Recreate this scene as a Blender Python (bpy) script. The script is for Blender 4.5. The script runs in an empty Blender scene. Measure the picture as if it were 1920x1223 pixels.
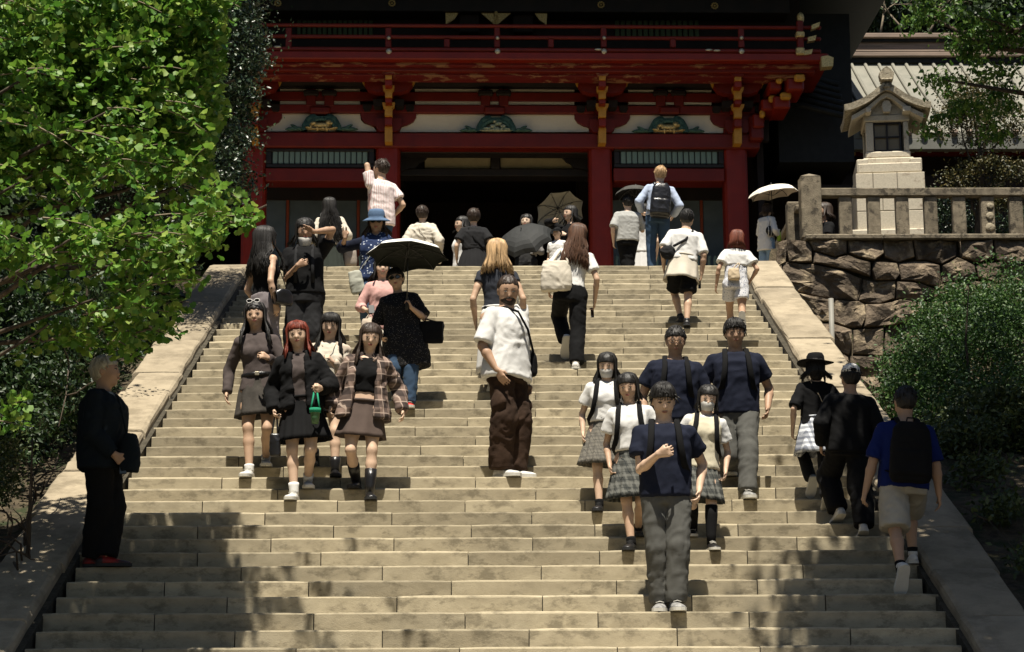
import bpy, math, random
import numpy as np
from mathutils import Vector, Matrix
random.seed(7)
rng = np.random.default_rng(7)
R_ = math.radians
scene = bpy.context.scene
COL = scene.collection

# ------------------------------------------------------------------ camera
F_PX = 3870.0
PITCH = math.atan((1400-611.5)/F_PX); YAW = -R_(0.5); ROLL = -R_(0.25)
CAM = np.array([0.0, 0.0, 1.6])
fw = np.array([-math.sin(YAW)*math.cos(PITCH), math.cos(YAW)*math.cos(PITCH), math.sin(PITCH)])
r0 = np.array([math.cos(YAW), math.sin(YAW), 0.0]); u0 = np.cross(r0, fw)
rt = r0*math.cos(ROLL)+u0*math.sin(ROLL); up = np.cross(rt, fw)
cam_data = bpy.data.cameras.new('camera'); cam = bpy.data.objects.new('camera', cam_data)
COL.objects.link(cam); scene.camera = cam
cam_data.sensor_width = 36.0; cam_data.lens = F_PX/1920*36.0
cam_data.clip_start = 0.1; cam_data.clip_end = 600.0
cam.matrix_world = Matrix(((rt[0], up[0], -fw[0], CAM[0]), (rt[1], up[1], -fw[1], CAM[1]),
                           (rt[2], up[2], -fw[2], CAM[2]), (0, 0, 0, 1)))
def ray(x, y): return fw + rt*(x-960)/F_PX - up*(y-611.5)/F_PX
def at(x, y, Y):
    """world point seen at photo position (x, y) at distance Y"""
    d = ray(x, y); return CAM + d*(Y-CAM[1])/d[1]
def proj(p):
    d = np.array(p, float)-CAM; s = d@fw
    return 960+F_PX*(d@rt)/s, 611.5-F_PX*(d@up)/s

# ------------------------------------------------------------------ sky, sun, exposure
SUN_EL = R_(71.5); SUN_AZ_OFF = R_(-3)     # sun high behind the camera
w = bpy.data.worlds.new('World'); scene.world = w; w.use_nodes = True
wn = w.node_tree; bg = wn.nodes['Background']
sky = wn.nodes.new('ShaderNodeTexSky'); sky.sky_type = 'NISHITA'; sky.sun_disc = False
sky.sun_elevation = SUN_EL; sky.sun_rotation = R_(180)+SUN_AZ_OFF
wn.links.new(sky.outputs[0], bg.inputs[0]); bg.inputs[1].default_value = 0.05
sd = bpy.data.lights.new('sun', 'SUN'); sd.energy = 5.0; sd.angle = R_(0.5); sd.color = (1.0, 0.935, 0.815)
sun = bpy.data.objects.new('sun', sd); COL.objects.link(sun)
sdir = Vector((math.sin(SUN_AZ_OFF)*math.cos(SUN_EL), -math.cos(SUN_AZ_OFF)*math.cos(SUN_EL), math.sin(SUN_EL)))
sun.rotation_euler = sdir.to_track_quat('Z', 'Y').to_euler(); sun.location = (0, -5, 30)
scene.view_settings.view_transform = 'Standard'; scene.view_settings.look = 'None'
scene.view_settings.gamma = 1.0; scene.view_settings.use_curve_mapping = False
scene.view_settings.exposure = 0.92
scene.render.engine = 'CYCLES'
scene.cycles.max_bounces = 6; scene.cycles.diffuse_bounces = 1

# ------------------------------------------------------------------ small helpers
def tag(o, label=None, cat=None, group=None, kind=None):
    if label: o['label'] = label
    if cat: o['category'] = cat
    if group: o['group'] = group
    if kind: o['kind'] = kind
    return o
def empty(name, loc=(0, 0, 0), rz=0.0, label=None, cat=None, group=None, kind=None):
    o = bpy.data.objects.new(name, None); COL.objects.link(o)
    o.empty_display_size = 0.2
    o.location = [float(v) for v in loc]; o.rotation_euler = (0, 0, rz)
    return tag(o, label, cat, group, kind)
def mesh_np(name, V, Fc, mats, smooth=False):
    """V (n,3) array; Fc (m,3|4) array or list of lists"""
    me = bpy.data.meshes.new(name)
    if isinstance(Fc, np.ndarray) and len(Fc):
        n = Fc.shape[1]; m = len(Fc)
        me.vertices.add(len(V)); me.vertices.foreach_set('co', np.asarray(V, np.float32).ravel())
        me.loops.add(m*n); me.loops.foreach_set('vertex_index', Fc.astype(np.int32).ravel())
        me.polygons.add(m); me.polygons.foreach_set('loop_start', np.arange(0, m*n, n, dtype=np.int32))
        me.polygons.foreach_set('loop_total', np.full(m, n, np.int32))
        if smooth: me.polygons.foreach_set('use_smooth', np.ones(m, bool))
        me.update(calc_edges=True)
    else:
        me.from_pydata([tuple(map(float, v)) for v in V], [], [tuple(map(int, f)) for f in Fc])
        if smooth:
            for p in me.polygons: p.use_smooth = True
    for mt in (mats if isinstance(mats, (list, tuple)) else [mats]): me.materials.append(mt)
    return me
def link(name, me, parent=None, label=None, cat=None, group=None, kind=None):
    o = bpy.data.objects.new(name, me); COL.objects.link(o)
    if parent is not None: o.parent = parent
    return tag(o, label, cat, group, kind)

def vnoise(P, seed=0):
    """smooth value noise in [-1,1], vectorised"""
    P = np.asarray(P, float)+seed*17.31
    i = np.floor(P).astype(np.int64); f = P-i; f = f*f*(3-2*f)
    def h(a, b, c):
        n = (a*374761393+b*668265263+c*2147483647+seed*974711) & 0xffffffff
        n = ((n ^ (n >> 13))*1274126177) & 0xffffffff
        return ((n ^ (n >> 16)) & 0xffff)/32767.5-1
    x, y, z = i[..., 0], i[..., 1], i[..., 2]; fx, fy, fz = f[..., 0], f[..., 1], f[..., 2]
    c00 = h(x, y, z)*(1-fx)+h(x+1, y, z)*fx; c10 = h(x, y+1, z)*(1-fx)+h(x+1, y+1, z)*fx
    c01 = h(x, y, z+1)*(1-fx)+h(x+1, y, z+1)*fx; c11 = h(x, y+1, z+1)*(1-fx)+h(x+1, y+1, z+1)*fx
    return (c00*(1-fy)+c10*fy)*(1-fz)+(c01*(1-fy)+c11*fy)*fz

def rotz(a): c, s = math.cos(a), math.sin(a); return np.array([[c, -s, 0], [s, c, 0], [0, 0, 1.0]])
def rotx(a): c, s = math.cos(a), math.sin(a); return np.array([[1.0, 0, 0], [0, c, -s], [0, s, c]])
def roty(a): c, s = math.cos(a), math.sin(a); return np.array([[c, 0, s], [0, 1.0, 0], [-s, 0, c]])
def unit(v): v = np.asarray(v, float); return v/max(np.linalg.norm(v), 1e-9)

class MB:
    def __init__(s): s.v = []; s.f = []; s.mi = []; s.cur = 0
    def add(s, V, Fc):
        n = len(s.v); s.v += [tuple(map(float, p)) for p in V]
        for f in Fc: s.f.append([int(i)+n for i in f]); s.mi.append(s.cur)
        return s
    def box(s, a, b, bev=0.0, M=None):
        x0, y0, z0 = a; x1, y1, z1 = b
        if bev <= 0:
            V = [(x0, y0, z0), (x1, y0, z0), (x1, y1, z0), (x0, y1, z0), (x0, y0, z1), (x1, y0, z1), (x1, y1, z1), (x0, y1, z1)]
            Fc = [(0, 3, 2, 1), (4, 5, 6, 7), (0, 1, 5, 4), (1, 2, 6, 5), (2, 3, 7, 6), (3, 0, 4, 7)]
        else:
            # chamfer all edges: 24 verts
            e = min(bev, (x1-x0)/2.2, (y1-y0)/2.2, (z1-z0)/2.2); V = []; idx = {}
            for i, (X, sx) in enumerate(((x0, 1), (x1, -1))):
                for j, (Y, sy) in enumerate(((y0, 1), (y1, -1))):
                    for k, (Z, sz) in enumerate(((z0, 1), (z1, -1))):
                        idx[i, j, k] = len(V)
                        V += [(X, Y+sy*e, Z+sz*e), (X+sx*e, Y, Z+sz*e), (X+sx*e, Y+sy*e, Z)]
            Fc = []
            g = lambda i, j, k, a: idx[i, j, k]+a
            Fc += [(g(0, 0, 0, 0), g(0, 0, 1, 0), g(0, 1, 1, 0), g(0, 1, 0, 0)), (g(1, 0, 0, 0), g(1, 1, 0, 0), g(1, 1, 1, 0), g(1, 0, 1, 0))]
            Fc += [(g(0, 0, 0, 1), g(1, 0, 0, 1), g(1, 0, 1, 1), g(0, 0, 1, 1)), (g(0, 1, 0, 1), g(0, 1, 1, 1), g(1, 1, 1, 1), g(1, 1, 0, 1))]
            Fc += [(g(0, 0, 0, 2), g(0, 1, 0, 2), g(1, 1, 0, 2), g(1, 0, 0, 2)), (g(0, 0, 1, 2), g(1, 0, 1, 2), g(1, 1, 1, 2), g(0, 1, 1, 2))]
            for i in (0, 1):
                for j in (0, 1): 
                    Fc.append((g(i, j, 0, 0), g(i, j, 0, 1), g(i, j, 1, 1), g(i, j, 1, 0)) if (i+j) % 2 == 0 else (g(i, j, 0, 1), g(i, j, 0, 0), g(i, j, 1, 0), g(i, j, 1, 1)))
            for i in (0, 1):
                for k in (0, 1):
                    Fc.append((g(i, 0, k, 2), g(i, 0, k, 0), g(i, 1, k, 0), g(i, 1, k, 2)) if (i+k) % 2 == 0 else (g(i, 0, k, 0), g(i, 0, k, 2), g(i, 1, k, 2), g(i, 1, k, 0)))
            for j in (0, 1):
                for k in (0, 1):
                    Fc.append((g(0, j, k, 1), g(0, j, k, 2), g(1, j, k, 2), g(1, j, k, 1)) if (j+k) % 2 == 0 else (g(0, j, k, 2), g(0, j, k, 1), g(1, j, k, 1), g(1, j, k, 2)))
            for i in (0, 1):
                for j in (0, 1):
                    for k in (0, 1):
                        t = (g(i, j, k, 0), g(i, j, k, 1), g(i, j, k, 2)); Fc.append(t if (i+j+k) % 2 else t[::-1])
        if M is not None: V = [tuple(np.asarray(M[:3, :3])@np.array(p)+np.asarray(M[:3, 3])) for p in V]
        return s.add(V, Fc)
    def tube(s, pts, rad, n=8, caps=True, ell=1.0, ref=None):
        pts = [np.array(p, float) for p in pts]; m = len(pts)
        if not hasattr(rad, '__len__'): rad = [rad]*m
        V = []; prev = None
        for i, p in enumerate(pts):
            t = unit(pts[min(i+1, m-1)]-pts[max(i-1, 0)])
            if prev is None:
                a = np.array(ref if ref is not None else ((0, 0, 1) if abs(t[2]) < .9 else (1, 0, 0)), float)
            else: a = prev
            a = unit(a-t*(a@t)); b = np.cross(t, a); prev = a
            for k in range(n):
                an = 2*math.pi*k/n; V.append(p+a*math.cos(an)*rad[i]+b*math.sin(an)*rad[i]*ell)
        Fc = []
        for i in range(m-1):
            for k in range(n):
                Fc.append((i*n+k, i*n+(k+1) % n, (i+1)*n+(k+1) % n, (i+1)*n+k))
        if caps: Fc += [tuple(range(n))[::-1], tuple((m-1)*n+k for k in range(n))]
        return s.add(V, Fc)
    def loft(s, rings, caps=(True, True)):
        n = len(rings[0]); V = [p for r in rings for p in r]; Fc = []
        for i in range(len(rings)-1):
            for k in range(n): Fc.append((i*n+k, i*n+(k+1) % n, (i+1)*n+(k+1) % n, (i+1)*n+k))
        if caps[0]: Fc.append(tuple(range(n))[::-1])
        if caps[1]: Fc.append(tuple((len(rings)-1)*n+k for k in range(n)))
        return s.add(V, Fc)
    def prism(s, poly, y0, y1):
        """poly in (x,z), extruded in y from y0 (front) to y1"""
        n = len(poly); V = [(p[0], y0, p[1]) for p in poly]+[(p[0], y1, p[1]) for p in poly]
        Fc = [tuple(range(n)), tuple(range(n, 2*n))[::-1]]+[(i, i+n, (i+1) % n+n, (i+1) % n) for i in range(n)]
        return s.add(V, Fc)
    def ellipsoid(s, c, r, nu=12, nv=8, M=None):
        V = []; Fc = []
        for j in range(nv+1):
            th = math.pi*j/nv
            for i in range(nu):
                ph = 2*math.pi*i/nu; q = np.array([r[0]*math.sin(th)*math.cos(ph), r[1]*math.sin(th)*math.sin(ph), r[2]*math.cos(th)])
                if M is not None: q = M@q
                V.append(q+np.array(c))
        for j in range(nv):
            for i in range(nu): Fc.append((j*nu+i, (j+1)*nu+i, (j+1)*nu+(i+1) % nu, j*nu+(i+1) % nu))
        return s.add(V, Fc)
    def xf(s, M, t=(0, 0, 0)):
        M = np.asarray(M); s.v = [tuple(M@np.array(p)+np.array(t)) for p in s.v]; return s
    def mesh(s, name, mats, smooth=False):
        me = mesh_np(name, s.v, s.f, mats, smooth)
        if any(s.mi): me.polygons.foreach_set('material_index', np.array(s.mi, np.int32))
        return me
    def build(s, name, mats, parent=None, smooth=False, **kw):
        return link(name, s.mesh(name, mats, smooth), parent, **kw)

# ------------------------------------------------------------------ materials
def _n(nt, typ, **kw):
    n = nt.nodes.new(typ)
    for k, v in kw.items(): setattr(n, k, v)
    return n
_mc = {}
def mat(name, c1, c2=None, rough=0.85, scale=4.0, detail=6.0, bump=0.0, bscale=30.0, metal=0.0, spec=0.3,
        c3=None, s3=1.2, t3=(0.52, 0.62), coord='Object', stretch=(1, 1, 1), rand=0.0, sheen=0.0, transl=0.0, contrast=(0.35, 0.65), bdist=0.02):
    """procedural surface: two tones mixed by noise, optional third tone in patches, bump, per-object value shift"""
    if name in _mc: return _mc[name]
    m = bpy.data.materials.new(name); m.use_nodes = True; nt = m.node_tree; P = nt.nodes['Principled BSDF']
    P.inputs['Roughness'].default_value = rough; P.inputs['Metallic'].default_value = metal
    P.inputs['Specular IOR Level'].default_value = spec
    tc = _n(nt, 'ShaderNodeTexCoord'); mp = _n(nt, 'ShaderNodeMapping'); mp.inputs['Scale'].default_value = stretch
    nt.links.new(tc.outputs[coord], mp.inputs[0]); vec = mp.outputs[0]
    if rand:
        oi = _n(nt, 'ShaderNodeObjectInfo'); ad = _n(nt, 'ShaderNodeVectorMath', operation='ADD')
        ms = _n(nt, 'ShaderNodeMath', operation='MULTIPLY'); ms.inputs[1].default_value = 37.0
        nt.links.new(oi.outputs['Random'], ms.inputs[0]); nt.links.new(vec, ad.inputs[0]); nt.links.new(ms.outputs[0], ad.inputs[1]); vec = ad.outputs[0]
    col = None
    if c2 is None: c2 = tuple(x*0.8 for x in c1)
    nz = _n(nt, 'ShaderNodeTexNoise'); nz.inputs['Scale'].default_value = scale; nz.inputs['Detail'].default_value = detail
    nz.inputs['Roughness'].default_value = 0.62
    nt.links.new(vec, nz.inputs['Vector'])
    cr = _n(nt, 'ShaderNodeValToRGB'); e = cr.color_ramp.elements
    e[0].position = contrast[0]; e[0].color = (*c1, 1); e[1].position = contrast[1]; e[1].color = (*c2, 1)
    nt.links.new(nz.outputs[0], cr.inputs[0]); col = cr.outputs[0]
    if c3 is not None:
        n3 = _n(nt, 'ShaderNodeTexNoise'); n3.inputs['Scale'].default_value = s3; n3.inputs['Detail'].default_value = 8; n3.inputs['Roughness'].default_value = .7
        nt.links.new(vec, n3.inputs['Vector'])
        r3 = _n(nt, 'ShaderNodeMapRange'); r3.inputs[1].default_value = t3[0]; r3.inputs[2].default_value = t3[1]
        nt.links.new(n3.outputs[0], r3.inputs[0])
        mx = _n(nt, 'ShaderNodeMix', data_type='RGBA'); nt.links.new(r3.outputs[0], mx.inputs[0])
        nt.links.new(col, mx.inputs[6]); mx.inputs[7].default_value = (*c3, 1); col = mx.outputs[2]
    if rand:
        hs = _n(nt, 'ShaderNodeHueSaturation'); mr = _n(nt, 'ShaderNodeMapRange')
        mr.inputs[3].default_value = 1-rand; mr.inputs[4].default_value = 1+rand
        nt.links.new(oi.outputs['Random'], mr.inputs[0]); nt.links.new(mr.outputs[0], hs.inputs['Value'])
        nt.links.new(col, hs.inputs['Color']); col = hs.outputs[0]
    nt.links.new(col, P.inputs['Base Color'])
    if bump:
        nb = _n(nt, 'ShaderNodeTexNoise'); nb.inputs['Scale'].default_value = bscale; nb.inputs['Detail'].default_value = 8
        nb.inputs['Roughness'].default_value = .65
        nt.links.new(vec, nb.inputs['Vector'])
        bp = _n(nt, 'ShaderNodeBump'); bp.inputs['Strength'].default_value = bump; bp.inputs['Distance'].default_value = bdist
        nt.links.new(nb.outputs[0], bp.inputs['Height']); nt.links.new(bp.outputs[0], P.inputs['Normal'])
    if transl:
        tr = _n(nt, 'ShaderNodeBsdfTranslucent'); nt.links.new(col, tr.inputs[0]); mxs = _n(nt, 'ShaderNodeMixShader'); mxs.inputs[0].default_value = transl
        out = nt.nodes['Material Output']; nt.links.new(P.outputs[0], mxs.inputs[1]); nt.links.new(tr.outputs[0], mxs.inputs[2]); nt.links.new(mxs.outputs[0], out.inputs[0])
    _mc[name] = m
    return m
def leafmat(name, c1, c2, c3, transl=0.35, rough=0.5, spec=0.4, scale=2.5):
    m = bpy.data.materials.new(name); m.use_nodes = True; nt = m.node_tree; P = nt.nodes['Principled BSDF']
    P.inputs['Roughness'].default_value = rough; P.inputs['Specular IOR Level'].default_value = spec
    g = _n(nt, 'ShaderNodeNewGeometry'); cr = _n(nt, 'ShaderNodeValToRGB'); e = cr.color_ramp.elements
    e[0].position = 0; e[0].color = (*c1, 1); e[1].position = 1; e[1].color = (*c3, 1); k = e.new(0.55); k.color = (*c2, 1)
    nt.links.new(g.outputs['Random Per Island'], cr.inputs[0])
    nt.links.new(cr.outputs[0], P.inputs['Base Color'])
    tr = _n(nt, 'ShaderNodeBsdfTranslucent'); nt.links.new(cr.outputs[0], tr.inputs[0])
    mx = _n(nt, 'ShaderNodeMixShader'); mx.inputs[0].default_value = transl
    nt.links.new(P.outputs[0], mx.inputs[1]); nt.links.new(tr.outputs[0], mx.inputs[2]); nt.links.new(mx.outputs[0], nt.nodes['Material Output'].inputs[0])
    return m

M_step = mat('step_stone', (0.350, 0.300, 0.205), (0.272, 0.232, 0.156), rough=.9, scale=7, detail=12, bump=.30, bscale=90, c3=(0.180, 0.153, 0.102), s3=5.0, t3=(.50, .62), rand=.22, stretch=(1, 1, 1.8), bdist=.012)
M_ramp = mat('ramp_stone', (0.31, 0.258, 0.18), (0.235, 0.195, 0.135), rough=.95, scale=5, detail=12, bump=.5, bscale=45, c3=(0.18, 0.148, 0.10), s3=2.6, t3=(.48, .64), rand=.12)
M_wall = mat('rubble_stone', (0.17, 0.13, 0.09), (0.065, 0.05, 0.036), rough=.95, scale=4.5, detail=12, bump=1.0, bscale=14, c3=(0.36, 0.285, 0.185), s3=3.0, t3=(.52, .66), rand=.3, bdist=.05)
M_joint = mat('joint_mortar', (0.07, 0.06, 0.042), (0.035, 0.03, 0.02), rough=1, scale=14, bump=1, bscale=30)
M_fence = mat('weathered_fence_stone', (0.24, 0.20, 0.14), (0.12, 0.10, 0.07), rough=.95, scale=9, detail=12, bump=.7, bscale=60, c3=(0.06, 0.05, 0.036), s3=6, t3=(.53, .61), rand=.15)
M_lant = mat('pale_granite', (0.52, 0.46, 0.35), (0.42, 0.37, 0.28), rough=.9, scale=40, detail=10, bump=.35, bscale=80, c3=(0.24, 0.185, 0.135), s3=4.5, t3=(.58, .68))
M_lroof = mat('lichen_granite', (0.40, 0.345, 0.25), (0.20, 0.17, 0.115), rough=.95, scale=26, detail=10, bump=.7, bscale=60, c3=(0.09, 0.075, 0.05), s3=7, t3=(.54, .64))
M_soil = mat('leaf_litter_soil', (0.035, 0.027, 0.017), (0.11, 0.085, 0.052), rough=1, scale=9, detail=12, bump=1, bscale=18, c3=(0.025, 0.035, 0.012), s3=4.3, t3=(.50, .62), bdist=.05)
M_pave = mat('landing_stone', (0.32, 0.27, 0.19), (0.24, 0.2, 0.14), rough=.9, scale=3, bump=.3)
M_red = mat('vermilion_lacquer', (0.150, 0.0090, 0.0016), (0.105, 0.0065, 0.0014), rough=.55, scale=2.2, detail=8, c3=(0.08, 0.004, 0.003), s3=1.4, t3=(.55, .75), bump=.15, bscale=12)
M_redb = mat('bright_vermilion', (0.20, 0.0115, 0.0018), (0.145, 0.0085, 0.0016), rough=.5, scale=2.2, bump=.12, bscale=12)
M_redp = mat('peeling_lacquer', (0.14, 0.007, 0.004), (0.10, 0.005, 0.004), rough=.7, scale=2.0, c3=(0.26, 0.12, 0.055), s3=2.2, t3=(.53, .56), stretch=(1, 1, 5), bump=.3, bscale=12)
M_gold = mat('yellow_ochre_paint', (0.52, 0.25, 0.03), (0.41, 0.19, 0.022), rough=.5, scale=8, bump=.1)
M_brass = mat('gilded_brass', (0.75, 0.58, 0.26), (0.42, 0.30, 0.12), rough=.35, metal=.6, scale=40, detail=4, bump=.8, bscale=60)
M_silv = mat('pale_metal_boss', (0.62, 0.56, 0.42), (0.25, 0.22, 0.17), rough=.35, metal=.5, scale=50, bump=.4)
M_plast = mat('white_plaster', (0.76, 0.66, 0.50), (0.66, 0.57, 0.43), rough=.9, scale=1.6, detail=8, bump=.1)
M_teal = mat('verdigris_slat', (0.17, 0.235, 0.195), (0.115, 0.17, 0.14), rough=.8, scale=9, detail=6, bump=.2, stretch=(1, 1, .3))
M_tealc = mat('verdigris_carving', (0.075, 0.15, 0.115), (0.03, 0.07, 0.055), rough=.6, scale=22, bump=.6)
M_black = mat('black_lacquer', (0.012, 0.010, 0.009), (0.02, 0.015, 0.012), rough=.6)
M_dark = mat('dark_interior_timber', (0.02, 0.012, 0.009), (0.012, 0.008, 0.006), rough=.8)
M_olive = mat('aged_plaster', (0.36, 0.30, 0.17), (0.29, 0.24, 0.14), rough=.95)
M_board = mat('slate_blue_board', (0.105, 0.13, 0.14), (0.08, 0.10, 0.105), rough=.8, scale=3, detail=6)
M_orange = mat('orange_strip', (0.25, 0.05, 0.018), rough=.7)
M_copper = mat('weathered_copper', (0.20, 0.19, 0.155), (0.15, 0.147, 0.12), rough=.75, scale=3, detail=9, c3=(0.20, 0.2, 0.16), s3=1.1, t3=(.55, .7), bump=.15)
M_ridge = mat('ridge_timber', (0.30, 0.22, 0.17), (0.18, 0.14, 0.11), rough=.8, scale=4, stretch=(.3, 1, 3))
M_tile = mat('dark_roof_tile', (0.012, 0.013, 0.013), (0.007, 0.008, 0.008), rough=.7, scale=8)
M_bark = mat('bark', (0.085, 0.065, 0.045), (0.04, 0.03, 0.022), rough=1, scale=18, bump=1, bscale=20, stretch=(1, 1, .3))
M_twig = mat('pale_twig', (0.22, 0.18, 0.12), (0.14, 0.11, 0.08), rough=1, scale=18)
M_ginkgo = leafmat('ginkgo_leaf', (0.050, 0.145, 0.016), (0.115, 0.235, 0.026), (0.25, 0.34, 0.06), transl=.40)
M_ever = leafmat('evergreen_leaf', (0.0107, 0.025, 0.0083), (0.0208, 0.0446, 0.0143), (0.0506, 0.0774, 0.0357), transl=.12, rough=.4, spec=.5)
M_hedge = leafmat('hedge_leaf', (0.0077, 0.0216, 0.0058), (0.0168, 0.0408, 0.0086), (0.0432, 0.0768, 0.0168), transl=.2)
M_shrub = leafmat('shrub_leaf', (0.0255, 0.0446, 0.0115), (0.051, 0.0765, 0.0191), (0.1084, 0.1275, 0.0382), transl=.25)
M_hedge2 = leafmat('bush_leaf', (0.016, 0.045, 0.010), (0.035, 0.085, 0.016), (0.085, 0.15, 0.03), transl=.25)
M_maple = leafmat('zelkova_leaf', (0.035, 0.095, 0.014), (0.075, 0.165, 0.024), (0.16, 0.25, 0.05), transl=.42)
M_brown = leafmat('olive_brown_leaf', (0.032, 0.0352, 0.0115), (0.064, 0.064, 0.0192), (0.128, 0.096, 0.0288), transl=.2)
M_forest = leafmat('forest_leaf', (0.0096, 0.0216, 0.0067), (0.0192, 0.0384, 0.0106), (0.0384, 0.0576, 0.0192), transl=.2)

# ------------------------------------------------------------------ staircase geometry
yl = [499,506.3,514,522.2,531.2,541.5,551.3,561.4,572.2,582.7,593.5,604.8,615.5,626.8,638.8,651,663.6,676.9,691.6,704.7,719.1,733.8,749.2,764.9,781.5,798.2,816.4,834,853.1,872.8,893.2,915,936.6,959.3,983.4,1007.3,1032.8,1059.1,1086.9,1116.3,1146.9,1179.1,1212.8][::-1]
SW = 6.65; HALF = SW/2
SY, SZ = [], []
for yy in yl:
    wpx = 1771*(yy+245)/(1212.8+245); s_ = F_PX*SW/wpx; p = CAM+ray(930, yy)*s_
    SY.append(p[1]); SZ.append(p[2])
kk = np.arange(43)
pY = np.polyfit(kk, SY, 3); pZ = np.polyfit(SY, SZ, 1)
SYs = 0.5*np.array(SY)+0.5*np.polyval(pY, kk); SZs = np.polyval(pZ, SYs)
TREAD = 0.318; RISE = TREAD*pZ[0]
def step(k):
    """front edge (Y, Z) of step k; k may be negative (below the frame)"""
    if k < 0: return SYs[0]+k*TREAD, SZs[0]+k*RISE
    if k >= 42: return SYs[42]+(k-42)*TREAD, SZs[42]
    return SYs[k], SZs[k]
YL, ZL = SYs[42], SZs[42]          # landing edge
K0 = -int((SZs[0])/RISE)           # lowest step
def nose(Y): return float(np.polyval(pZ, min(Y, YL)))

# ground: one sheet, flat before the stairs, sloping beside them, plateau behind
def gz(X, Y):
    X = np.asarray(X, float); Y = np.asarray(Y, float)
    slope = np.polyval(pZ, Y)
    z = np.clip(slope, 0, ZL-.02)
    left = z-0.12
    right = np.where(Y < 19.5, z-.12, np.where(Y < 28.35, np.polyval(pZ, 19.5)-.12+(Y-19.5)*.03, ZL+.38))
    out = np.where(X > 3.9, right, np.where(X < -3.9, left, np.where(Y > YL+.3, ZL-.05, z-.5)))
    out = np.where(Y < 8.6, 0.0, out)
    n = vnoise(np.stack([X*.9, Y*.9, X*0], -1), 3)*.10+vnoise(np.stack([X*3, Y*3, X*0], -1), 4)*.05
    return out+np.where((np.abs(X) > 4.05) & (Y > 10), n, 0)
gx = np.unique(np.concatenate([np.linspace(-200, -16, 12), np.linspace(-16, -3.93, 50), [-3.87, 3.87], np.linspace(3.93, 16, 50), np.linspace(16, 200, 12)]))
gy = np.unique(np.concatenate([np.linspace(-60, 8.5, 8), np.linspace(8.6, 28.3, 80), [28.38], np.linspace(28.6, 60, 30), np.linspace(60, 320, 8)]))
GX, GY = np.meshgrid(gx, gy); GZ = gz(GX, GY)
V = np.stack([GX, GY, GZ], -1).reshape(-1, 3); nx = len(gx)
ii = np.arange(len(gy)-1)[:, None]*nx+np.arange(nx-1)[None]
Fq = np.stack([ii, ii+1, ii+nx+1, ii+nx], -1).reshape(-1, 4)
link('ground', mesh_np('ground', V, Fq, M_soil, True), kind='structure')
MB().box((-9, YL+.30, ZL-.4), (3.9, 40, ZL-.004)).build('landing_pavement', M_pave, kind='structure')
MB().box((-9, 3.5, -.3), (9, 8.6, .004)).build('path', M_pave, kind='structure')

# stairs: each visible block is a part
stairs = empty('stone_staircase', (0, SYs[0], SZs[0]), kind='structure')
O = np.array([0, SYs[0], SZs[0]])
lo = MB()
for k in range(K0, 0):
    Y, Z = step(k); Y2, _ = step(k+1); lo.box((-HALF, Y-O[1], -.3-O[2]), (HALF, Y2+.05-O[1], Z-O[2]-.001*(k % 2)), .01)
lo.build('lower_steps', M_step, stairs)
core = MB()
for k in range(0, 43):
    Y, Z = step(k); Y2, _ = step(k+1); core.box((-HALF+.02, Y+.06-O[1], Z-.6-O[2]), (HALF-.02, Y2+.1-O[1], Z-.03-O[2]))
core.build('stair_core', M_joint, stairs)
sr = random.Random(3)
for k in range(0, 43):
    Y, Z = step(k); Y2, Z2 = step(k+1)
    nb = 6; off = 0.5 if k % 2 else 0.0
    cuts = [-HALF-sr.uniform(-.03, .03)]
    base = np.linspace(-HALF, HALF, nb+1)[1:-1] + (.55 if k % 2 else .0)-.27
    cuts += [b+sr.uniform(-.09, .09)+.003*k for b in base]; cuts.append(HALF+sr.uniform(-.03, .03))
    for a, b in zip(cuts[:-1], cuts[1:]):
        g = .004; dz = sr.uniform(-.004, .004); dy = sr.uniform(-.006, .006)
        m = MB(); Z0 = step(k-1)[1]-.02
        cx, cz = (a+b)/2, (Z+Z0)/2
        # front edge subdivided with slight wear
        n = 7; ring = []
        xs = np.linspace(a+g, b-g, n)-cx
        prof = [(Y+dy, Z0), (Y+dy, Z-.016), (Y+dy+.006, Z-.004), (Y+dy+.018, Z+dz), (Y2+.05, Z+dz)]
        V = []
        for j, x in enumerate(xs):
            wv = sr.uniform(-.002, .002); end = .005 if j in (0, n-1) else 0
            for q, (py, pz) in enumerate(prof):
                V.append((x, py-Y+(wv+end if q in (1, 2, 3) else 0), pz-cz-((abs(wv)+end) if q in (2, 3) else 0)))
        Fc = []
        for j in range(n-1):
            for q in range(4): Fc.append((j*5+q, (j+1)*5+q, (j+1)*5+q+1, j*5+q+1))
        Fc.append(tuple(range(5))[::-1][::-1]); Fc.append(tuple((n-1)*5+q for q in range(5))[::-1])
        m.add(V, Fc); o = m.build('stair_block', M_step, stairs); o.location = (cx, Y-O[1], cz-O[2])

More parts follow.
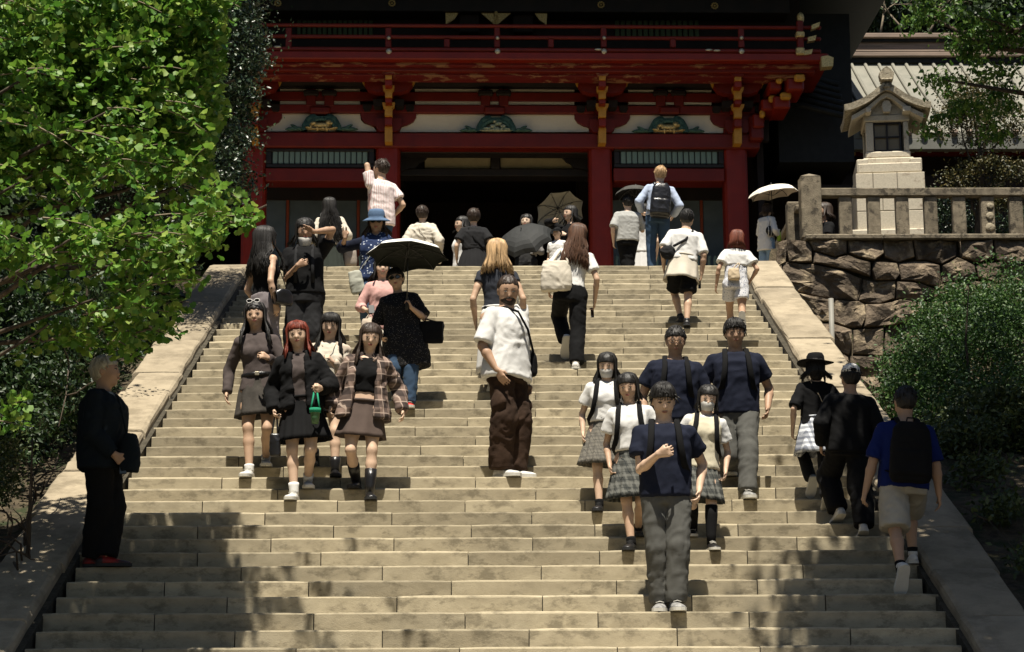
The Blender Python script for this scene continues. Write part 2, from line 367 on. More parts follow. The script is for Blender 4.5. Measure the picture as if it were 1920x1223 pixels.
# sloping kerb slabs on both sides (top nearly flush with the nosings)
def slabs(side):
    root = empty('kerb_slope', (side*3.6, SYs[0], SZs[0]), kind='structure')
    Rr = np.array([side*3.6, SYs[0], SZs[0]]); y = 9.0; rr = random.Random(11+side)
    while y < YL+.1:
        L = rr.choice([.62, .8, .95, 1.15, 1.4]); y2 = min(y+L, YL+.35)
        if y2-y < .2: break
        lift = .075+rr.uniform(-.012, .012)
        x0 = HALF+.035+rr.uniform(0, .025); x1 = x0+.53+rr.uniform(-.03, .03)
        nn = 5; V = []; 
        for j in range(nn):
            t = j/(nn-1); yy = y+.006+(y2-y-.012)*t; zt = np.polyval(pZ, yy)+lift; zt = min(zt, ZL+.05)
            e = .012 if j in (0, nn-1) else 0
            for q, (xx, zz) in enumerate(((x0, zt-.5), (x0, zt-.05), (x0+.012, zt-.014-e), (x0+.035, zt-e), ((x0+x1)/2, zt-e+.002), (x1-.03, zt-e), (x1, zt-.04), (x1, zt-.5))):
                w_ = rr.uniform(-.008, .008) if q in (1, 2, 3, 5, 6) else 0
                V.append((side*(xx+w_)-Rr[0], yy-Rr[1], zz+w_*.5-Rr[2]))
        Fc = []
        for j in range(nn-1):
            for q in range(7): Fc.append((j*8+q, j*8+q+1, (j+1)*8+q+1, (j+1)*8+q) if side < 0 else (j*8+q+1, j*8+q, (j+1)*8+q, (j+1)*8+q+1))
        Fc += [tuple(range(8)), tuple((nn-1)*8+q for q in range(8))]
        MB().add(V, Fc).build('kerb_slab', M_ramp, root)
        y = y2
    V = []
    for yy in (9.0, YL):
        zt = nose(yy); V += [(side*(HALF+.0)-Rr[0], yy-Rr[1], zt-.9-Rr[2]), (side*(HALF+.0)-Rr[0], yy-Rr[1], zt-.02-Rr[2]), (side*(HALF+.52)-Rr[0], yy-Rr[1], zt-.02-Rr[2]), (side*(HALF+.52)-Rr[0], yy-Rr[1], zt-.9-Rr[2])]
    MB().add(V, [(0, 1, 2, 3), (4, 7, 6, 5), (0, 4, 5, 1), (1, 5, 6, 2), (2, 6, 7, 3), (3, 7, 4, 0)]).build('rubble_core', M_joint, root)
slabs(-1); slabs(1)
# ------------------------------------------------------------------ gate
GY_, GA = 36.0, R_(1.1)
Gm = rotz(GA); Gi = Gm.T
GO = np.array([0.0, GY_, ZL+.0])
gate = empty('shrine_gate', GO, GA, 'large vermilion two-storey shrine gate with white frieze panels at the top of the stairs', 'gate')
def gl(px, py, ly=0.0):
    """gate-local (x, z) seen at photo position on the local plane y = ly"""
    c = Gi@(CAM-GO); d = Gi@ray(px, py); p = c+d*(ly-c[1])/d[1]; return p[0], p[2]
def gbox(name, x0, y0, x1, y1, fr, bk, m, bev=.012, mb=None, **kw):
    """box whose front face (local y = fr) covers the photo rectangle; bk = back local y"""
    a = gl(x0, (y0+y1)/2, fr)[0]; b = gl(x1, (y0+y1)/2, fr)[0]; t = gl((x0+x1)/2, y0, fr)[1]; u = gl((x0+x1)/2, y1, fr)[1]
    cx, cz = (a+b)/2, (t+u)/2
    q = MB(); q.box((a-cx, fr, u-cz), (b-cx, bk, t-cz), bev)
    o = q.build(name, m, gate, **kw); o.location = (cx, 0, cz); return o
PIL = [(452, 497), (703, 750), (1105, 1150), (1359, 1405)]
PC = [(a+b)/2 for a, b in PIL]
for a, b in PIL:
    x0 = gl(a, 380)[0]; x1 = gl(b, 380)[0]; r = (x1-x0)/2; c = (x0+x1)/2; top = gl(a, 205)[1]
    m = MB(); rings = []
    for z in (-.1, .05, 1.5, 3.2, top):
        ring = []
        for i in range(28):
            an = 2*math.pi*i/28; n_ = 5.0
            ca, sa = math.cos(an), math.sin(an)
            rr = r/((abs(ca)**n_+abs(sa)**n_)**(1/n_))
            ring.append((ca*rr, sa*rr, z))
        rings.append(ring)
    m.loft(rings); o = m.build('pillar', M_redb, gate, smooth=False); o.location = (c, r, 0)
    b2 = MB(); b2.box((-r-.12, -.1, -.15), (r+.12, 2*r+.1, 0.02), .03); o = b2.build('pillar_base', M_fence, gate); o.location = (c, 0, 0)
    # pillars of the rear row
    m2 = MB(); m2.box((-r, 0, -.1), (r, 2*r, top), .04); o = m2.build('rear_pillar', M_dark, gate); o.location = (c, 3.6, 0)
# beams
gbox('lintel_beam', 470, 249, 1425, 277, -.05, .55, M_red, .02)
gbox('sill_beam', 497.5, 315.5, 702.5, 340, .0, .45, M_red)
gbox('sill_beam', 1150.5, 315.5, 1358.5, 340, .0, .45, M_red)
for (x0, x1, n) in ((497.5, 702.5, 17), (1150.5, 1358.5, 17)):
    gbox('window_frame', x0, 277.5, x1, 315, .10, .14, M_black, .004)
    fr = gbox('window_frame', x0+1, 278, x1-1, 284, .03, .11, M_black, .01)
    gbox('window_frame', x0+1, 307.5, x1-1, 314.5, .03, .11, M_black, .01)
    gbox('window_frame', x0+1, 284, x0+11, 307.5, .04, .11, M_black, .01); gbox('window_frame', x1-11, 284, x1-1, 307.5, .04, .11, M_black, .01)
    w_ = (x1-x0-26)/n
    for i in range(n):
        xx = x0+13+w_*i
        s = gbox('window_slat', xx+.9, 284, xx+w_-.9, 307, .055, .10, M_teal, .008)
# boards below the windows, with strips and green rail
for (x0, x1, strips) in ((497.5, 702.5, (538, 671)), (1150.5, 1358.5, (1182, 1317))):
    xs = [x0-8]+list(strips)+[x1+8]
    for a, b in zip(xs[:-1], xs[1:]): gbox('wall_board', a+3, 375, b-3, 560, 1.3, 1.36, M_board, .006)
    for s_ in strips: gbox('orange_strip', s_-2.7, 373, s_+2.7, 560, 1.27, 1.35, M_orange, .006)
    gbox('inner_lintel', x0-8, 338, x1+8, 375, 1.25, 1.5, M_dark, .006)
    for i in range(19):
        xx = x0+6+i*(x1-x0-12)/18; o = gbox('rail_bar', xx-2.6, 484, xx+2.6, 575, .5, .56, M_teal, .01)
        m = MB(); m.ellipsoid((0, 0, 0), (.035, .03, .05), 8, 6); zz = gl(xx, 484, .53); o = m.build('rail_finial', M_teal, gate); o.location = (zz[0], .53, zz[1])
    gbox('rail', x0, 500, x1, 506, .515, .545, M_teal, .005)
# central passage
gbox('passage_beam', 745, 278, 1110, 287, .25, .6, M_black)
for a, b in ((796, 920), (938, 1090)):
    gbox('plaster_panel', a, 287.5, b, 316, .9, .95, M_olive)
gbox('passage_beam', 740, 316.5, 1115, 330, .8, 1.2, M_black)
gbox('inner_post', 920.5, 280, 937.5, 316, .8, 1.1, M_black)
gbox('threshold_step', 745, 585, 1110, 640, -.15, 1.6, M_fence)
# scalloped dark corners of the passage head
for sx, cx in ((1, 750), (-1, 1105)):
    P = [(0, 286), (52, 286), (50, 296), (42, 304), (36, 306), (30, 314), (14, 316), (0, 322)]
    pts = [gl(cx+sx*p[0], p[1], .7) for p in P]
    if sx < 0: pts = pts[::-1]
    m = MB(); m.prism(pts[::-1], .70, .78); m.build('scalloped_bracket', M_black, gate)
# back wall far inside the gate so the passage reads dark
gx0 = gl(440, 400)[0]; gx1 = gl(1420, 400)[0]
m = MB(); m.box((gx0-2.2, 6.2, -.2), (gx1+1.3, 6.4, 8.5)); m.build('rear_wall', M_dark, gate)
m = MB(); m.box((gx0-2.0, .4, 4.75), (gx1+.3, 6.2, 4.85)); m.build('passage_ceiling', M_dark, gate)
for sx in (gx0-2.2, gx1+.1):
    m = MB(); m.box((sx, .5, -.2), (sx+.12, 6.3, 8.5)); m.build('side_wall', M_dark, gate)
# --- frieze panels
FZ = [(497, 703), (750, 1105), (1150, 1362)]
for (a, b) in FZ:
    P = [(a-3, 246.5), (a+3, 238), (a+20, 232), (a+26, 226), (a+28, 214), (a+34, 212), (b-34, 212), (b-28, 214), (b-26, 226), (b-20, 232), (b-3, 238), (b+3, 246.5)]
    off = (a-497)/860*4
    pts = [gl(p[0], p[1]+off, .06) for p in P]; m = MB(); m.prism(pts[::-1], .06, .12); m.build('frieze_panel', M_plast, gate)
gbox('upper_wall_backing', 440, 100, 1440, 262, .14, .3, M_dark, 0)
# carved panels: frog-leg shape with leaf tails and a golden beast in the middle
def carving(cx, base, beast):
    root = None; m = MB()
    def q(x, y): return gl(cx+x, base-y, -.02)
    def ring(pts, y0, y1): m.prism([q(*p) for p in pts], y0, y1)
    out = [(-38, 0), (-37, 8), (-33, 16), (-28, 24), (-20, 29), (-12, 30), (-8, 26), (8, 26), (12, 30), (20, 29), (28, 24), (33, 16), (37, 8), (38, 0)]
    inn = [(-28, 0), (-27, 8), (-22, 16), (-14, 21), (0, 20), (14, 21), (22, 16), (27, 8), (28, 0)]
    n = len(out); ip = [inn[min(int(i*len(inn)/n), len(inn)-1)] for i in range(n)]
    V = []
    for y in (-.08, .05):
        for p in out+ip: a_ = q(*p); V.append((a_[0], y, a_[1]))
    Fc = []
    for i in range(n-1):
        Fc += [(i, n+i, n+i+1, i+1), (2*n+i, 2*n+i+1, 3*n+i+1, 3*n+i), (i, i+1, 2*n+i+1, 2*n+i), (n+i, 3*n+i, 3*n+i+1, n+i+1)]
    m.add(V, Fc)
    for s in (-1, 1):
        for (px, py, rx, rz, an) in ((44, 4, 13, 3.6, .15), (50, 7, 10, 3, .5), (56, 4, 11, 2.8, -.1), (60, 2.5, 9, 2.2, 0), (48, 2.5, 12, 2.6, -.1)):
            a_ = q(s*px, py); M = roty(-s*an)
            m.ellipsoid((a_[0], -.03, a_[1]), (rx/106, .05, rz/106), 10, 6, M)
    for i in range(16):   # knobbly scrollwork
        t = i/15*math.pi; a_ = q(-24*math.cos(t), 6+15*math.sin(t)); m.ellipsoid((a_[0], -.05, a_[1]), (.05, .05, .045), 8, 5)
    o = m.build('carved_panel', M_tealc, gate, True)
    g = MB()
    if beast:
        parts = [(0, 9, 17, 6), (13, 14, 6, 5.5), (18, 12, 4, 3), (-15, 12, 7, 4), (-20, 6, 3, 6), (10, 3, 3, 6), (-8, 3, 3, 6), (3, 4, 3, 5), (-24, 4, 7, 2.4), (24, 3, 8, 2.2), (0, 1.5, 30, 1.6)]
    else:
        parts = [(-16, 5, 9, 3), (-6, 9, 7, 4.5), (4, 14, 8, 4), (13, 9, 6, 4), (20, 4, 8, 2.6), (0, 4, 8, 5), (-2, 18, 4, 3), (0, 1.5, 34, 1.8), (10, 4, 4, 3)]
    for (px, py, rx, rz) in parts:
        a_ = q(px, py); g.ellipsoid((a_[0], -.07, a_[1]), (rx/106, .06, rz/106), 12, 8, roty(.2*math.sin(px)))
    g.build('gilded_figure', M_brass if beast else mat('pale_gilt', (0.50, 0.46, 0.30), (0.12, 0.2, 0.15), rough=.5, scale=30, bump=.6), o, True)
carving(603, 245.5, True); carving(930, 248, False); carving(1253, 249.5, True)
# --- layered horizontal beams and white strips over the frieze
gbox('tie_beam', 470, 197, 1425, 212, -.04, .14, M_red)
gbox('tie_beam', 470, 173, 1425, 190, .0, .14, M_red); gbox('tie_beam', 470, 152, 1425, 167, .02, .14, M_dark)
for (a, b) in FZ:
    mid = (a+b)/2; hw = 26
    segs = [(a+28, mid-hw), (mid-8, mid+8), (mid+hw, b-28)]
    for (s0, s1) in segs:
        gbox('plaster_strip', s0, 190, s1, 196.5, .03, .14, M_plast, 0.003); gbox('plaster_strip', s0, 167, s1, 172.5, .05, .14, M_plast, 0.003)
    for s in (-17, 17):   # twin struts of the intermediate bracket
        gbox('strut', mid+s-9, 166, mid+s+9, 199, -.05, .13, M_redp if 0 else M_red)
        gbox('bearing_block', mid+s-14, 168, mid+s+14, 178, -.1, .12, M_dark, .02)
    gbox('bearing_block', mid-20, 199, mid+20, 213, -.09, .12, M_red, .03)
# --- bracket clusters over the pillars
def cluster(cx, dy=0, out=0.0):
    fr0 = -.18
    def pr(name, P, fr, bk, m):
        pts = [gl(cx+p[0], p[1]+dy, fr) for p in P]; q = MB(); q.prism(pts[::-1], fr, bk); return q.build(name, m, gate)
    # capital block on the pillar
    pr('capital_block', [(-24, 222), (-24, 236), (-17, 246), (17, 246), (24, 236), (24, 222)], -.12, .5, M_red)
    # lower bracket arm, middle bracket arm: curved boats
    pr('bracket_arm', [(-52, 207), (-52, 219), (-46, 228), (-34, 234), (-18, 237), (18, 237), (34, 234), (46, 228), (52, 219), (52, 207)], -.02, .2, M_red)
    pr('bracket_arm', [(-47, 146), (-45, 158), (-38, 168), (-22, 173), (22, 173), (38, 168), (45, 158), (47, 146), (40, 142), (-40, 142)], -.55, -.35, M_red)
    for s in (-1, 1):
        pr('ochre_tip', [(s*42, 144), (s*46, 141), (s*51, 144), (s*49, 152), (s*46, 158)][::s], -.57, -.40, M_gold)
        pr('side_block', [(s*20-9, 186), (s*20-9, 194), (s*20-6, 199), (s*20+6, 199), (s*20+9, 194), (s*20+9, 186)], -.3, .1, M_dark)
        pr('side_block', [(s*40-8, 196), (s*40-8, 203), (s*40-5, 208), (s*40+5, 208), (s*40+8, 203), (s*40+8, 196)], -.1, .1, M_dark)
    # stepped arms reaching forward, their ends painted ochre
    W = 7
    pr('ochre_end', [(-6, 137.5), (-6, 148), (6, 148), (6, 137.5)], -1.02, -.9, M_gold)
    pr('forward_arm', [(-6.5, 148.2), (-6.5, 160), (6.5, 160), (6.5, 148.2)], -.98, .1, M_redb)
    pr('ochre_end', [(-11, 160.2), (-10, 166), (-6.5, 171), (-6.5, 182), (6.5, 182), (6.5, 171), (10, 166), (11, 160.2)], -.76, -.62, M_gold)
    pr('forward_arm', [(-6, 182.2), (-6, 192), (6, 192), (6, 182.2)], -.70, .1, M_redb)
    pr('ochre_end', [(-12, 192.2), (-10.5, 199), (-7, 203), (-7, 217), (7, 217), (7, 203), (10.5, 199), (12, 192.2)], -.50, -.36, M_gold)
    pr('forward_arm', [(-6.5, 217.2), (-6.5, 234), (6.5, 234), (6.5, 217.2)], -.42, .1, M_redb)
    pr('ochre_end', [(-6, 236), (-7, 240), (-7, 266), (7, 266), (7, 240), (6, 236)], -.30, -.06, M_gold)
    pr('flared_block', [(-12, 128), (-13, 134), (-8, 140), (8, 140), (13, 134), (12, 128)], -1.05, -.85, M_redp)
for i, c in enumerate(PC): cluster(c+2, (0, 0, 2, 3)[i])
# corner bracket at the right, stepping out diagonally, ends ochre
for j, (x, y, w_, h_, ly) in enumerate(((1430, 205, 10, 26, -.4), (1450, 178, 16, 22, -.6), (1474, 172, 20, 24, -.8), (1462, 145, 12, 18, -.95), (1500, 138, 20, 24, -1.1))):
    gbox('corner_ochre_end', x-w_/2, y, x+w_/2, y+h_*.55, ly, ly+.12, M_gold, .03)
    gbox('corner_arm', x-w_/2-14, y+h_*.3, x+w_/2-2, y+h_*1.3, ly+.13, ly+.9, M_redb, .03)
gbox('corner_arm', 1405, 215, 1432, 262, -.2, .3, M_red, .04)
# --- balcony
BX0, BX1 = 380, 1548
gbox('balcony_edge', BX0, 97, BX1+6, 112, -1.38, -1.0, M_redb, .02)
gbox('balcony_fascia', BX0, 112.5, BX1-12, 124, -1.2, -.95, M_redp, .01)
gbox('balcony_fascia', BX0, 124.3, BX1-20, 134, -1.1, -.9, M_red, .01)
gbox('purlin', BX0, 134.5, BX1-46, 143, -.98, -.6, M_redp, .01)
a = gl(BX0, 112, -1.0); b = gl(BX1, 112, -1.0)
m = MB(); m.box((a[0], -1.0, a[1]-.1), (b[0], 1.5, a[1]+.0)); m.build('balcony_floor', M_red, gate)
m = MB(); m.box((a[0], -.55, gl(900, 143, -.6)[1]), (b[0]-.4, .6, a[1]-.12)); m.build('bracket_soffit', M_dark, gate)
for (y0, y1, f) in ((45, 51, -1.36), (66, 72.5, -1.34), (89, 96.5, -1.37)):
    gbox('railing_rail', BX0, y0, BX1-8, y1, f, f+.08, M_red, .02)
for x in (541, 728, 838, 932, 1033, 1132, 1262, 1390):
    big = x in (541, 728, 932, 1132, 1390)
    gbox('railing_post', x-5.5, 51.3 if big else 72.8, x+5.5, 88.8, -1.345, -1.28, M_red)
    if x in (728, 932, 1132, 1390):
        for (yy, r) in ((70, .035), (95, .052)):
            p = gl(x+1, yy, -1.42); m = MB(); m.ellipsoid((0, 0, 0), (r, .035, r), 12, 8); o = m.build('metal_boss', M_silv, gate, True); o.location = (p[0], -1.385, p[1])
for (x, y) in ((520, 86), (1122, 91), (1345, 93), (1330, 92)):
    p = gl(x, y, -1.42); m = MB(); m.ellipsoid((0, 0, 0), (.07, .02, .022), 10, 6); o = m.build('metal_mount', M_silv, gate, True); o.location = (p[0], -1.37, p[1])
# corner post with gilded caps and flared rail ends at the right
gbox('corner_post', 1495, 38, 1507, 97, -1.40, -1.28, M_red)
for (x0, y0, x1, y1) in ((1493, 58, 1509, 69), (1493, 88, 1509, 102)): gbox('gilded_cap', x0, y0, x1, y1, -1.44, -1.26, M_brass, .02)
p = gl(1501, 34, -1.34); m = MB(); m.tube([(0, 0, -.1), (0, 0, -.04), (0, 0, .02), (0, 0, .07), (0, 0, .11)], [.035, .06, .065, .05, .01], 12); o = m.build('gilded_finial', M_brass, gate, True); o.location = (p[0], -1.34, p[1])
for (x, y, d) in ((1530, 50, -3), (1523, 73, -1), (1516, 98, 0)):
    q = [gl(x-8, y-3, -1.42), gl(x+8, y-6+d, -1.42), gl(x+6, y+3+d, -1.42), gl(x-8, y+5, -1.42)]
    m = MB(); m.prism(q[::-1], -1.42, -1.3); m.build('gilded_rail_end', M_brass, gate)
q = [gl(1540, 106, -1.5), gl(1552, 104, -1.5), gl(1563, 108, -1.5), gl(1562, 124, -1.5), gl(1541, 126, -1.5)]
m = MB(); m.prism(q[::-1], -1.5, -1.3); m.build('gilded_corner_plate', M_brass, gate)
# --- upper storey wall, slatted windows, gilded door mounts
gbox('upper_wall', 430, -30, 1500, 130, .4, .6, M_dark, 0)
for (a, b) in ((556, 700), (1152, 1312)):
    n = 15; w_ = (b-a)/n
    for i in range(n): gbox('upper_slat', a+w_*i+1.2, 38, a+w_*(i+1)-1.5, 70, .32, .38, mat('dark_green_slat', (0.06, 0.085, 0.04), (0.035, 0.05, 0.025)), .006)
for P in ([(835, 22), (861, 22), (852, 36), (836, 46)], [(899, 22), (960, 23), (942, 38), (930, 48), (918, 38)], [(1026, 23), (1001, 23), (1012, 38), (1025, 47)]):
    q = [gl(p[0], p[1], -.0) for p in P]
    if P[0][0] > 1000: q = q[::-1]
    m = MB(); m.prism(q[::-1], .0, .05); m.build('gilded_door_mount', M_brass, gate)
    m = MB()
    cx = sum(p[0] for p in P)/len(P)
p = gl(930, 35, -.03); m = MB()
for i in range(5): m.ellipsoid((0, -.03, .12-.055*i), (.035-.003*i, .03, .035), 8, 6)
o = m.build('gilded_tassel', M_brass, gate, True); o.location = (p[0], -.02, p[1])
gbox('upper_door_post', 861, -10, 899, 60, .1, .35, M_dark, .02); gbox('upper_door_post', 962, -10, 1000, 60, .1, .35, M_dark, .02)
for (x, y) in ((521, 6), (735, 6), (1127, 9), (1340, 11)):
    p = gl(x, y, -.1); m = MB()
    for i in range(10):
        an = 2*math.pi*i/10; m.ellipsoid((.052*math.cos(an), 0, .052*math.sin(an)), (.02, .018, .02), 6, 5)
    m.ellipsoid((0, 0, 0), (.022, .02, .022), 8, 6)
    o = m.build('rosette', M_brass, gate, True); o.location = (p[0], -.1, p[1])
gbox('upper_tie_beam', 430, -8, 1480, 22, -.08, .4, M_black, .01)
# --- main roof above the frame: it casts the shade the facade stands in
zr = 7.9
m = MB()
m.add([(-8.4, -3.4, zr), (7.6, -3.4, zr), (6.2, 3.0, zr+3.6), (-7.0, 3.0, zr+3.6), (-8.4, -3.4, zr-.3), (7.6, -3.4, zr-.3), (7.6, 9.4, zr-.3), (-8.4, 9.4, zr-.3), (-8.4, 9.4, zr), (7.6, 9.4, zr)],
      [(0, 1, 2, 3), (4, 7, 6, 5), (0, 4, 5, 1), (1, 5, 6, 9), (1, 9, 2), (0, 3, 8), (0, 8, 7, 4), (8, 3, 2, 9), (7, 8, 9, 6)])
m.build('roof', M_tile, gate)
m = MB()
for i in range(60):
    x = -8.2+i*.265; m.box((x, -3.2, zr-.42), (x+.09, .4, zr-.303))
m.build('rafter_row', M_dark, gate, kind='stuff')

# ------------------------------------------------------------------ dark side corridor right of the gate
cor = empty('corridor_wall', (7.0, 38.5, ZL), 0, 'dark timber corridor beside the right side of the vermilion gate', 'corridor')
MB().box((-2.0, 0, -.2), (9.5, .2, 4.3)).build('wall', M_dark, cor)
MB().box((-2.2, -1.3, 3.6), (-.35, 1.5, 3.75)).build('eave', M_dark, cor)
m = MB()
for i in range(9):
    z = 3.9+i*.16; m.tube([(-1.55+.03*i, -2.1+.12*i, z+1.2-.0), (-.55+.0*i, -2.2+.12*i, z+.9)], .06, 7)
m.build('roof_tile_edge', M_tile, cor, True)
MB().box((-1.7, -1.6, 4.1), (-.3, 1.2, 7.0)).build('gable_end', M_tile, cor)

# ------------------------------------------------------------------ building with the copper roof
b = empty('copper_roofed_hall', (9.0, 38.0, ZL), 0, 'low hall with weathered ribbed copper roof behind the stone lantern', 'building')
BO = np.array([9.0, 38.0, ZL])
def bl(px, py, Y): p = at(px, py, Y)-BO; return p
e0 = bl(1600, 249, 38.0)[2]; e1 = bl(1700, 121, 42.2)[2]
Lx, Rx = -2.35, 6.0
m = MB(); V = []; N = 8
def rz(t): return e0+(e1-e0)*(t*.86+.14*t*t)
for j in range(N+1):
    t = j/N; V += [(Lx, 4.2*t, rz(t)), (Rx, 4.2*t, rz(t)), (Rx, 4.2*t, rz(t)-.12), (Lx, 4.2*t, rz(t)-.12)]
Fc = []
for j in range(N): 
    a_ = j*4; Fc += [(a_, a_+1, a_+5, a_+4), (a_+3, a_+7, a_+6, a_+2), (a_, a_+4, a_+7, a_+3), (a_+1, a_+2, a_+6, a_+5)]
Fc += [(0, 3, 2, 1)]
m.add(V, Fc).build('roof_sheet', M_copper, b)
rib = MB(); rib.tube([(0, 4.2*j/N-.02, rz(j/N)+.012) for j in range(N+1)], .038, 8); ribm = rib.mesh('roof_rib', M_copper, True)
cap = MB(); cap.tube([(0, -.06, 0), (0, .02, 0)], .062, 12); capm = cap.mesh('rib_end', M_ridge, True)
x = Lx+.14
while x < Rx:
    o = link('roof_rib', ribm, b); o.location = (x, 0, 0); c_ = link('rib_end', capm, b); c_.location = (x, -.02, rz(0)-.01); x += .292
for (y0, y1, fr, mt_) in ((62, 70, 4.0, M_ridge), (70.5, 78, 4.08, M_tile), (78.5, 93, 4.15, M_ridge), (93.5, 97, 4.05, M_ridge), (97.3, 105, 4.05, M_ridge), (105.5, 118, 4.15, M_tile)):
    p0 = bl(1600, y0, 38+fr)[2]; p1 = bl(1600, y1, 38+fr)[2]
    MB().box((Lx+.3, fr, p1), (Rx+.5, 5.2, p0), .01).build('ridge_course', mt_, b)
MB().tube([(Lx-.02, -.05, e0+.05), (Lx-.0, 2, rz(.48)+.06), (Lx, 4.2, e1+.08)], .10, 8).build('verge_roll', M_tile, b, True)
MB().box((Lx, -.02, e0-.34), (Rx, .16, e0-.13), .01).build('eave_board', mat('grey_eave_board', (0.16, 0.16, 0.14)), b)
z1 = bl(1700, 290, 38.9)[2]
MB().box((Lx, .9, -.2), (Rx, 1.1, e0-.2)).build('wall', M_dark, b)
MB().box((Lx, .78, z1-.05), (Rx, .9, z1+.35), .01).build('wall_plate', M_red, b)
endm = MB().box((-.035, 0, -.035), (.035, .5, .035), .005).mesh('rafter_end', mat('white_painted_end', (0.6, 0.58, 0.5), rough=.7), False)
for r_ in range(2):
    x = Lx+.2+.15*r_
    while x < Rx:
        o = link('rafter_end', endm, b); o.location = (x, .25+.2*r_, z1+.02+.1*r_); x += .33
m = MB(); p = bl(1596, 283, 38.5); m.box((p[0]-.05, .3, p[2]-.14), (p[0]+.05, .4, p[2]+.13), .01); m.build('gilded_plate', M_brass, b)
p = bl(1915, 290, 38.6); MB().box((p[0]-.06, .6, -.2), (p[0]+.1, .8, e0-.35), .01).build('corner_post', M_ridge, b)
# ------------------------------------------------------------------ retaining wall of rough stones
WY = 28.35
def cp(x, y): return at(1380+x/3.057, 300+y/3.057, WY)     # crop helper
wall = empty('retaining_wall', (6.0, WY, ZL-2), 0, 'rough dark retaining wall of large irregular stones beside the staircase', 'wall')
WO = np.array([6.0, WY, ZL-2])
polys = [
 [(238,482),(262,470),(290,468),(284,535),(284,588),(258,602),(228,625)],
 [(226,632),(258,606),(262,640),(262,706),(248,716)],
 [(292,468),(405,470),(432,520),(425,592),(300,585),(285,530)],
 [(410,470),(560,468),(630,470),(628,545),(560,560),(440,528)],
 [(445,535),(560,565),(632,552),(770,600),(765,670),(700,650),(560,620),(435,598)],
 [(636,470),(835,470),(842,545),(790,585),(640,545)],
 [(840,470),(1005,470),(1020,560),(930,585),(848,560)],
 [(1010,470),(1262,470),(1262,560),(1180,600),(1090,575),(1030,580)],
 [(1268,470),(1462,470),(1470,560),(1385,600),(1290,562)],
 [(1468,470),(1680,470),(1690,590),(1560,600),(1480,580)],
 [(1686,470),(1900,470),(1900,600),(1700,600)],
 [(268,582),(430,604),(560,628),(722,680),(715,740),(690,808),(600,800),(480,790),(345,755),(262,700)],
 [(790,592),(925,590),(935,660),(905,700),(790,690),(772,640)],
 [(930,592),(1025,585),(1090,582),(1170,605),(1172,680),(1160,730),(1060,705),(940,690)],
 [(1180,610),(1265,562),(1360,612),(1372,670),(1320,700),(1180,705)],
 [(1368,608),(1470,590),(1700,610),(1700,720),(1500,715),(1380,680)],
 [(728,684),(780,695),(905,705),(908,740),(910,800),(820,828),(735,820),(700,806)],
 [(914,706),(1060,712),(1132,735),(1130,785),(1060,812),(918,802)],
 [(1138,740),(1180,712),(1330,705),(1330,790),(1210,800),(1135,785)],
 [(1336,700),(1500,722),(1700,725),(1700,850),(1340,845)],
 [(345,765),(470,795),(560,802),(558,860),(548,930),(475,930),(430,890),(370,800)],
 [(570,800),(700,812),(740,826),(745,900),(720,965),(620,955),(560,930),(560,860)],
 [(745,830),(830,832),(940,808),(1060,818),(1060,900),(960,940),(850,955),(730,965)],
 [(1066,818),(1210,806),(1330,800),(1335,930),(1200,950),(1066,930)],
 [(470,940),(560,945),(665,975),(662,1060),(650,1120),(600,1110),(540,1060)],
 [(672,975),(740,975),(842,962),(845,1050),(835,1130),(740,1120),(670,1110)],
 [(850,965),(960,950),(1060,940),(1060,1120),(850,1125)],
 [(560,1080),(640,1130),(648,1180),(700,1240),(690,1330),(600,1290)],
 [(655,1125),(740,1128),(835,1138),(840,1240),(760,1260),(700,1230),(652,1170)],
 [(842,1138),(1060,1130),(1060,1300),(850,1290)],
 [(700,1245),(840,1250),(840,1400),(720,1390)],[(1066,940),(1335,940),(1335,1200),(1066,1200)],
]
sr = random.Random(5)
for P in polys:
    W3 = [cp(*p) for p in P]
    W3 = [np.array([p[0], WY, p[2]]) for p in W3]
    # densify the outline
    D = []
    for a_, b_ in zip(W3, W3[1:]+W3[:1]):
        n = max(1, int(np.linalg.norm(b_-a_)/.12))
        for i in range(n): D.append(a_+(b_-a_)*i/n)
    D = np.array(D); c = D.mean(0); n = len(D)
    jit = np.stack([vnoise(D*7, 1), vnoise(D*7, 2)*0, vnoise(D*7, 3)], -1)*.016; D = D+jit
    rings = []; dep = sr.uniform(.05, .13)
    for (s_, y) in ((1.0, .12), (1.0, -.12), (.985, -.60), (.94, -.82), (.62, -.95), (.3, -1.0)):
        Rg = c+(D-c)*s_; yy = y*dep if y < 0 else y
        nz = (vnoise(Rg*4.5+9, 5)*.06+vnoise(Rg*12, 6)*.035)*(0 if s_ > .99 else 1)
        Rg = Rg.copy(); Rg[:, 1] = WY+yy+nz; rings.append(Rg-c)
    m = MB(); m.loft([r_[::-1] for r_ in rings])
    o = m.build('wall_stone', M_wall, wall, False); o.location = c-WO
q = cp(268, 470); q2 = cp(1900, 1400)
MB().box((q[0]-WO[0]+.03, .06, -4.5), (14, .9, cp(300, 468)[2]-WO[2]-.01)).build('wall_core', M_joint, wall)
# coping course under the fence
zc0 = cp(600, 470)[2]; zc1 = cp(600, 440)[2]; rr = random.Random(2); x = cp(390, 450)[0]
while x < 13:
    L = rr.choice([1.1, 1.5, 1.8]); MB().box((-L/2+.004, -.16, 0), (L/2-.004, .35, zc1-zc0), .015).build('coping_stone', M_fence, wall).location = (x+L/2-WO[0], -.0, zc0-WO[2]+.002); x += L
# moss strip and drain pipe
pp = at(1558, 560, 27.6); pq = at(1559, 650, 27.6)
m = MB(); m.tube([pq-np.array([0, 0, 1.2])-pp, (0, 0, 0)], .035, 12); m.build('drain_pipe', mat('grey_pvc', (0.22, 0.21, 0.18), rough=.6), None, True, label='thin grey vertical drain pipe in front of the rough stone wall', cat='pipe').location = pp

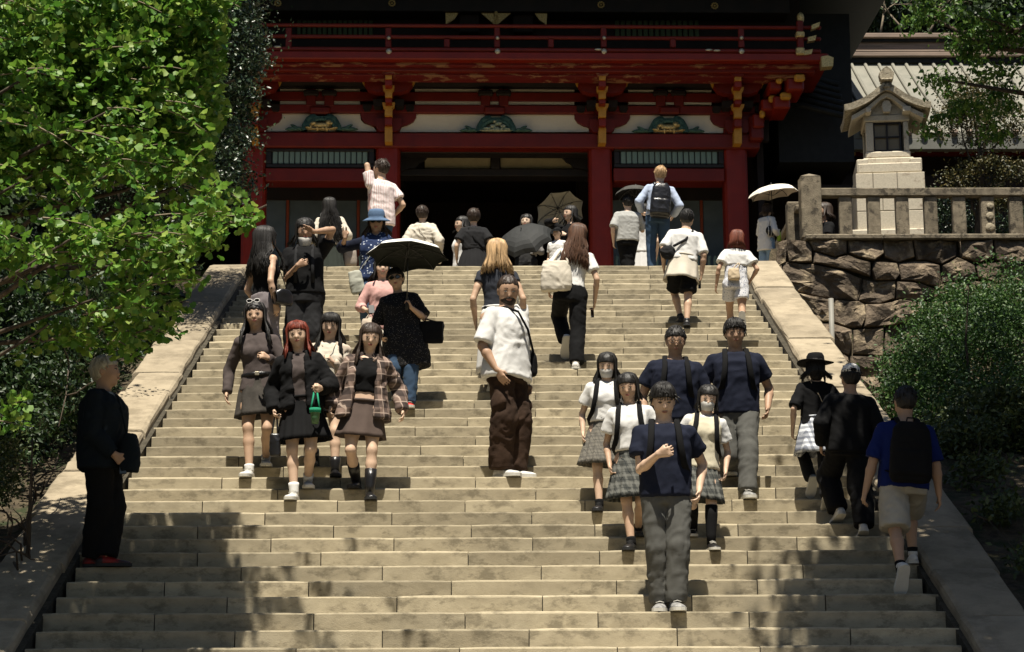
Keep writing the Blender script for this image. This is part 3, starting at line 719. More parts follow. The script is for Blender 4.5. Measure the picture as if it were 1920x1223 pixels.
# ------------------------------------------------------------------ stone fence
FY = 28.45
fence = empty('stone_fence', (6.0, FY, zc1), 0, 'weathered stone balustrade with square post standing on the retaining wall', 'fence')
FO = np.array([6.0, FY, zc1])
def fbox(name, x0, y0, x1, y1, fy, th, m=M_fence, bev=.012):
    a_ = at(x0, y1, fy); b_ = at(x1, y0, fy); z0 = a_[2] if y1 < 450 else zc1
    q = MB(); w_ = b_[0]-a_[0]; h_ = b_[2]-z0
    q.box((-w_/2, 0, 0), (w_/2, th, h_), bev); o = q.build(name, m, fence); o.location = ((a_[0]+b_[0])/2-FO[0], fy-FO[1], z0-FO[2]); return o, w_, h_
o, w_, h_ = fbox('post', 1505, 330, 1539, 455, FY-.06, .27)
m = MB(); m.add([(-w_/2, 0, 0), (w_/2, 0, 0), (w_/2, .27, 0), (-w_/2, .27, 0), (0, .135, .07)], [(0, 1, 4), (1, 2, 4), (2, 3, 4), (3, 0, 4), (0, 3, 2, 1)]).build('post_cap', M_fence, fence).location = (o.location[0], o.location[1], o.location[2]+h_+.001)
fbox('handrail', 1539.5, 351, 2200, 367.5, FY, .16)
fbox('sill', 1539.5, 444.5, 2200, 452, FY-.02, .2)
for x in np.arange(1586, 2180, 53.4):
    hw = 10.5
    fbox('baluster', x-hw, 367.8, x+hw, 444.3, FY+.03, .12, M_lant if 0 else M_fence)
for i in range(5):     # return running back along the landing
    fy = FY+.6+i*.62
    if i in (0, 4): fbox('return_post', 1478+i*3, 378, 1498+i*2, 452, fy, .2)
    else: fbox('return_baluster', 1494, 392, 1503, 450, fy, .1)
fbox('return_rail', 1492, 384, 1503, 394, FY+.4, 3.0)
# pale lichen rosettes on one baluster
for (x, y, r) in ((1856.5, 386, .055), (1856, 405, .062), (1857, 426, .07)):
    p = at(x, y, FY+.02); m = MB(); m.ellipsoid((0, 0, 0), (r, .012, r*.8), 14, 6); m.v = [tuple(np.array(v)*(1+.22*vnoise(np.array([v[0]*30, v[2]*30+y, 1.0]), 2))) for v in m.v]; o = m.build('lichen_patch', M_lroof, fence, True); o.location = p-FO

# ------------------------------------------------------------------ stone lantern
LY = 30.2
lan = empty('stone_lantern', (*at(1668, 445, LY+.5)[:2], ZL), R_(-6), 'tall pale granite lantern with curved roof behind the stone balustrade', 'lantern')
lu = F_PX/(LY)*.985
def lz(py): return at(1668, py, LY)[2]-ZL
def tier(name, y0, y1, w, m=M_lant, bev=.02, d=None, w2=None):
    z1, z0 = lz(y0), lz(y1); d = d or w
    q = MB()
    if w2 is None: q.box((-w/2, -d/2, z0), (w/2, d/2, z1), bev)
    else:
        q.loft([[(-w/2, -d/2, z0), (w/2, -d/2, z0), (w/2, d/2, z0), (-w/2, d/2, z0)], [(-w2/2, -w2/2, z1), (w2/2, -w2/2, z1), (w2/2, w2/2, z1), (-w2/2, w2/2, z1)]])
    return q.build(name, m, lan)
W0 = 131/lu
MB().box((-W0/2-.1, -W0/2-.1, 0), (W0/2+.1, W0/2+.1, lz(432)), .02).build('plinth', M_lant, lan)
z_a, z_b = lz(431.5), lz(324); nr = 3
for r_ in range(3):
    za = z_a+(z_b-z_a)*r_/3; zb = z_a+(z_b-z_a)*(r_+1)/3
    cuts = [-.5, -.12, .2, .5] if r_ % 2 else [-.5, -.25, .1, .5]
    for c0, c1 in zip(cuts[:-1], cuts[1:]):
        MB().box((c0*W0+.003, -W0/2, za+.003), (c1*W0-.003, W0/2, zb-.003), .008).build('base_block', M_lant, lan)
tier('step_slab', 304, 323.5, 122/lu)
for s in (-1, 1): MB().box((s*.40-.09, -.47, lz(320)), (s*.40+.09, .47, lz(296)), .015).build('scroll_block', M_lant, lan)
tier('pedestal', 291, 303.5, 98/lu); tier('pedestal', 277.5, 290.5, 86/lu)
# fire box: four corner posts, sill and head, lattice windows
wb = 82/lu; z0, z1 = lz(277), lz(222)
for sx in (-1, 1):
    for sy in (-1, 1): MB().box((sx*wb/2-.075 if sx > 0 else -wb/2-.0, sy*wb/2-.075 if sy > 0 else -wb/2, z0), (wb/2 if sx > 0 else -wb/2+.075+.04, wb/2 if sy > 0 else -wb/2+.115, z1), .01).build('corner_post', M_lant, lan)
tier('head_beam', 209, 221.5, 88/lu, bev=.015)
for (rot) in (0, 90, 180, 270):
    M = rotz(R_(rot)); ww = wb-.22
    q = MB(); q.box((-ww/2, -wb/2+.07, z0+.005), (ww/2, -wb/2+.09, z1-.005)); q.xf(M); q.build('window_pane', mat('amber_paper_pane', (0.16, 0.13, 0.08), rough=.5), lan)
    q = MB()
    for (a_, b_) in (((-ww/2, z0), (-ww/2+.03, z1)), ((ww/2-.03, z0), (ww/2, z1)), ((-.014, z0), (.014, z1)), ((-ww/2, z0), (ww/2, z0+.03)), ((-ww/2, z1-.03), (ww/2, z1)), ((-ww/2, (z0+z1)/2-.014), (ww/2, (z0+z1)/2+.014))):
        pass
    q.box((-ww/2+.03, -wb/2+.040, z0+.03), (-.014, -wb/2+.041, z0+.031))
    q = MB(); q.box((-ww/2, -wb/2+.04, z0+.002), (-ww/2+.03, -wb/2+.068, z1-.002)); q.box((ww/2-.03, -wb/2+.04, z0+.002), (ww/2, -wb/2+.068, z1-.002))
    q.box((-.014, -wb/2+.042, z0+.03), (.014, -wb/2+.066, z1-.03)); q.box((-ww/2+.031, -wb/2+.04, z0+.002), (ww/2-.031, -wb/2+.068, z0+.03)); q.box((-ww/2+.031, -wb/2+.04, z1-.03), (ww/2-.031, -wb/2+.068, z1-.002))
    q.box((-ww/2+.031, -wb/2+.044, (z0+z1)/2-.012), (-.015, -wb/2+.064, (z0+z1)/2+.012)); q.box((.015, -wb/2+.044, (z0+z1)/2-.012), (ww/2-.031, -wb/2+.064, (z0+z1)/2+.012))
    q.xf(M); q.build('window_lattice', M_black, lan)
# purlin ends and gable strut
for s in (-1, 1): MB().box((s*.28-.05, -.54, lz(211)), (s*.30+.055, .5, lz(201)), .01).build('purlin_end', M_lant, lan)
MB().loft([[(-.05, -.44, lz(207)), (.05, -.44, lz(207)), (.05, -.36, lz(207)), (-.05, -.36, lz(207))], [(-.075, -.44, lz(196)), (.075, -.44, lz(196)), (.075, -.36, lz(196)), (-.075, -.36, lz(196))], [(-.04, -.44, lz(186)), (.04, -.44, lz(186)), (.04, -.36, lz(186)), (-.04, -.36, lz(186))]]).build('gable_strut', M_lant, lan)
g0 = MB(); g0.prism([(-.36, lz(208.5)), (.36, lz(208.5)), (.2, lz(196)), (0, lz(180)), (-.2, lz(196))][::-1][::-1], -.33, .33); g0.build('gable_panel', M_lant, lan)
# curved roof: concave profile swept front to back, eaves flaring at the corners
prof = [(0, 158), (.08, 162), (.18, 172), (.29, 183), (.42, 192), (.53, 199), (.64, 204)]
def rp(t, off=0):
    xs_ = [p[0] for p in prof]; ys_ = [lz(p[1]) for p in prof]; return np.interp(t, xs_, ys_)+off
rings = []
ys = [-.60, -.57, -.4, -.1, .2, .46, .50]
xs_ = list(np.linspace(-.64, .64, 25))
for yv in ys:
    flare = .06*abs(yv/.6)**3; sc = 1.0+.03*abs(yv/.7)
    top_ = [(x*sc, yv, rp(abs(x))+flare*(abs(x)/.64)**2+.0) for x in xs_]
    bot = [(x*sc*.985, yv*.985, rp(abs(x))+flare*(abs(x)/.64)**2-.095-.02*(1-abs(x)/.64)) for x in xs_][::-1]
    rings.append(top_+bot)
q = MB(); q.loft(rings[::-1]); q.build('roof', M_lroof, lan, False)
q = MB(); q.loft([[(x, yv, rp(abs(x))-.13) for x in np.linspace(-.54, .54, 15)]+[(x, yv, rp(abs(x))-.20) for x in np.linspace(.54, -.54, 15)] for yv in (.44, -.50)]); q.build('inner_eave', M_lant, lan)
q = MB(); q.box((-.075, -.62, lz(170)), (.075, .52, lz(157)), .03); q.build('ridge_stone', M_lroof, lan)
q = MB(); q.box((-.09, -.68, lz(156.5)), (.09, -.44, lz(153)), .01); q.build('ridge_ornament', M_lroof, lan)
q = MB(); q.prism([(-.10, lz(152.8)), (.10, lz(152.8)), (.115, lz(143)), (.06, lz(135)), (0, lz(130)), (-.06, lz(135)), (-.115, lz(143))], -.66, -.48); q.build('ridge_ornament', M_lroof, lan)
q = MB(); q.prism([(-.10, lz(152.8)), (.10, lz(152.8)), (.115, lz(143)), (.06, lz(135)), (0, lz(130)), (-.06, lz(135)), (-.115, lz(143))], .36, .52); q.build('ridge_ornament', M_lroof, lan)
# ------------------------------------------------------------------ foliage
def fan_leaf():
    P = [(0, 0, 0)]
    for i, (a, r) in enumerate(((-62, .86), (-38, 1.0), (-14, .98), (0, .80), (14, .98), (38, 1.0), (62, .86))):
        a = R_(a); P.append((math.sin(a)*r, math.cos(a)*r, .10*abs(math.sin(a))*1.2+.06*(i % 2)))
    return np.array(P)*[.62, .8, 1], np.array([(0, i+1, i) for i in range(1, 7)])
def oval_leaf():
    return np.array([(0, 0, 0), (.26, .45, .07), (0, 1, -.05), (-.26, .45, .07)]), np.array([(0, 1, 2), (0, 2, 3)])
def rand_rot(n, r, up_bias=0.0, droop=None):
    """random frames: y axis = leaf direction, z axis = normal biased upwards"""
    d = r.normal(size=(n, 3)); 
    if droop is not None: d += np.array(droop)
    d /= np.linalg.norm(d, axis=1)[:, None]+1e-9
    nrm = r.normal(size=(n, 3)); nrm[:, 2] += up_bias; nrm[:, 1] -= up_bias*.35
    nrm -= d*(nrm*d).sum(1)[:, None]; nrm /= np.linalg.norm(nrm, axis=1)[:, None]+1e-9
    x = np.cross(d, nrm); return np.stack([x, d, nrm], 2)
def leaves_mesh(name, P, Rm, S, tmpl, m):
    V, Fc = tmpl; n = len(P); W = np.einsum('nij,vj->nvi', Rm, V)*S[:, None, None]+P[:, None]
    F_ = (Fc[None]+(np.arange(n)*len(V))[:, None, None]).reshape(-1, 3)
    return mesh_np(name, W.reshape(-1, 3), F_, m)
def blob_points(blobs, n, r, shell=.55, cs_=1.0):
    """clumpy points: many small clusters spread over ellipsoidal blobs (c, (rx,ry,rz), weight)"""
    w_ = np.array([float(b[2]*b[1][0]*b[1][2]) for b in blobs]); w_ /= w_.sum(); out = []
    for b, ww in zip(blobs, w_):
        k = int(n*ww); nc = max(3, k//55); c = np.array(b[0], float); rad = np.array(b[1], float)
        d = r.normal(size=(nc, 3)); d /= np.linalg.norm(d, axis=1)[:, None]; rr = (shell+(1-shell)*r.random(nc)**.6)*(1+.18*r.normal(size=nc))
        cc = c+d*rr[:, None]*rad
        idx = r.integers(0, nc, k); cs = .16*rad.mean()**.35*.8*cs_
        sz = (.5+r.random(nc))[idx][:, None]
        out.append(cc[idx]+r.normal(size=(k, 3))*cs*sz*[1, 1, .55])
    return np.concatenate(out)
def limb_mesh(paths):
    m = MB()
    for pts, ra in paths: m.tube(pts, ra, 7)
    return m
def curve(a, b, sag=0.0, n=6, wob=.06, r=random):
    a = np.array(a, float); b = np.array(b, float); L = np.linalg.norm(b-a)
    return [a+(b-a)*t+np.array([r.uniform(-1, 1), r.uniform(-1, 1), r.uniform(-1, 1)])*wob*L*math.sin(math.pi*t)+np.array([0, 0, sag*L*4*t*(1-t)]) for t in np.linspace(0, 1, n)]
def W(px, py, Y): return at(px, py, Y)
tr = random.Random(21)

# --- ginkgo on the left
gk = empty('ginkgo_tree', (-6.6, 14.8, gz(-6.6, 14.8)), 0, 'bright green ginkgo tree leaning over the left edge of the stone stairs', 'tree')
GK = np.array(gk.location)
limbs = [([(0, 0, -.3), (.1, 0, 1.2), (.05, .1, 2.6), (.3, .1, 4.2), (.3, .2, 6.0), (.5, .2, 9)], [.30, .25, .22, .19, .14, .05])]
ends = [W(500, 385, 13.2), W(330, 430, 12.8), W(130, 450, 12.6), W(430, 30, 15.2), W(300, 90, 14.2), W(440, 150, 15.0), W(390, 250, 14.4), W(380, 330, 14.2), W(220, 200, 13.2), W(90, 120, 13.0), W(60, 330, 12.8), W(180, 560, 13.4), W(340, -150, 15.4), W(420, -260, 14.6), W(150, -200, 14.2), W(300, 560, 15), W(90, 610, 13.4), W(200, 330, 13.4)]
for i, e in enumerate(ends):
    z0 = max(1.0, min(6.5, (e[2]-GK[2])*.62)); limbs.append((curve((.1+z0*.03, .1, z0), e-GK, -.02, 7, .05, tr), list(np.linspace(.05, .008, 7))))
limb_mesh(limbs[:1]).build('trunk', M_bark, gk, True)
limb_mesh(limbs[1:]).build('limb', M_bark, gk, True)
# shoots: sprays along each limb's outer half plus twigs through the crown
LY_ = [-400, -20, 60, 110, 150, 190, 240, 280, 330, 355, 385, 430, 470, 505, 540, 600, 640, 662, 700, 760, 850, 900]; LX_ = [900, 450, 440, 425, 415, 430, 400, 385, 395, 440, 490, 458, 440, 405, 385, 368, 330, 290, 150, 90, 80, 20]
r = np.random.default_rng(4); shoots = []; twg = MB()
def spray(c, n, spread, dirv, L):
    for _ in range(n):
        p0 = c+r.normal(size=3)*spread
        d = unit(np.array(dirv)+r.normal(size=3)*[.55, .5, .28]); ln = L*r.uniform(.5, 1.2)
        pts = [p0+d*ln*t+np.array([0, 0, -.18*ln*t*t]) for t in np.linspace(0, 1, 4)]
        q_ = proj(pts[-1])
        if q_[0] > np.interp(q_[1], LY_, LX_)+4 or proj(pts[0])[0] > np.interp(q_[1], LY_, LX_): continue
        twg.tube([p-GK for p in pts], [.006, .005, .004, .002], 4, caps=False)
        for t in np.linspace(.08, 1, max(3, int(ln/.06))): shoots.append(p0+d*ln*t+np.array([0, 0, -.18*ln*t*t]))
for px, py, Y, n, sp in (
    (400, 400, 13.3, 14, (.14, .3, .08)), (450, 420, 13.3, 7, (.10, .25, .08)), (420, 450, 13.4, 7, (.12, .3, .08)), (330, 600, 14.0, 8, (.2, .4, .1)), (180, 520, 13.8, 8, (.35, .4, .12)), (300, 500, 13.8, 9, (.25, .4, .1)), (90, 520, 13.6, 7, (.3, .4, .12)), (220, 640, 14.2, 7, (.25, .4, .08)), (470, 392, 13.2, 4, (.08, .2, .05)), (300, 440, 13.0, 9, (.18, .3, .10)), (180, 450, 12.8, 9, (.2, .3, .12)), (60, 430, 12.7, 9, (.2, .3, .14)), (370, 480, 13.3, 6, (.15, .3, .08)), (440, 460, 13.4, 4, (.08, .2, .08)),
    (430, 20, 15.2, 12, (.2, .4, .22)), (330, 60, 14.4, 12, (.25, .4, .2)), (400, 130, 15.0, 11, (.2, .4, .18)), (250, 100, 14.0, 12, (.3, .4, .22)), (120, 40, 13.6, 12, (.3, .4, .2)), (30, 60, 13.2, 11, (.2, .4, .25)),
    (380, 190, 14.8, 9, (.15, .4, .1)), (230, 160, 13.6, 10, (.3, .3, .12)), (340, 240, 14.4, 9, (.18, .4, .08)), (170, 240, 13.2, 5, (.25, .3, .1)), (380, 280, 14.2, 7, (.1, .3, .05)), (280, 260, 13.8, 8, (.2, .3, .07)), (60, 270, 13.0, 3, (.2, .3, .1)), (130, 330, 13.0, 5, (.25, .3, .1)), (30, 150, 13.0, 3, (.15, .3, .12)), (370, 345, 14.0, 5, (.12, .3, .04)), (300, 330, 14.0, 6, (.2, .4, .06)), (50, 350, 13.2, 5, (.2, .3, .06)),
    (320, 540, 14.0, 7, (.2, .4, .1)), (250, 600, 14.0, 6, (.25, .4, .1)), (310, 625, 14.2, 5, (.12, .3, .06)), (130, 580, 13.6, 5, (.3, .3, .12)), (370, 590, 14.2, 3, (.08, .3, .04)), (30, 540, 13.3, 5, (.2, .3, .15)), (60, 800, 13.0, 5, (.14, .2, .05)), (20, 830, 13.0, 4, (.1, .2, .06)), (10, 480, 12.8, 6, (.2, .3, .1)), (100, 150, 14.0, 6, (.3, .5, .3)), (250, 20, 15.0, 10, (.4, .5, .3)), (420, 80, 15.6, 8, (.15, .3, .2)), (60, 200, 13.6, 3, (.3, .4, .2)),
    (200, -80, 14.4, 16, (.6, .7, .3)), (420, -110, 14.6, 18, (.35, .7, .35)), (60, -180, 13.6, 18, (.6, .7, .4)), (350, -260, 14.0, 20, (.55, .8, .4)), (470, -230, 14.2, 9, (.3, .7, .3)), (300, -420, 13.6, 14, (.8, .8, .4)), (-150, 100, 14, 16, (.5, .7, .6)), (-200, -200, 14, 16, (.7, .8, .6)), (-150, 400, 14, 14, (.5, .6, .5))):
    spray(W(px, py, Y), n, np.array(sp), (.75, -.35, .05), .42)
for _ in range(7500):      # the deeper, hidden part of the crown that shades the lower steps
    Yb = r.uniform(13.4, 16.4); q_ = W(r.uniform(-300, 415), r.uniform(-60, 330), Yb); c_ = vnoise(q_*1.3, 9)
    if c_ > -.55+max(0, (q_[0]+2.5))*1.3: shoots.append(q_)
shoots = np.array(shoots); k = 6
d_ = shoots-CAM; s_ = d_@fw; X_ = 960+F_PX*(d_@rt)/s_; Y_ = 611.5-F_PX*(d_@up)/s_
lim_ = np.interp(Y_, [-400, -20, 60, 110, 150, 190, 240, 280, 330, 355, 385, 430, 470, 505, 540, 600, 640, 662, 700, 760, 850, 900], [900, 450, 440, 425, 415, 430, 400, 385, 395, 440, 490, 458, 440, 405, 385, 368, 330, 290, 150, 90, 80, 20])
keep = (X_ < lim_-8+14*r.random(len(X_))); shoots = shoots[keep]
P = np.repeat(shoots, k, 0); n = len(P); Rm = rand_rot(n, r, 1.3, (.25, -.45, -.25)); S = r.uniform(.050, .082, n)
P = P+Rm[:, :, 1]*r.uniform(.015, .05, n)[:, None]
px_, py_ = [], []
d_ = P-CAM; s_ = d_@fw; X_ = 960+F_PX*(d_@rt)/s_; Y_ = 611.5-F_PX*(d_@up)/s_
inv = (X_ > 5) & (X_ < 520) & (Y_ > 5) & (Y_ < 860); score = np.where(inv, S/s_, 0)+np.where(inv, .0008*r.random(n), 0)
top = np.argsort(-score)[:300]; rest = np.setdiff1d(np.arange(n), top)
o = link('crown', leaves_mesh('crown', P[rest]-GK, Rm[rest], S[rest], fan_leaf(), M_ginkgo), gk, kind='stuff')
lv = [mesh_np('leaf', fan_leaf()[0]*[1, 1, s], fan_leaf()[1], M_ginkgo) for s in (.6, 1.0, 1.5, 2.0, -1)]
for q, i in enumerate(top):
    o = link('leaf', lv[q % 5], gk); M4 = Matrix.Identity(4)
    for a in range(3):
        for b_ in range(3): M4[a][b_] = float(Rm[i][a, b_]*S[i])
        M4[a][3] = float(P[i][a]-GK[a])
    o.matrix_local = M4
twg.build('twig', M_twig, gk, kind='stuff')

def tree(name, label, base, trunk_r, limb_ends, blobs, nl, size, m, seed, cat='tree', droop=(0, 0, -.2), upb=1.0, crown='crown', stem='trunk', bark=None, shell=.55, group=None, fork=.45, kind=None, cs=1.0):
    rr = random.Random(seed); r = np.random.default_rng(seed); base = np.array(base, float)
    root = empty(name, base, 0, label, cat, group)
    hb = max(e[2] for e in limb_ends)-base[2]; cxy = np.mean([e[:2] for e in limb_ends], 0)-base[:2]
    tp = [np.array([cxy[0]*t*.6, cxy[1]*t*.6, hb*t]) + (np.array([rr.uniform(-.05, .05)*hb*.4, 0, 0]) if 0 < t < 1 else 0) for t in (0, .15, .4, .7, .95)]
    tp[0][2] = -.3
    limb_mesh([(tp, [trunk_r*1.2, trunk_r, trunk_r*.85, trunk_r*.6, trunk_r*.25])]).build(stem, bark or M_bark, root, True)
    L = []
    for e in limb_ends:
        t = rr.uniform(fork*.6, fork+.3); a = np.array([cxy[0]*t*.6, cxy[1]*t*.6, hb*t]); L.append((curve(a, e-base, .02, 6, .07, rr), list(np.linspace(trunk_r*.5, trunk_r*.06+.003, 6))))
        main = L[-1][0]
        for q in range(3):
            b0 = main[3+q % 2]; L.append((curve(b0, b0+(np.array([rr.uniform(-.5, .5), rr.uniform(-.5, .3), rr.uniform(-.1, .4)]))*max(.6, hb*.15), 0, 4, .1, rr), [trunk_r*.15+.004, .008, .005, .003]))
    limb_mesh(L).build('limb' if stem == 'trunk' else 'branch', bark or M_bark, root, True)
    P = blob_points(blobs, nl, r, shell, cs)
    P = P[~((np.abs(P[:, 0]) < 4.02) & (P[:, 2] < np.polyval(pZ, np.minimum(P[:, 1], YL))+1.4))]; n = len(P); Rm = rand_rot(n, r, upb, droop); S = r.uniform(size*.7, size*1.3, n)
    link(crown, leaves_mesh(crown, P-base, Rm, S, oval_leaf(), m), root, kind='stuff')
    return root
def B(px, py, Y, rx, ry, rz, w=1.0): return (W(px, py, Y), (rx, ry, rz), w)

# --- dark evergreen left of the gate
tree('evergreen_oak', 'dense dark small-leaved evergreen tree standing between the ginkgo and the vermilion gate', (-5.2, 25.2, gz(-5.2, 25.2)), .2,
     [W(440, 60, 24.8), W(380, 200, 24.6), W(430, 330, 24.6), W(350, 400, 24.6), W(300, 100, 25), W(460, 150, 25)],
     [B(440, 40, 24.8, .36, .8, .9, 1.3), B(400, 150, 24.6, .55, .9, .8), B(462, 90, 25, .22, .6, .55, 1.3), B(450, 190, 24.8, .22, .6, .5, 1.3), B(430, 300, 24.6, .26, .7, .5, 1.3), B(400, 400, 24.4, .34, .8, .55, 1.2), B(350, 330, 24.6, .6, .9, .8),
      B(330, 500, 24, .55, .8, .6), B(250, 250, 25, .9, 1, 1.6, .7), B(380, -150, 24.8, .9, 1.2, 1.0, .8), B(150, 0, 25.5, 1.2, 1.0, 1.6, .7), B(400, 480, 24.2, .16, .6, .3, 1.3)],
     78000, .055, M_ever, 5, shell=.5)
# --- woodland closing the view on the left and right
def forest(label, blobs, n, base, seed, size=.17, m=M_forest):
    ends = [np.array(b[0]) for b in blobs[:6]]
    return tree('forest_tree', label, base, .3, ends, blobs, n, size, m, seed, shell=.35)
forest('tall dark tree filling the gap far left behind the ginkgo', [B(120, 150, 29, 1.9, 1.2, 2.4), B(60, 350, 28, 2.2, 1.4, 2.2), B(260, 420, 27.6, .8, .8, 1.2), B(180, -60, 30, 1.0, 1.3, 2), B(-80, 50, 28, 2.4, 1.4, 3), B(160, 560, 26, 1.6, .8, 1.2)], 26000, (-9, 28, 8), 12)
forest('tall tree with pale bare branches rising behind the copper roof beside the gate', [B(1660, 20, 50, 2.4, 1.5, 2.0), B(1600, -30, 51, 2.4, 1.5, 2.2), B(1760, -20, 50, 3.0, 2, 2.6), B(1700, -180, 50, 4, 2, 3), B(1650, 60, 51, 2.0, 1, 1.2)], 12000, (12, 50, ZL), 13, size=.2)
forest('broad tree rising behind the right end of the copper roof', [B(1860, 0, 49, 3.2, 2, 2.8), B(1960, 60, 48, 3.0, 2, 2.6), B(1840, 70, 50, 2.8, 1, 1.2), B(1900, -180, 49, 4, 2, 3)], 12000, (15.5, 49, ZL), 14, size=.2)
bm_ = MB(); rr = random.Random(4)
def twig_rec(p0, d, L, ra, lv):
    p1 = p0+d*L; mid_ = (p0+p1)/2+np.array([rr.gauss(0, .06), rr.gauss(0, .06), rr.gauss(0, .06)])*L
    bm_.tube([p0, mid_, p1], [ra, ra*.8, ra*.6], 5)
    if lv > 0:
        for _ in range(rr.choice((2, 3))): twig_rec(p1, unit(d+np.array([rr.gauss(0, .5), rr.gauss(0, .3), rr.gauss(.1, .4)])), L*rr.uniform(.55, .85), ra*.6, lv-1)
for (x, y, dx) in ((1618, 66, -.3), (1650, 66, .2), (1690, 64, -.5), (1740, 66, .4)): twig_rec(W(x, y, 47), unit(np.array([dx, 0, 1.0])), .55, .035, 4)
bm_.build('bare_branches', M_twig, None, True, label='tangle of pale bare branches just above the left end of the copper roof ridge', cat='branch')
# backdrop hill behind everything
m = MB(); xs_ = np.linspace(-90, 90, 37); V = []
for j, (y, zz) in enumerate(((56, ZL-1), (62, ZL+10), (75, ZL+22), (100, ZL+30), (140, ZL+30))):
    for x in xs_: V.append((x, y+2*math.sin(x*.2), zz+1.5*math.sin(x*.35+j)+1.2*math.sin(x*.9+j*2)))
Fc = [(j*37+i, j*37+i+1, (j+1)*37+i+1, (j+1)*37+i) for j in range(4) for i in range(36)]
link('wooded_hill', mesh_np('wooded_hill', np.array(V), Fc, mat('hill_foliage', (0.012, 0.022, 0.008), (0.03, 0.05, 0.015), rough=1, scale=.8, detail=12, bump=1, bscale=1.5, bdist=.5), True), kind='structure')

# tall woodland on both sides and behind the viewer (unseen, added to block low sky light)
def wood(blobs, n, seed, nm):
    r = np.random.default_rng(seed); P = blob_points([(np.array(c), rr_, 1) for c, rr_ in blobs], n, r, .6); k = len(P)
    link('sky_blocking_woodland', leaves_mesh('sky_blocking_woodland', P, rand_rot(k, r, .6), r.uniform(.5, .9, k), oval_leaf(), M_forest), kind='stuff')
wood([((-14, y, 8+6*math.sin(y)), (4.5, 4.5, 8)) for y in (2, 9, 16, 23, 30)]+[((-20, y, 12), (5, 5, 9)) for y in (5, 14, 24, 34)], 16000, 71, 'a')
wood([((14.5, y, 8+5*math.cos(y)), (4.5, 4.5, 8)) for y in (2, 9, 16, 23, 31)]+[((20, y, 13), (5, 5, 9)) for y in (5, 14, 24, 36)], 16000, 72, 'b')
wood([((x, -16, 9), (6, 4, 10)) for x in (-22, -11, 0, 11, 22)]+[((x, -24, 12), (6, 4, 12)) for x in (-16, -5, 6, 17)], 16000, 73, 'c')
# --- shrubs on the left slope
def shrub(label, blobs, n, size, m, seed, group=None, name='shrub'):
    c = np.mean([b[0] for b in blobs], 0); base = (c[0], c[1], float(gz(c[0], c[1])))
    return tree(name, label, base, .022, [np.array(b[0]) for b in blobs], blobs, n, size, m, seed, cat='shrub', crown='foliage', stem='stem', bark=M_bark, shell=.45, group=group, fork=.2)
def blobs_at(lst): return [(np.array([x, y, float(gz(x, y))+h]), (rx, ry, rz), w_) for (x, y, h, rx, ry, rz, w_) in lst]
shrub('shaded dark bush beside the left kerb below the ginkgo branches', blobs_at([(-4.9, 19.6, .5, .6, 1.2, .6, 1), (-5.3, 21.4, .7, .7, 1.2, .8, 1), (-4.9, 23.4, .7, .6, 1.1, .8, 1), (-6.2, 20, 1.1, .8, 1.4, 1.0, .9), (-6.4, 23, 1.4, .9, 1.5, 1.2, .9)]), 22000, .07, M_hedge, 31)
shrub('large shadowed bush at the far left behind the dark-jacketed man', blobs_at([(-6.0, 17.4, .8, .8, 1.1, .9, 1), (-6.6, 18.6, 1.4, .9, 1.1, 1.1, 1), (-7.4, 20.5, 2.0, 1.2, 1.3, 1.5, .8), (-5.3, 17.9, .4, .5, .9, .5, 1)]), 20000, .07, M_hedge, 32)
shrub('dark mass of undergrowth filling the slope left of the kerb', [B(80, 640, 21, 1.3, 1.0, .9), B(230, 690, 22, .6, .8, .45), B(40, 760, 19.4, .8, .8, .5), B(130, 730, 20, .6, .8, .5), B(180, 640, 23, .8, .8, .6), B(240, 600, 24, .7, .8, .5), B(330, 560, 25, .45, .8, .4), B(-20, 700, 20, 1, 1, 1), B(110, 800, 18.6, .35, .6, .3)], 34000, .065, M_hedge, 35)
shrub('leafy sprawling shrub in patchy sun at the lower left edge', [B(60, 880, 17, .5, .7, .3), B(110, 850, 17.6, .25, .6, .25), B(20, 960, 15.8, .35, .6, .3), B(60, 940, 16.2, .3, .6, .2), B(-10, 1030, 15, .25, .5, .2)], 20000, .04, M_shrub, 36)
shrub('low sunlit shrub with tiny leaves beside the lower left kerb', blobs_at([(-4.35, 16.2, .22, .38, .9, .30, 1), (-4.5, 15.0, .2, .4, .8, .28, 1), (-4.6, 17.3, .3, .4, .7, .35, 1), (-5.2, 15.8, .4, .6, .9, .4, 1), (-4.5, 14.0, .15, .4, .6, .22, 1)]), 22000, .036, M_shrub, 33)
shrub('small weedy plant growing over the left kerb by the stairs', blobs_at([(-4.05, 20.6, .30, .16, .3, .25, 1), (-4.1, 21.3, .4, .2, .3, .3, 1)]), 900, .06, M_shrub, 34)
# unseen canopy above the frame, added to shade the left slope
tree('overhead_shade_tree', 'spreading tree whose crown roofs the left slope above the picture', (-9.0, 19.5, gz(-9, 19.5)), .35,
     [np.array((-7, 18, 10.5)), np.array((-6, 20.5, 11)), np.array((-5.5, 22, 11.5)), np.array((-8, 22, 11))],
     [(np.array((-6.4, 17.0, 9.6)), (1.4, 1.6, .8), 1), (np.array((-6.1, 19.2, 10.4)), (1.4, 1.4, .8), 1), (np.array((-6.1, 21.6, 11.2)), (1.4, 1.4, .8), 1), (np.array((-8.5, 22.6, 11.2)), (2, 1.5, .9), 1), (np.array((-9, 19.5, 10.8)), (2, 1.8, .9), 1), (np.array((-8.0, 15.0, 9.8)), (1.6, 1.6, .8), 1)], 60000, .15, M_hedge, 41, shell=.1, cs=2.6)

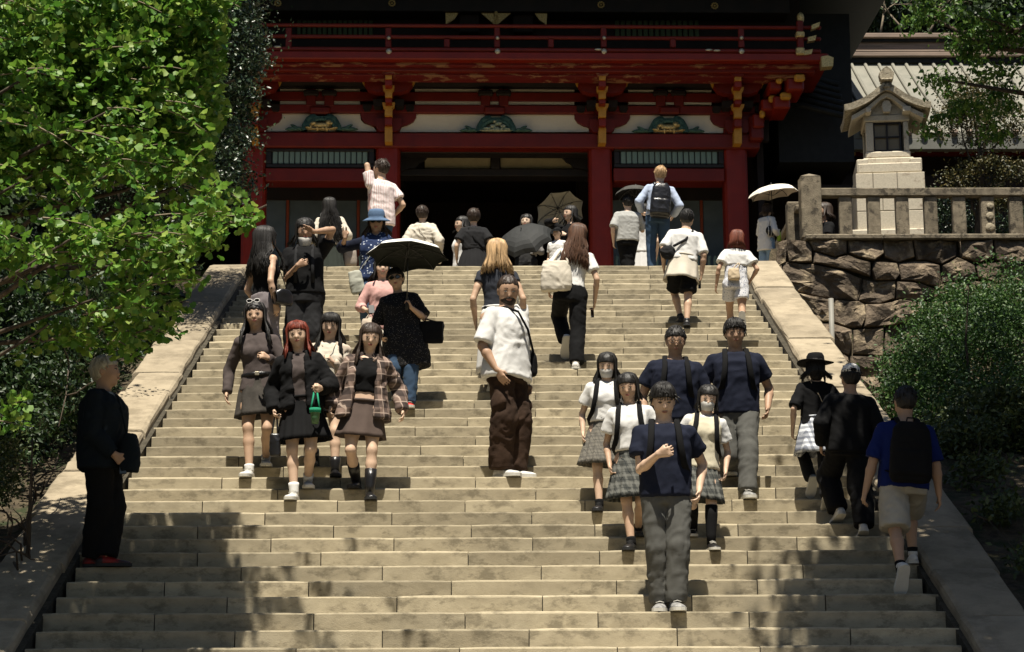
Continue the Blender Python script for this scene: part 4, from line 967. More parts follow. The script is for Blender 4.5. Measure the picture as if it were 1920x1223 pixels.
tree('overhead_shade_tree', 'spreading tree whose crown roofs the right side of the lower stairs above the picture', (9.0, 14.0, gz(9, 14)), .35,
     [np.array((7, 14, 10.5)), np.array((5.5, 15, 10)), np.array((4, 13.5, 9)), np.array((7, 18, 11.5))],
     [(np.array((3.25, 14.2, 8.6)), (.9, .9, .35), 3), (np.array((4.2, 15.6, 9.1)), (1.3, 1.1, .4), 2.5), (np.array((4.4, 13.0, 8.4)), (1.5, 1.2, .5), 2.2), (np.array((2.75, 12.5, 8.0)), (.7, .7, .3), 3), (np.array((6.2, 14.6, 9.6)), (1.6, 1.8, .7), 1), (np.array((7.0, 17.2, 10.6)), (1.5, 1.5, .6), 1), (np.array((5.8, 20.0, 11.6)), (1.9, 1.5, .7), 1), (np.array((8.2, 18.5, 11.2)), (2, 2, .8), 1), (np.array((8.4, 20.6, 12)), (1.6, 1.3, .5), 1.0), (np.array((3.9, 16.8, 9.8)), (.8, .9, .35), 2.5), (np.array((2.8, 13.4, 8.3)), (.6, .8, .3), 3), (np.array((4.4, 17.6, 10.4)), (1.0, 1.0, .4), 1.2)], 70000, .15, M_hedge, 42, shell=.1, cs=2.4)
shrub('low ivy and ferns spreading over the litter outside the lower right kerb', blobs_at([(4.35, 18.6, .12, .22, .6, .14, 1), (4.5, 19.6, .2, .3, .6, .2, 1), (4.85, 20.6, .35, .35, .6, .35, 1.2), (4.4, 20.8, .12, .25, .5, .14, .8), (4.75, 21.6, .3, .4, .6, .3, 1), (5.3, 21.8, .5, .45, .6, .5, 1), (5.1, 20.0, .4, .3, .6, .4, 1), (4.3, 17.4, .12, .2, .6, .14, 1), (4.2, 16.4, .1, .15, .6, .12, .8), (4.6, 22.6, .25, .4, .5, .25, 1)]), 26000, .06, M_shrub, 53)
# --- right side: hedge bush, ivy on the rubble, overhanging zelkova, small tree behind the fence
shrub('large rounded dark bush in front of the rough retaining wall right of the stairs',
      [B(1880, 590, 25.0, .55, .9, .5, 1.2), B(1800, 600, 24.6, .5, .9, .5, 1.2), B(1745, 660, 24.2, .5, .9, .5, 1.1), B(1720, 740, 23.4, .42, .9, .6, 1), B(1840, 700, 23.8, .9, 1, .8, 1), B(1780, 820, 22.4, .6, .9, .6, .9), B(1900, 830, 22.0, .8, 1, .8, .9), B(1950, 640, 24.6, .9, 1, .9, 1), B(1690, 700, 23.8, .22, .6, .5, 1), B(1880, 780, 21.6, .6, .8, .6, 1), B(1900, 920, 20.4, .35, .7, .5, 1), B(1920, 1000, 19.4, .25, .6, .4, 1), B(1700, 800, 23.0, .25, .6, .35, 1)], 70000, .048, M_hedge2, 51, name='hedge_bush')
shrub('sparse creeping ivy and twigs on the litter beside the lower right kerb',
      [B(1850, 900, 20.4, .5, .6, .25), B(1890, 960, 19.6, .45, .6, .3), B(1905, 1060, 18.2, .25, .5, .25), B(1860, 960, 19.8, .25, .5, .2), B(1820, 880, 20.8, .3, .5, .25), B(1900, 930, 20, .4, .6, .4), B(1760, 860, 22, .3, .5, .25), B(1830, 830, 21.2, .5, .6, .3), B(1915, 880, 20.6, .5, .8, .5), B(1880, 1010, 19.0, .22, .4, .12), B(1925, 1120, 17.4, .2, .5, .2)], 30000, .05, M_hedge, 52)
zb = [B(1740, 30, 19.6, .30, .5, .22), B(1800, 60, 19.4, .35, .5, .25), B(1850, 110, 19.2, .25, .4, .25), B(1770, 150, 19.2, .16, .3, .22), B(1790, 220, 19.0, .20, .3, .16), B(1760, 250, 19.0, .16, .3, .12), B(1830, 220, 19.0, .20, .3, .14), B(1880, 170, 19.2, .2, .3, .25), B(1900, 60, 19.0, .35, .5, .3), B(1860, 250, 19, .16, .3, .14), B(1710, 50, 19.6, .1, .3, .1),
      (np.array((6.6, 15.6, 10.0)), (1.4, 1.4, .7), .8), (np.array((4.0, 14.6, 9.2)), (1.3, 1.3, .6), 1.0), (np.array((4.4, 12.6, 8.6)), (2.1, 1.2, .6), 1.0), (np.array((7.2, 14.6, 10)), (1.8, 1.8, .8), .8), (np.array((6.6, 18.6, 10.6)), (1.6, 1.6, .7), .9), (np.array((3.6, 13.0, 8.4)), (.9, .9, .4), 1.0), (np.array((7.6, 20.8, 11.0)), (2.2, 1.4, .7), .8)]
tree('zelkova_tree', 'overhanging tree with drooping fresh green sprays at the upper right corner', (8.2, 16.5, gz(8.2, 16.5)), .15,
     [b_[0] for b_ in zb[:4]]+[b_[0] for b_ in zb[-7:]], zb, 50000, .060, M_maple, 61, droop=(0, 0, -.9), upb=1.2, shell=.15)
tree('sapling', 'small olive brown leaved tree behind the stone balustrade right of the lantern', (*W(1838, 440, 31.0)[:2], ZL), .07,
     [W(1850, 200, 31), W(1800, 230, 31), W(1880, 260, 31), W(1850, 330, 31), W(1800, 330, 31)],
     [B(1830, 190, 31, .5, .5, .35), B(1860, 230, 31, .5, .5, .35), B(1800, 220, 31, .3, .4, .2), B(1860, 320, 31, .55, .5, .22), B(1800, 350, 31, .35, .4, .2), B(1880, 380, 31, .4, .4, .2)], 13000, .05, M_brown, 62)
shrub('dark bush behind the stone balustrade at the right edge', [B(1780, 420, 32, .8, .5, .5), B(1880, 430, 32, .8, .5, .5)], 5000, .06, M_ever, 63)
# ------------------------------------------------------------------ distance-field modeller for people and clothes
def smin(a, b, k):
    if k <= 0: return np.minimum(a, b)
    h = np.clip(.5+.5*(b-a)/k, 0, 1); return b+(a-b)*h-k*h*(1-h)
def smax(a, b, k): return -smin(-a, -b, k)
class SDF:
    def __init__(s, h): s.h = h; s.pr = []
    def cone(s, a, b, ra, rb, k=.02, sc=None, M=None, flat=None):
        """tapered capsule; M (3x3, columns = local axes) with sc squashes the section"""
        a = np.array(a, float); b = np.array(b, float); R = max(ra, rb)*(1 if sc is None else max(1, max(sc)))+.012
        lo = np.minimum(a, b)-R; hi = np.maximum(a, b)+R
        def f(P):
            if sc is not None:
                c = a; A = np.zeros(3); T = (np.asarray(M).T if M is not None else np.eye(3)); S_ = 1/np.array(sc, float)
                Q = ((P-c)@T.T)*S_; Bq = (T@(b-c))*S_; 
            else: Q = P-a; Bq = b-a
            L = Bq@Bq; t = np.clip((Q@Bq)/max(L, 1e-9), 0, 1) if L > 1e-9 else np.zeros(Q.shape[:-1])
            d = np.sqrt(((Q-t[..., None]*Bq)**2).sum(-1))-(ra+(rb-ra)*t)
            if flat is not None: u_ = (b-a)/(np.linalg.norm(b-a)+1e-9); d = np.maximum(d, (P-b)@u_-flat)
            return d*(min(1, min(sc)) if sc is not None else 1)
        s.pr.append(('+', f, lo, hi, k)); return s
    def ball(s, c, r, k=.02, M=None, op='+'):
        r = np.array([r]*3 if np.isscalar(r) else r, float); c = np.array(c, float); R = r.max()+.012
        T = np.eye(3) if M is None else np.asarray(M).T
        def f(P):
            Q = (P-c)@T.T; return (np.sqrt(((Q/r)**2).sum(-1))-1)*r.min()
        s.pr.append((op, f, c-R-(.02 if op == '-' else 0), c+R+(.02 if op == '-' else 0), k)); return s
    def stack(s, st, O, Rm, k=.02, z0=None, z1=None, n=2.4):
        """vertical stack of super-elliptic sections in the frame (O, Rm)"""
        st = np.array(st, float); z0 = st[0, 0] if z0 is None else z0; z1 = st[-1, 0] if z1 is None else z1
        O = np.array(O, float); Rm = np.asarray(Rm); rad = st[:, 1].max()+.03
        c0 = O+Rm@np.array([0, 0, z0]); c1 = O+Rm@np.array([0, 0, z1])
        lo = np.minimum(c0, c1)-[rad, rad, .03]; hi = np.maximum(c0, c1)+[rad, rad, .03]
        def f(P):
            Q = (P-O)@Rm; z = Q[..., 2]; hw = np.interp(z, st[:, 0], st[:, 1]); hd = np.interp(z, st[:, 0], st[:, 2]); yo = np.interp(z, st[:, 0], st[:, 3])
            e = (np.abs(Q[..., 0]/hw)**n+np.abs((Q[..., 1]-yo)/hd)**n)**(1/n)
            d = (e-1)*np.minimum(hw, hd)
            return np.maximum(d, np.maximum(z0-z, z-z1))
        s.pr.append(('+', f, lo, hi, k)); return s
    def cut(s, f, lo, hi, k=.004): s.pr.append(('-', f, np.array(lo, float), np.array(hi, float), k)); return s
    def mesh(s):
        h = s.h; adds = [p for p in s.pr if p[0] == '+']
        lo = np.min([p[2] for p in adds], 0)-2*h; hi = np.max([p[3] for p in adds], 0)+2*h
        N = np.ceil((hi-lo)/h).astype(int)+1; F = np.full(N, .06, np.float32)
        for op, f, a, b, k in s.pr:
            i0 = np.clip(np.floor((a-lo)/h).astype(int)-1, 0, N-1); i1 = np.clip(np.ceil((b-lo)/h).astype(int)+2, 1, N)
            if (i1 <= i0).any(): continue
            G = np.stack(np.meshgrid(*[lo[q]+h*np.arange(i0[q], i1[q]) for q in range(3)], indexing='ij'), -1)
            sl = tuple(slice(i0[q], i1[q]) for q in range(3)); d = f(G)
            F[sl] = smin(F[sl], d, k) if op == '+' else smax(F[sl], -d, k)
        return surface_nets(F, lo, h)
def surface_nets(F, lo, h):
    I = F < 0; Nx, Ny, Nz = F.shape
    c = [I[dx:Nx-1+dx, dy:Ny-1+dy, dz:Nz-1+dz] for dx in (0, 1) for dy in (0, 1) for dz in (0, 1)]
    s_ = sum(x.astype(np.int8) for x in c); act = (s_ > 0) & (s_ < 8); cells = np.argwhere(act)
    idx = -np.ones(act.shape, np.int64); idx[act] = np.arange(len(cells))
    acc = np.zeros((len(cells), 3)); cnt = np.zeros(len(cells)); x, y, z = cells.T
    offs = [(dx, dy, dz) for dx in (0, 1) for dy in (0, 1) for dz in (0, 1)]
    val = {o: F[x+o[0], y+o[1], z+o[2]] for o in offs}
    for o in offs:
        for ax in range(3):
            if o[ax] == 0:
                q = list(o); q[ax] = 1; q = tuple(q); a, b = val[o], val[q]; m = (a < 0) != (b < 0)
                t = np.where(m, a/np.where(m, a-b, 1), 0); p = np.zeros((len(cells), 3)); p += o; p[:, ax] += t
                acc[m] += p[m]; cnt[m] += 1
    V = (cells+acc/cnt[:, None])*h+lo
    Q = []
    for ax in range(3):
        sl0 = [slice(1, -1)]*3; sl1 = [slice(1, -1)]*3; sl0[ax] = slice(0, -1); sl1[ax] = slice(1, None)
        A = I[tuple(sl0)]; Bq = I[tuple(sl1)]; d = A != Bq; e = np.argwhere(d); base = np.array([1, 1, 1]); base[ax] = 0; e = e+base
        fl = A[d]; u, v = [(1, 2), (2, 0), (0, 1)][ax]
        def cid(du, dv): q = e.copy(); q[:, u] -= du; q[:, v] -= dv; return idx[q[:, 0], q[:, 1], q[:, 2]]
        quad = np.stack([cid(1, 1), cid(0, 1), cid(0, 0), cid(1, 0)], 1); quad[~fl] = quad[~fl][:, ::-1]; Q.append(quad)
    Q = np.concatenate(Q); Q = Q[(Q >= 0).all(1)]
    # one relaxation pass
    return V, Q
def vnormals(V, Q):
    n = np.cross(V[Q[:, 2]]-V[Q[:, 0]], V[Q[:, 3]]-V[Q[:, 1]]); N = np.zeros_like(V)
    for c in range(4): np.add.at(N, Q[:, c], n)
    return N/(np.linalg.norm(N, axis=1)[:, None]+1e-12)
def relax(V, Q, it=1, w_=.5):
    for _ in range(it):
        A = np.zeros_like(V); c = np.zeros(len(V))
        for i in range(4):
            for j in (1, 3): np.add.at(A, Q[:, i], V[Q[:, (i+j) % 4]]); np.add.at(c, Q[:, i], 1)
        V = V+(A/c[:, None]-V)*w_
    return V
def cloth(V, Q, amp=.006, seed=1, f=(9, 9, 5), fine=.35):
    """wrinkles: ridged noise pushed along the normals"""
    N = vnormals(V, Q); P = V*np.array(f)+vnoise(V*4, seed)[:, None]*1.2
    a = 1-np.abs(vnoise(P, seed))*2; b = 1-np.abs(vnoise(P*2.3+5, seed+1))*2; c = vnoise(V*5, seed+2)
    g = 1-np.abs(vnoise(np.stack([V[:, 0]*14+V[:, 2]*9, V[:, 1]*14-V[:, 2]*7, V[:, 2]*13], -1), seed+4))*2
    return V+N*(amp*(a*.5+b*fine+c*.5+g*.45))[:, None]

SKIN = {k: mat('skin_'+k, c, tuple(x*.9 for x in c), rough=.55, spec=.35, scale=14, bump=.03) for k, c in
        dict(light=(0.56, 0.385, 0.27), mid=(0.48, 0.315, 0.21), tan=(0.38, 0.235, 0.15), pale=(0.62, 0.46, 0.34)).items()}
def cm(name, c, var=.85, rough=.9, bump=.25, bs=14, **kw): return mat('cloth_'+name, c, tuple(x*var for x in c), rough=rough, spec=.15, scale=6, bump=bump, bscale=bs, bdist=.012, **kw)
HAIRM = {k: mat('hair_'+k, c, tuple(x*2.2 for x in c), rough=.5, spec=.28, scale=40, detail=3, stretch=(1, 1, .15), bump=.5, bscale=120, bdist=.004) for k, c in
         dict(black=(0.008, 0.007, 0.006), brown=(0.045, 0.022, 0.012), dbrown=(0.020, 0.013, 0.009), red=(0.085, 0.016, 0.008), blond=(0.25, 0.165, 0.085), grey=(0.20, 0.18, 0.13), auburn=(0.075, 0.022, 0.012), fair=(0.22, 0.14, 0.07)).items()}
M_eye = mat('eye_dark', (0.035, 0.02, 0.014), rough=.4); M_white = mat('eye_white', (0.6, 0.56, 0.5), rough=.4)
M_lip = mat('lip', (0.38, 0.14, 0.105), rough=.5); M_lipm = mat('lip_muted', (0.34, 0.16, 0.11), rough=.6)
M_mask = mat('mask_fabric', (0.62, 0.60, 0.55), (0.56, 0.54, 0.50), rough=.9, bump=.1)
def pat(name, base, kind, cols, f=(12, 12), w_=(.3, .3), rot=0, rough=.9):
    """woven patterns in object space: plaid, gingham, stripes, speckle"""
    m = bpy.data.materials.new('cloth_'+name); m.use_nodes = True; nt = m.node_tree; P = nt.nodes['Principled BSDF']
    P.inputs['Roughness'].default_value = rough; P.inputs['Specular IOR Level'].default_value = .15
    tc = _n(nt, 'ShaderNodeTexCoord'); sp = _n(nt, 'ShaderNodeSeparateXYZ'); mp = _n(nt, 'ShaderNodeMapping'); mp.inputs['Rotation'].default_value = (0, rot, 0)
    nt.links.new(tc.outputs['Object'], mp.inputs[0]); nt.links.new(mp.outputs[0], sp.inputs[0])
    def band(sock, fr, wd, off=0.0):
        a = _n(nt, 'ShaderNodeMath', operation='MULTIPLY_ADD'); a.inputs[1].default_value = fr; a.inputs[2].default_value = off; nt.links.new(sock, a.inputs[0])
        b = _n(nt, 'ShaderNodeMath', operation='FRACT'); nt.links.new(a.outputs[0], b.inputs[0])
        c = _n(nt, 'ShaderNodeMath', operation='LESS_THAN'); c.inputs[1].default_value = wd; nt.links.new(b.outputs[0], c.inputs[0]); return c.outputs[0]
    def mix(fac, a, col, amt=1.0):
        x = _n(nt, 'ShaderNodeMix', data_type='RGBA')
        if amt != 1.0:
            q = _n(nt, 'ShaderNodeMath', operation='MULTIPLY'); q.inputs[1].default_value = amt; nt.links.new(fac, q.inputs[0]); fac = q.outputs[0]
        nt.links.new(fac, x.inputs[0])
        if isinstance(a, tuple): x.inputs[6].default_value = (*a, 1)
        else: nt.links.new(a, x.inputs[6])
        x.inputs[7].default_value = (*col, 1); return x.outputs[2]
    if kind == 'speckle':
        v = _n(nt, 'ShaderNodeTexVoronoi'); v.inputs['Scale'].default_value = f[0]; nt.links.new(tc.outputs['Object'], v.inputs[0])
        c = _n(nt, 'ShaderNodeMath', operation='LESS_THAN'); c.inputs[1].default_value = w_[0]; nt.links.new(v.outputs['Distance'], c.inputs[0]); out = mix(c.outputs[0], base, cols[0])
    elif kind == 'stripes': out = mix(band(sp.outputs[0], f[0], w_[0]), base, cols[0])
    else:
        # diagonal x+y so that sides carry the pattern as well
        ad = _n(nt, 'ShaderNodeMath', operation='ADD'); nt.links.new(sp.outputs[0], ad.inputs[0]); nt.links.new(sp.outputs[1], ad.inputs[1])
        amt = .5 if kind == 'gingham' else .6
        out = mix(band(ad.outputs[0], f[0], w_[0]), base, cols[0], amt); out = mix(band(sp.outputs[2], f[1], w_[1]), out, cols[0], amt)
        if len(cols) > 1: out = mix(band(ad.outputs[0], f[0], .07, .45), out, cols[1], .8); out = mix(band(sp.outputs[2], f[1], .07, .45), out, cols[1], .8)
    nt.links.new(out, P.inputs['Base Color'])
    nb = _n(nt, 'ShaderNodeTexNoise'); nb.inputs['Scale'].default_value = 14; nt.links.new(tc.outputs['Object'], nb.inputs[0])
    bp = _n(nt, 'ShaderNodeBump'); bp.inputs['Strength'].default_value = .3; bp.inputs['Distance'].default_value = .012; nt.links.new(nb.outputs[0], bp.inputs['Height']); nt.links.new(bp.outputs[0], P.inputs['Normal'])
    return m

TORSO = dict(
 m=[(-.09, .10, .08, 0), (-.02, .158, .108, -.005), (.06, .155, .105, -.005), (.16, .138, .098, 0), (.26, .148, .104, 0), (.36, .166, .114, 0), (.44, .160, .104, -.005), (.495, .125, .08, -.01), (.53, .075, .062, -.012), (.58, .054, .056, -.008), (.66, .052, .056, .0)],
 f=[(-.09, .10, .08, 0), (-.02, .165, .112, -.005), (.06, .152, .102, -.005), (.16, .122, .086, 0), (.26, .130, .090, 0), (.36, .146, .100, 0), (.44, .140, .090, -.005), (.49, .105, .07, -.01), (.53, .060, .052, -.012), (.58, .044, .047, -.008), (.66, .043, .047, .0)])
def ik(a, t, l1, l2, hint):
    a = np.array(a, float); t = np.array(t, float); d = t-a; L = np.linalg.norm(d); m_ = (l1+l2)*.998
    if L > m_: d = d/L*m_; t = a+d; L = m_
    L = max(L, abs(l1-l2)+.02); u = d/np.linalg.norm(d); c = (l1*l1-l2*l2+L*L)/(2*L); hgt = math.sqrt(max(l1*l1-c*c, 0))
    h = np.array(hint, float); h = h-u*(h@u); h = h/(np.linalg.norm(h)+1e-9); return a+u*c+h*hgt, t

PEOPLE = {}
class Person: pass
HS = 1.08
def person(key, label, head, feet, yaw=180, sex='f', Ht=None, skin='light', w=1.0, lean=0, twist=0, headyaw=0, headpitch=0, arms=('down', 'down'), curl=(.5, .5),
           hair=('long', 'black', .3), wear=(), h=.0115, face=True, eyes=True, hipshift=(0, 0), hdir=(None, None), group=None, knee_out=0.0, legw=1.0):
    """head = (px, py of the crown of the head); feet = ((px, k, back, lift, pitch) right, left); k step number, or Y for the landing when k > 60 is ('Y', y)"""
    p = Person(); PEOPLE[key] = p; p.sex = sex
    fw_ = []
    for f in feet:
        px, k, back, lift, pitch = f
        if isinstance(k, tuple): Yf, Zf = k[1], ZL
        else: Yf, Zf = step(k); Yf += back
        X = at(px, 600, Yf)[0]; 
        # correct x for the foot's own height on the picture
        q = CAM+0; pr_ = proj((X, Yf, Zf)); X += (px-pr_[0])/(F_PX/Yf); fw_.append((np.array([X, Yf, Zf+lift]), pitch, k))
    mid = (fw_[0][0]+fw_[1][0])/2; ya = R_(yaw)
    rootX = at(head[0], head[1], mid[1])[0]; 
    zb = min(fw_[0][0][2], fw_[1][0][2]); root = np.array([mid[0], mid[1], zb])
    Rr = rotz(ya); Hz = at(head[0], head[1], mid[1])[2]
    le = R_(lean); up_top = .694*math.cos(le)+.125
    s = (Hz-zb)/1.70; ank = .08
    for _ in range(8):
        loc = [Rr.T@(f[0]-root)/s for f in fw_]
        A = [l+np.array([0, -.0, ank]) for l in loc]
        for i in range(2):
            if fw_[i][1]: A[i] = A[i]+np.array([0, -.02, .09*math.sin(R_(abs(fw_[i][1])))])*1.0
        pel = np.array([(loc[0][0]+loc[1][0])/2+hipshift[0], (loc[0][1]+loc[1][1])/2+hipshift[1], 0])
        zc = []
        for i, sg in ((0, 1), (1, -1)):
            dx = A[i][0]-(pel[0]+sg*.09); dy = A[i][1]-pel[1]; d2 = dx*dx+dy*dy; zc.append(A[i][2]+math.sqrt(max(.808**2-d2, .3)))
        pel[2] = min(zc)-.004
        s = s*.4+.6*(Hz-zb)/(pel[2]+up_top)
    p.s = s; p.pitch = [f[1] for f in fw_]; p.root = root; p.R = Rr; p.pel = pel
    # crown of the head must be at the photo x: lean sideways a little through the hips
    Rt = rotz(R_(twist))@rotx(-le); p.Rt = Rt
    # build
    root_e = empty('person', root, ya, label, 'person', group); root_e.scale = (s, s, s); p.e = root_e
    hx = Rr.T@(np.array([rootX, mid[1], 0])-np.array([root[0], root[1], 0]))/s
    side = math.atan2(hx[0]-pel[0], .7); side = max(-.14, min(.14, side)); Rt = rotz(R_(twist))@roty(side)@rotx(-le); p.Rt = Rt
    T = lambda v: pel+Rt@np.array(v, float)
    p.T = T
    st = [list(q) for q in TORSO[sex]]
    for q in st:
        if q[0] < .5: q[1] *= w; q[2] *= (1+(w-1)*1.2)
    p.st = st; ls = legw*(1+(w-1)*.8)
    B_ = SDF(h)
    B_.stack([q for q in st], pel, Rt, .03)
    shx = (.178 if sex == 'm' else .158)*(1+(w-1)*.6); sh = []; el = []; wr = []; fa = []
    pre = dict(down=(.225, .03, -.045), back=(.22, -.14, -.02), fwd=(.22, .17, .0), pocket=(.19, .07, .02), strap=(.12, .16, .40), chest=(.06, .24, .30), up=(.30, .15, .62))
    for i, sg in ((0, 1), (1, -1)):
        a = T((sg*shx, -.012, .452)); sh.append(a); tg = arms[i]; tg = pre[tg] if isinstance(tg, str) else tg
        hint = Rt@np.array([sg*.6, -1.0, -.25]); 
        e_, w_r = ik(a, T((sg*tg[0]*(1+(w-1)*.5), tg[1], tg[2])), .285, .25, hint); el.append(e_); wr.append(w_r)
    kn = []; hp = []
    for i, sg in ((0, 1), (1, -1)):
        hpt = pel+rotz(R_(twist)*.5)@np.array([sg*.088, 0, -.0]); hp.append(hpt); k_, a_ = ik(hpt, A[i], .41, .40, (sg*(.12+knee_out), 1, 0)); kn.append(k_); A[i] = a_
    p.sh, p.el, p.wr, p.kn, p.hp, p.an = sh, el, wr, kn, hp, A
    af = 1.0 if sex == 'm' else .86; af *= (1+(w-1)*.9)
    for i, sg in ((0, 1), (1, -1)):
        B_.cone(T((sg*.07, -.012, .485)), sh[i], .045, .05*af, .03)
        B_.cone(sh[i], sh[i]+(el[i]-sh[i])*.5, .050*af, .044*af, .02); B_.cone(sh[i]+(el[i]-sh[i])*.5, el[i], .044*af, .036*af, .015)
        mf = el[i]+(wr[i]-el[i])*.3
        B_.cone(el[i], mf, .036*af, .039*af, .015); B_.cone(mf, wr[i], .039*af, .0245*af, .015)
        # hand
        d = unit(wr[i]-el[i]) if hdir[i] is None else unit(Rt@np.array([hdir[i][0]*sg, hdir[i][1], hdir[i][2]]))
        n = Rt@np.array([-sg*1.0, .15, 0]);
        if abs(n@d) > .8: n = Rt@np.array([0, -1.0, .2])
        if curl[i] < -.5: n = Rt@np.array([0, 1.0, 0.1])
        n = unit(n-d*(n@d)); sd_ = np.cross(d, n)
        if sd_@(Rt@np.array([0, 1.0, .3])) < 0 and curl[i] >= -.5: sd_ = -sd_   # thumb side forward
        if curl[i] < -.5 and sd_@(Rt@np.array([-sg*1.0, 0, 0])) < 0: sd_ = -sd_
        c_ = abs(curl[i]) if curl[i] >= -.5 else .12; hs = .95 if sex == 'm' else .87
        for q, (o_, ln) in enumerate(((.029, .072), (.0095, .080), (-.0105, .074), (-.029, .058))):
            kn_ = wr[i]+d*.085*hs+sd_*o_*hs*1.05; B_.cone(wr[i]+sd_*o_*.55, kn_, .0145*hs, .0125*hs, .012)
            a1 = c_*1.15; d1 = d*math.cos(a1)+n*math.sin(a1)+sd_*o_*2.2; d1 = unit(d1); m1 = kn_+d1*ln*.52*hs
            a2 = c_*2.4; d2 = d*math.cos(a2)+n*math.sin(a2)+sd_*o_*1.6; m2 = m1+unit(d2)*ln*.50*hs
            B_.cone(kn_, m1, .0098*hs, .0088*hs, .003); B_.cone(m1, m2, .0088*hs, .0075*hs, .003)
        t0 = wr[i]+d*.02+sd_*.022*hs; t1 = t0+unit(d*.75+sd_*.62+n*.25)*.045*hs; t2 = t1+unit(d*.95+sd_*.15+n*(.2+.5*c_))*.034*hs
        B_.cone(t0, t1, .0145*hs, .0115*hs, .010); B_.cone(t1, t2, .011*hs, .0085*hs, .003)
        p_hand = wr[i]+d*.075+n*.02; fa.append(p_hand)
        # leg
        th = kn[i]-hp[i]; B_.cone(hp[i], hp[i]+th*.5, .088*ls, .076*ls, .03); B_.cone(hp[i]+th*.5, kn[i], .074*ls, .049*ls, .03)
        shn = A[i]-kn[i]; mc = kn[i]+shn*.33+np.array([0, -.012, 0]); B_.cone(kn[i], mc, .046*ls, .050*ls, .03); B_.cone(mc, A[i], .050*ls, .031*ls, .02)
        B_.cone(A[i], A[i]+np.array([0, .03, -.04]), .032, .02, .01)
    p.hand = fa
    if sex == 'f':
        for sg in (1, -1): B_.ball(T((sg*.060, .060, .340)), (.052, .044, .052), .03, Rt)
    # head
    Rh = Rt@rotz(R_(headyaw))@rotx(R_(headpitch)); hc = T((0, .006, .694)); p.hc = hc; p.Rh = Rh
    Hh = lambda v: hc+Rh@(np.array(v, float)*HS)
    p.H = Hh
    B_.cone(T((0, -.008, .56)), Hh((0, -.012, -.04)), .050 if sex == 'm' else .042, .05 if sex == 'm' else .043, .02)
    B_.ball(Hh((0, -.010, .026)), np.array((.077, .096, .089))*HS, .02, Rh); B_.ball(Hh((0, .020, -.040)), np.array((.056 if sex == 'm' else .052, .066, .070))*HS, .035, Rh)
    B_.ball(Hh((0, .066, -.088)), np.array((.022, .020, .020))*HS, .025, Rh); B_.ball(Hh((0, .046, .0)), np.array((.062, .043, .06))*HS, .03, Rh)
    for sg in (1, -1):
        B_.ball(Hh((sg*.077, -.008, -.004)), np.array((.009, .019, .031))*HS, .006, Rh); B_.ball(Hh((sg*.036, .058, -.030)), np.array((.026, .024, .024))*HS, .02, Rh)
        B_.ball(Hh((sg*.031, .108, .008)), np.array((.019, .019, .012))*HS, .014, Rh, '-')
    B_.cone(Hh((0, .088, .010)), Hh((0, .103, -.024)), .0075, .0125, .012); B_.ball(Hh((0, .088, -.053)), np.array((.023, .010, .012))*HS, .008, Rh)
    V, Q = B_.mesh(); V = relax(V, Q, 1, .4)
    body = link('body', mesh_np('body', V, Q, SKIN[skin], True), root_e); p.body = body
    def hobj(name, mb, m, par=body, smooth=True): 
        mb.xf(Rh*HS, hc); return mb.build(name, m, par, smooth)
    if face:
        for sg in (1, -1):
            if eyes:
                m = MB(); m.ellipsoid((sg*.031, .0875, .008), (.0115, .006, .0030), 10, 6); o = hobj('eye', m, M_white)
                m = MB(); m.ellipsoid((sg*.031, .0915, .0075), (.0068, .004, .0036), 8, 6); hobj('iris', m, M_eye)
            m = MB(); m.tube([(sg*.017, .0945, .0125), (sg*.031, .0955, .0150), (sg*.044, .086, .011)], [.0022, .0030, .0022], 5); hobj('eyelid', m, M_eye)
            m = MB(); m.tube([(sg*.014, .099, .030), (sg*.030, .0985, .036), (sg*.047, .086, .031)], [.0022, .0034 if sex == 'm' else .0026, .0014], 6); hobj('eyebrow', m, HAIRM['dbrown'])
        m = MB(); m.ellipsoid((0, .0985, -.0495), (.021, .006, .0042), 10, 6); m.ellipsoid((0, .0975, -.057), (.017, .006, .005), 10, 6); hobj('lips', m, M_lip if sex == 'f' else M_lipm)
    # hair
    if hair: make_hair(p, hair, root_e, sex, h)
    for it in wear: it(p)
    p.w = w
    return p

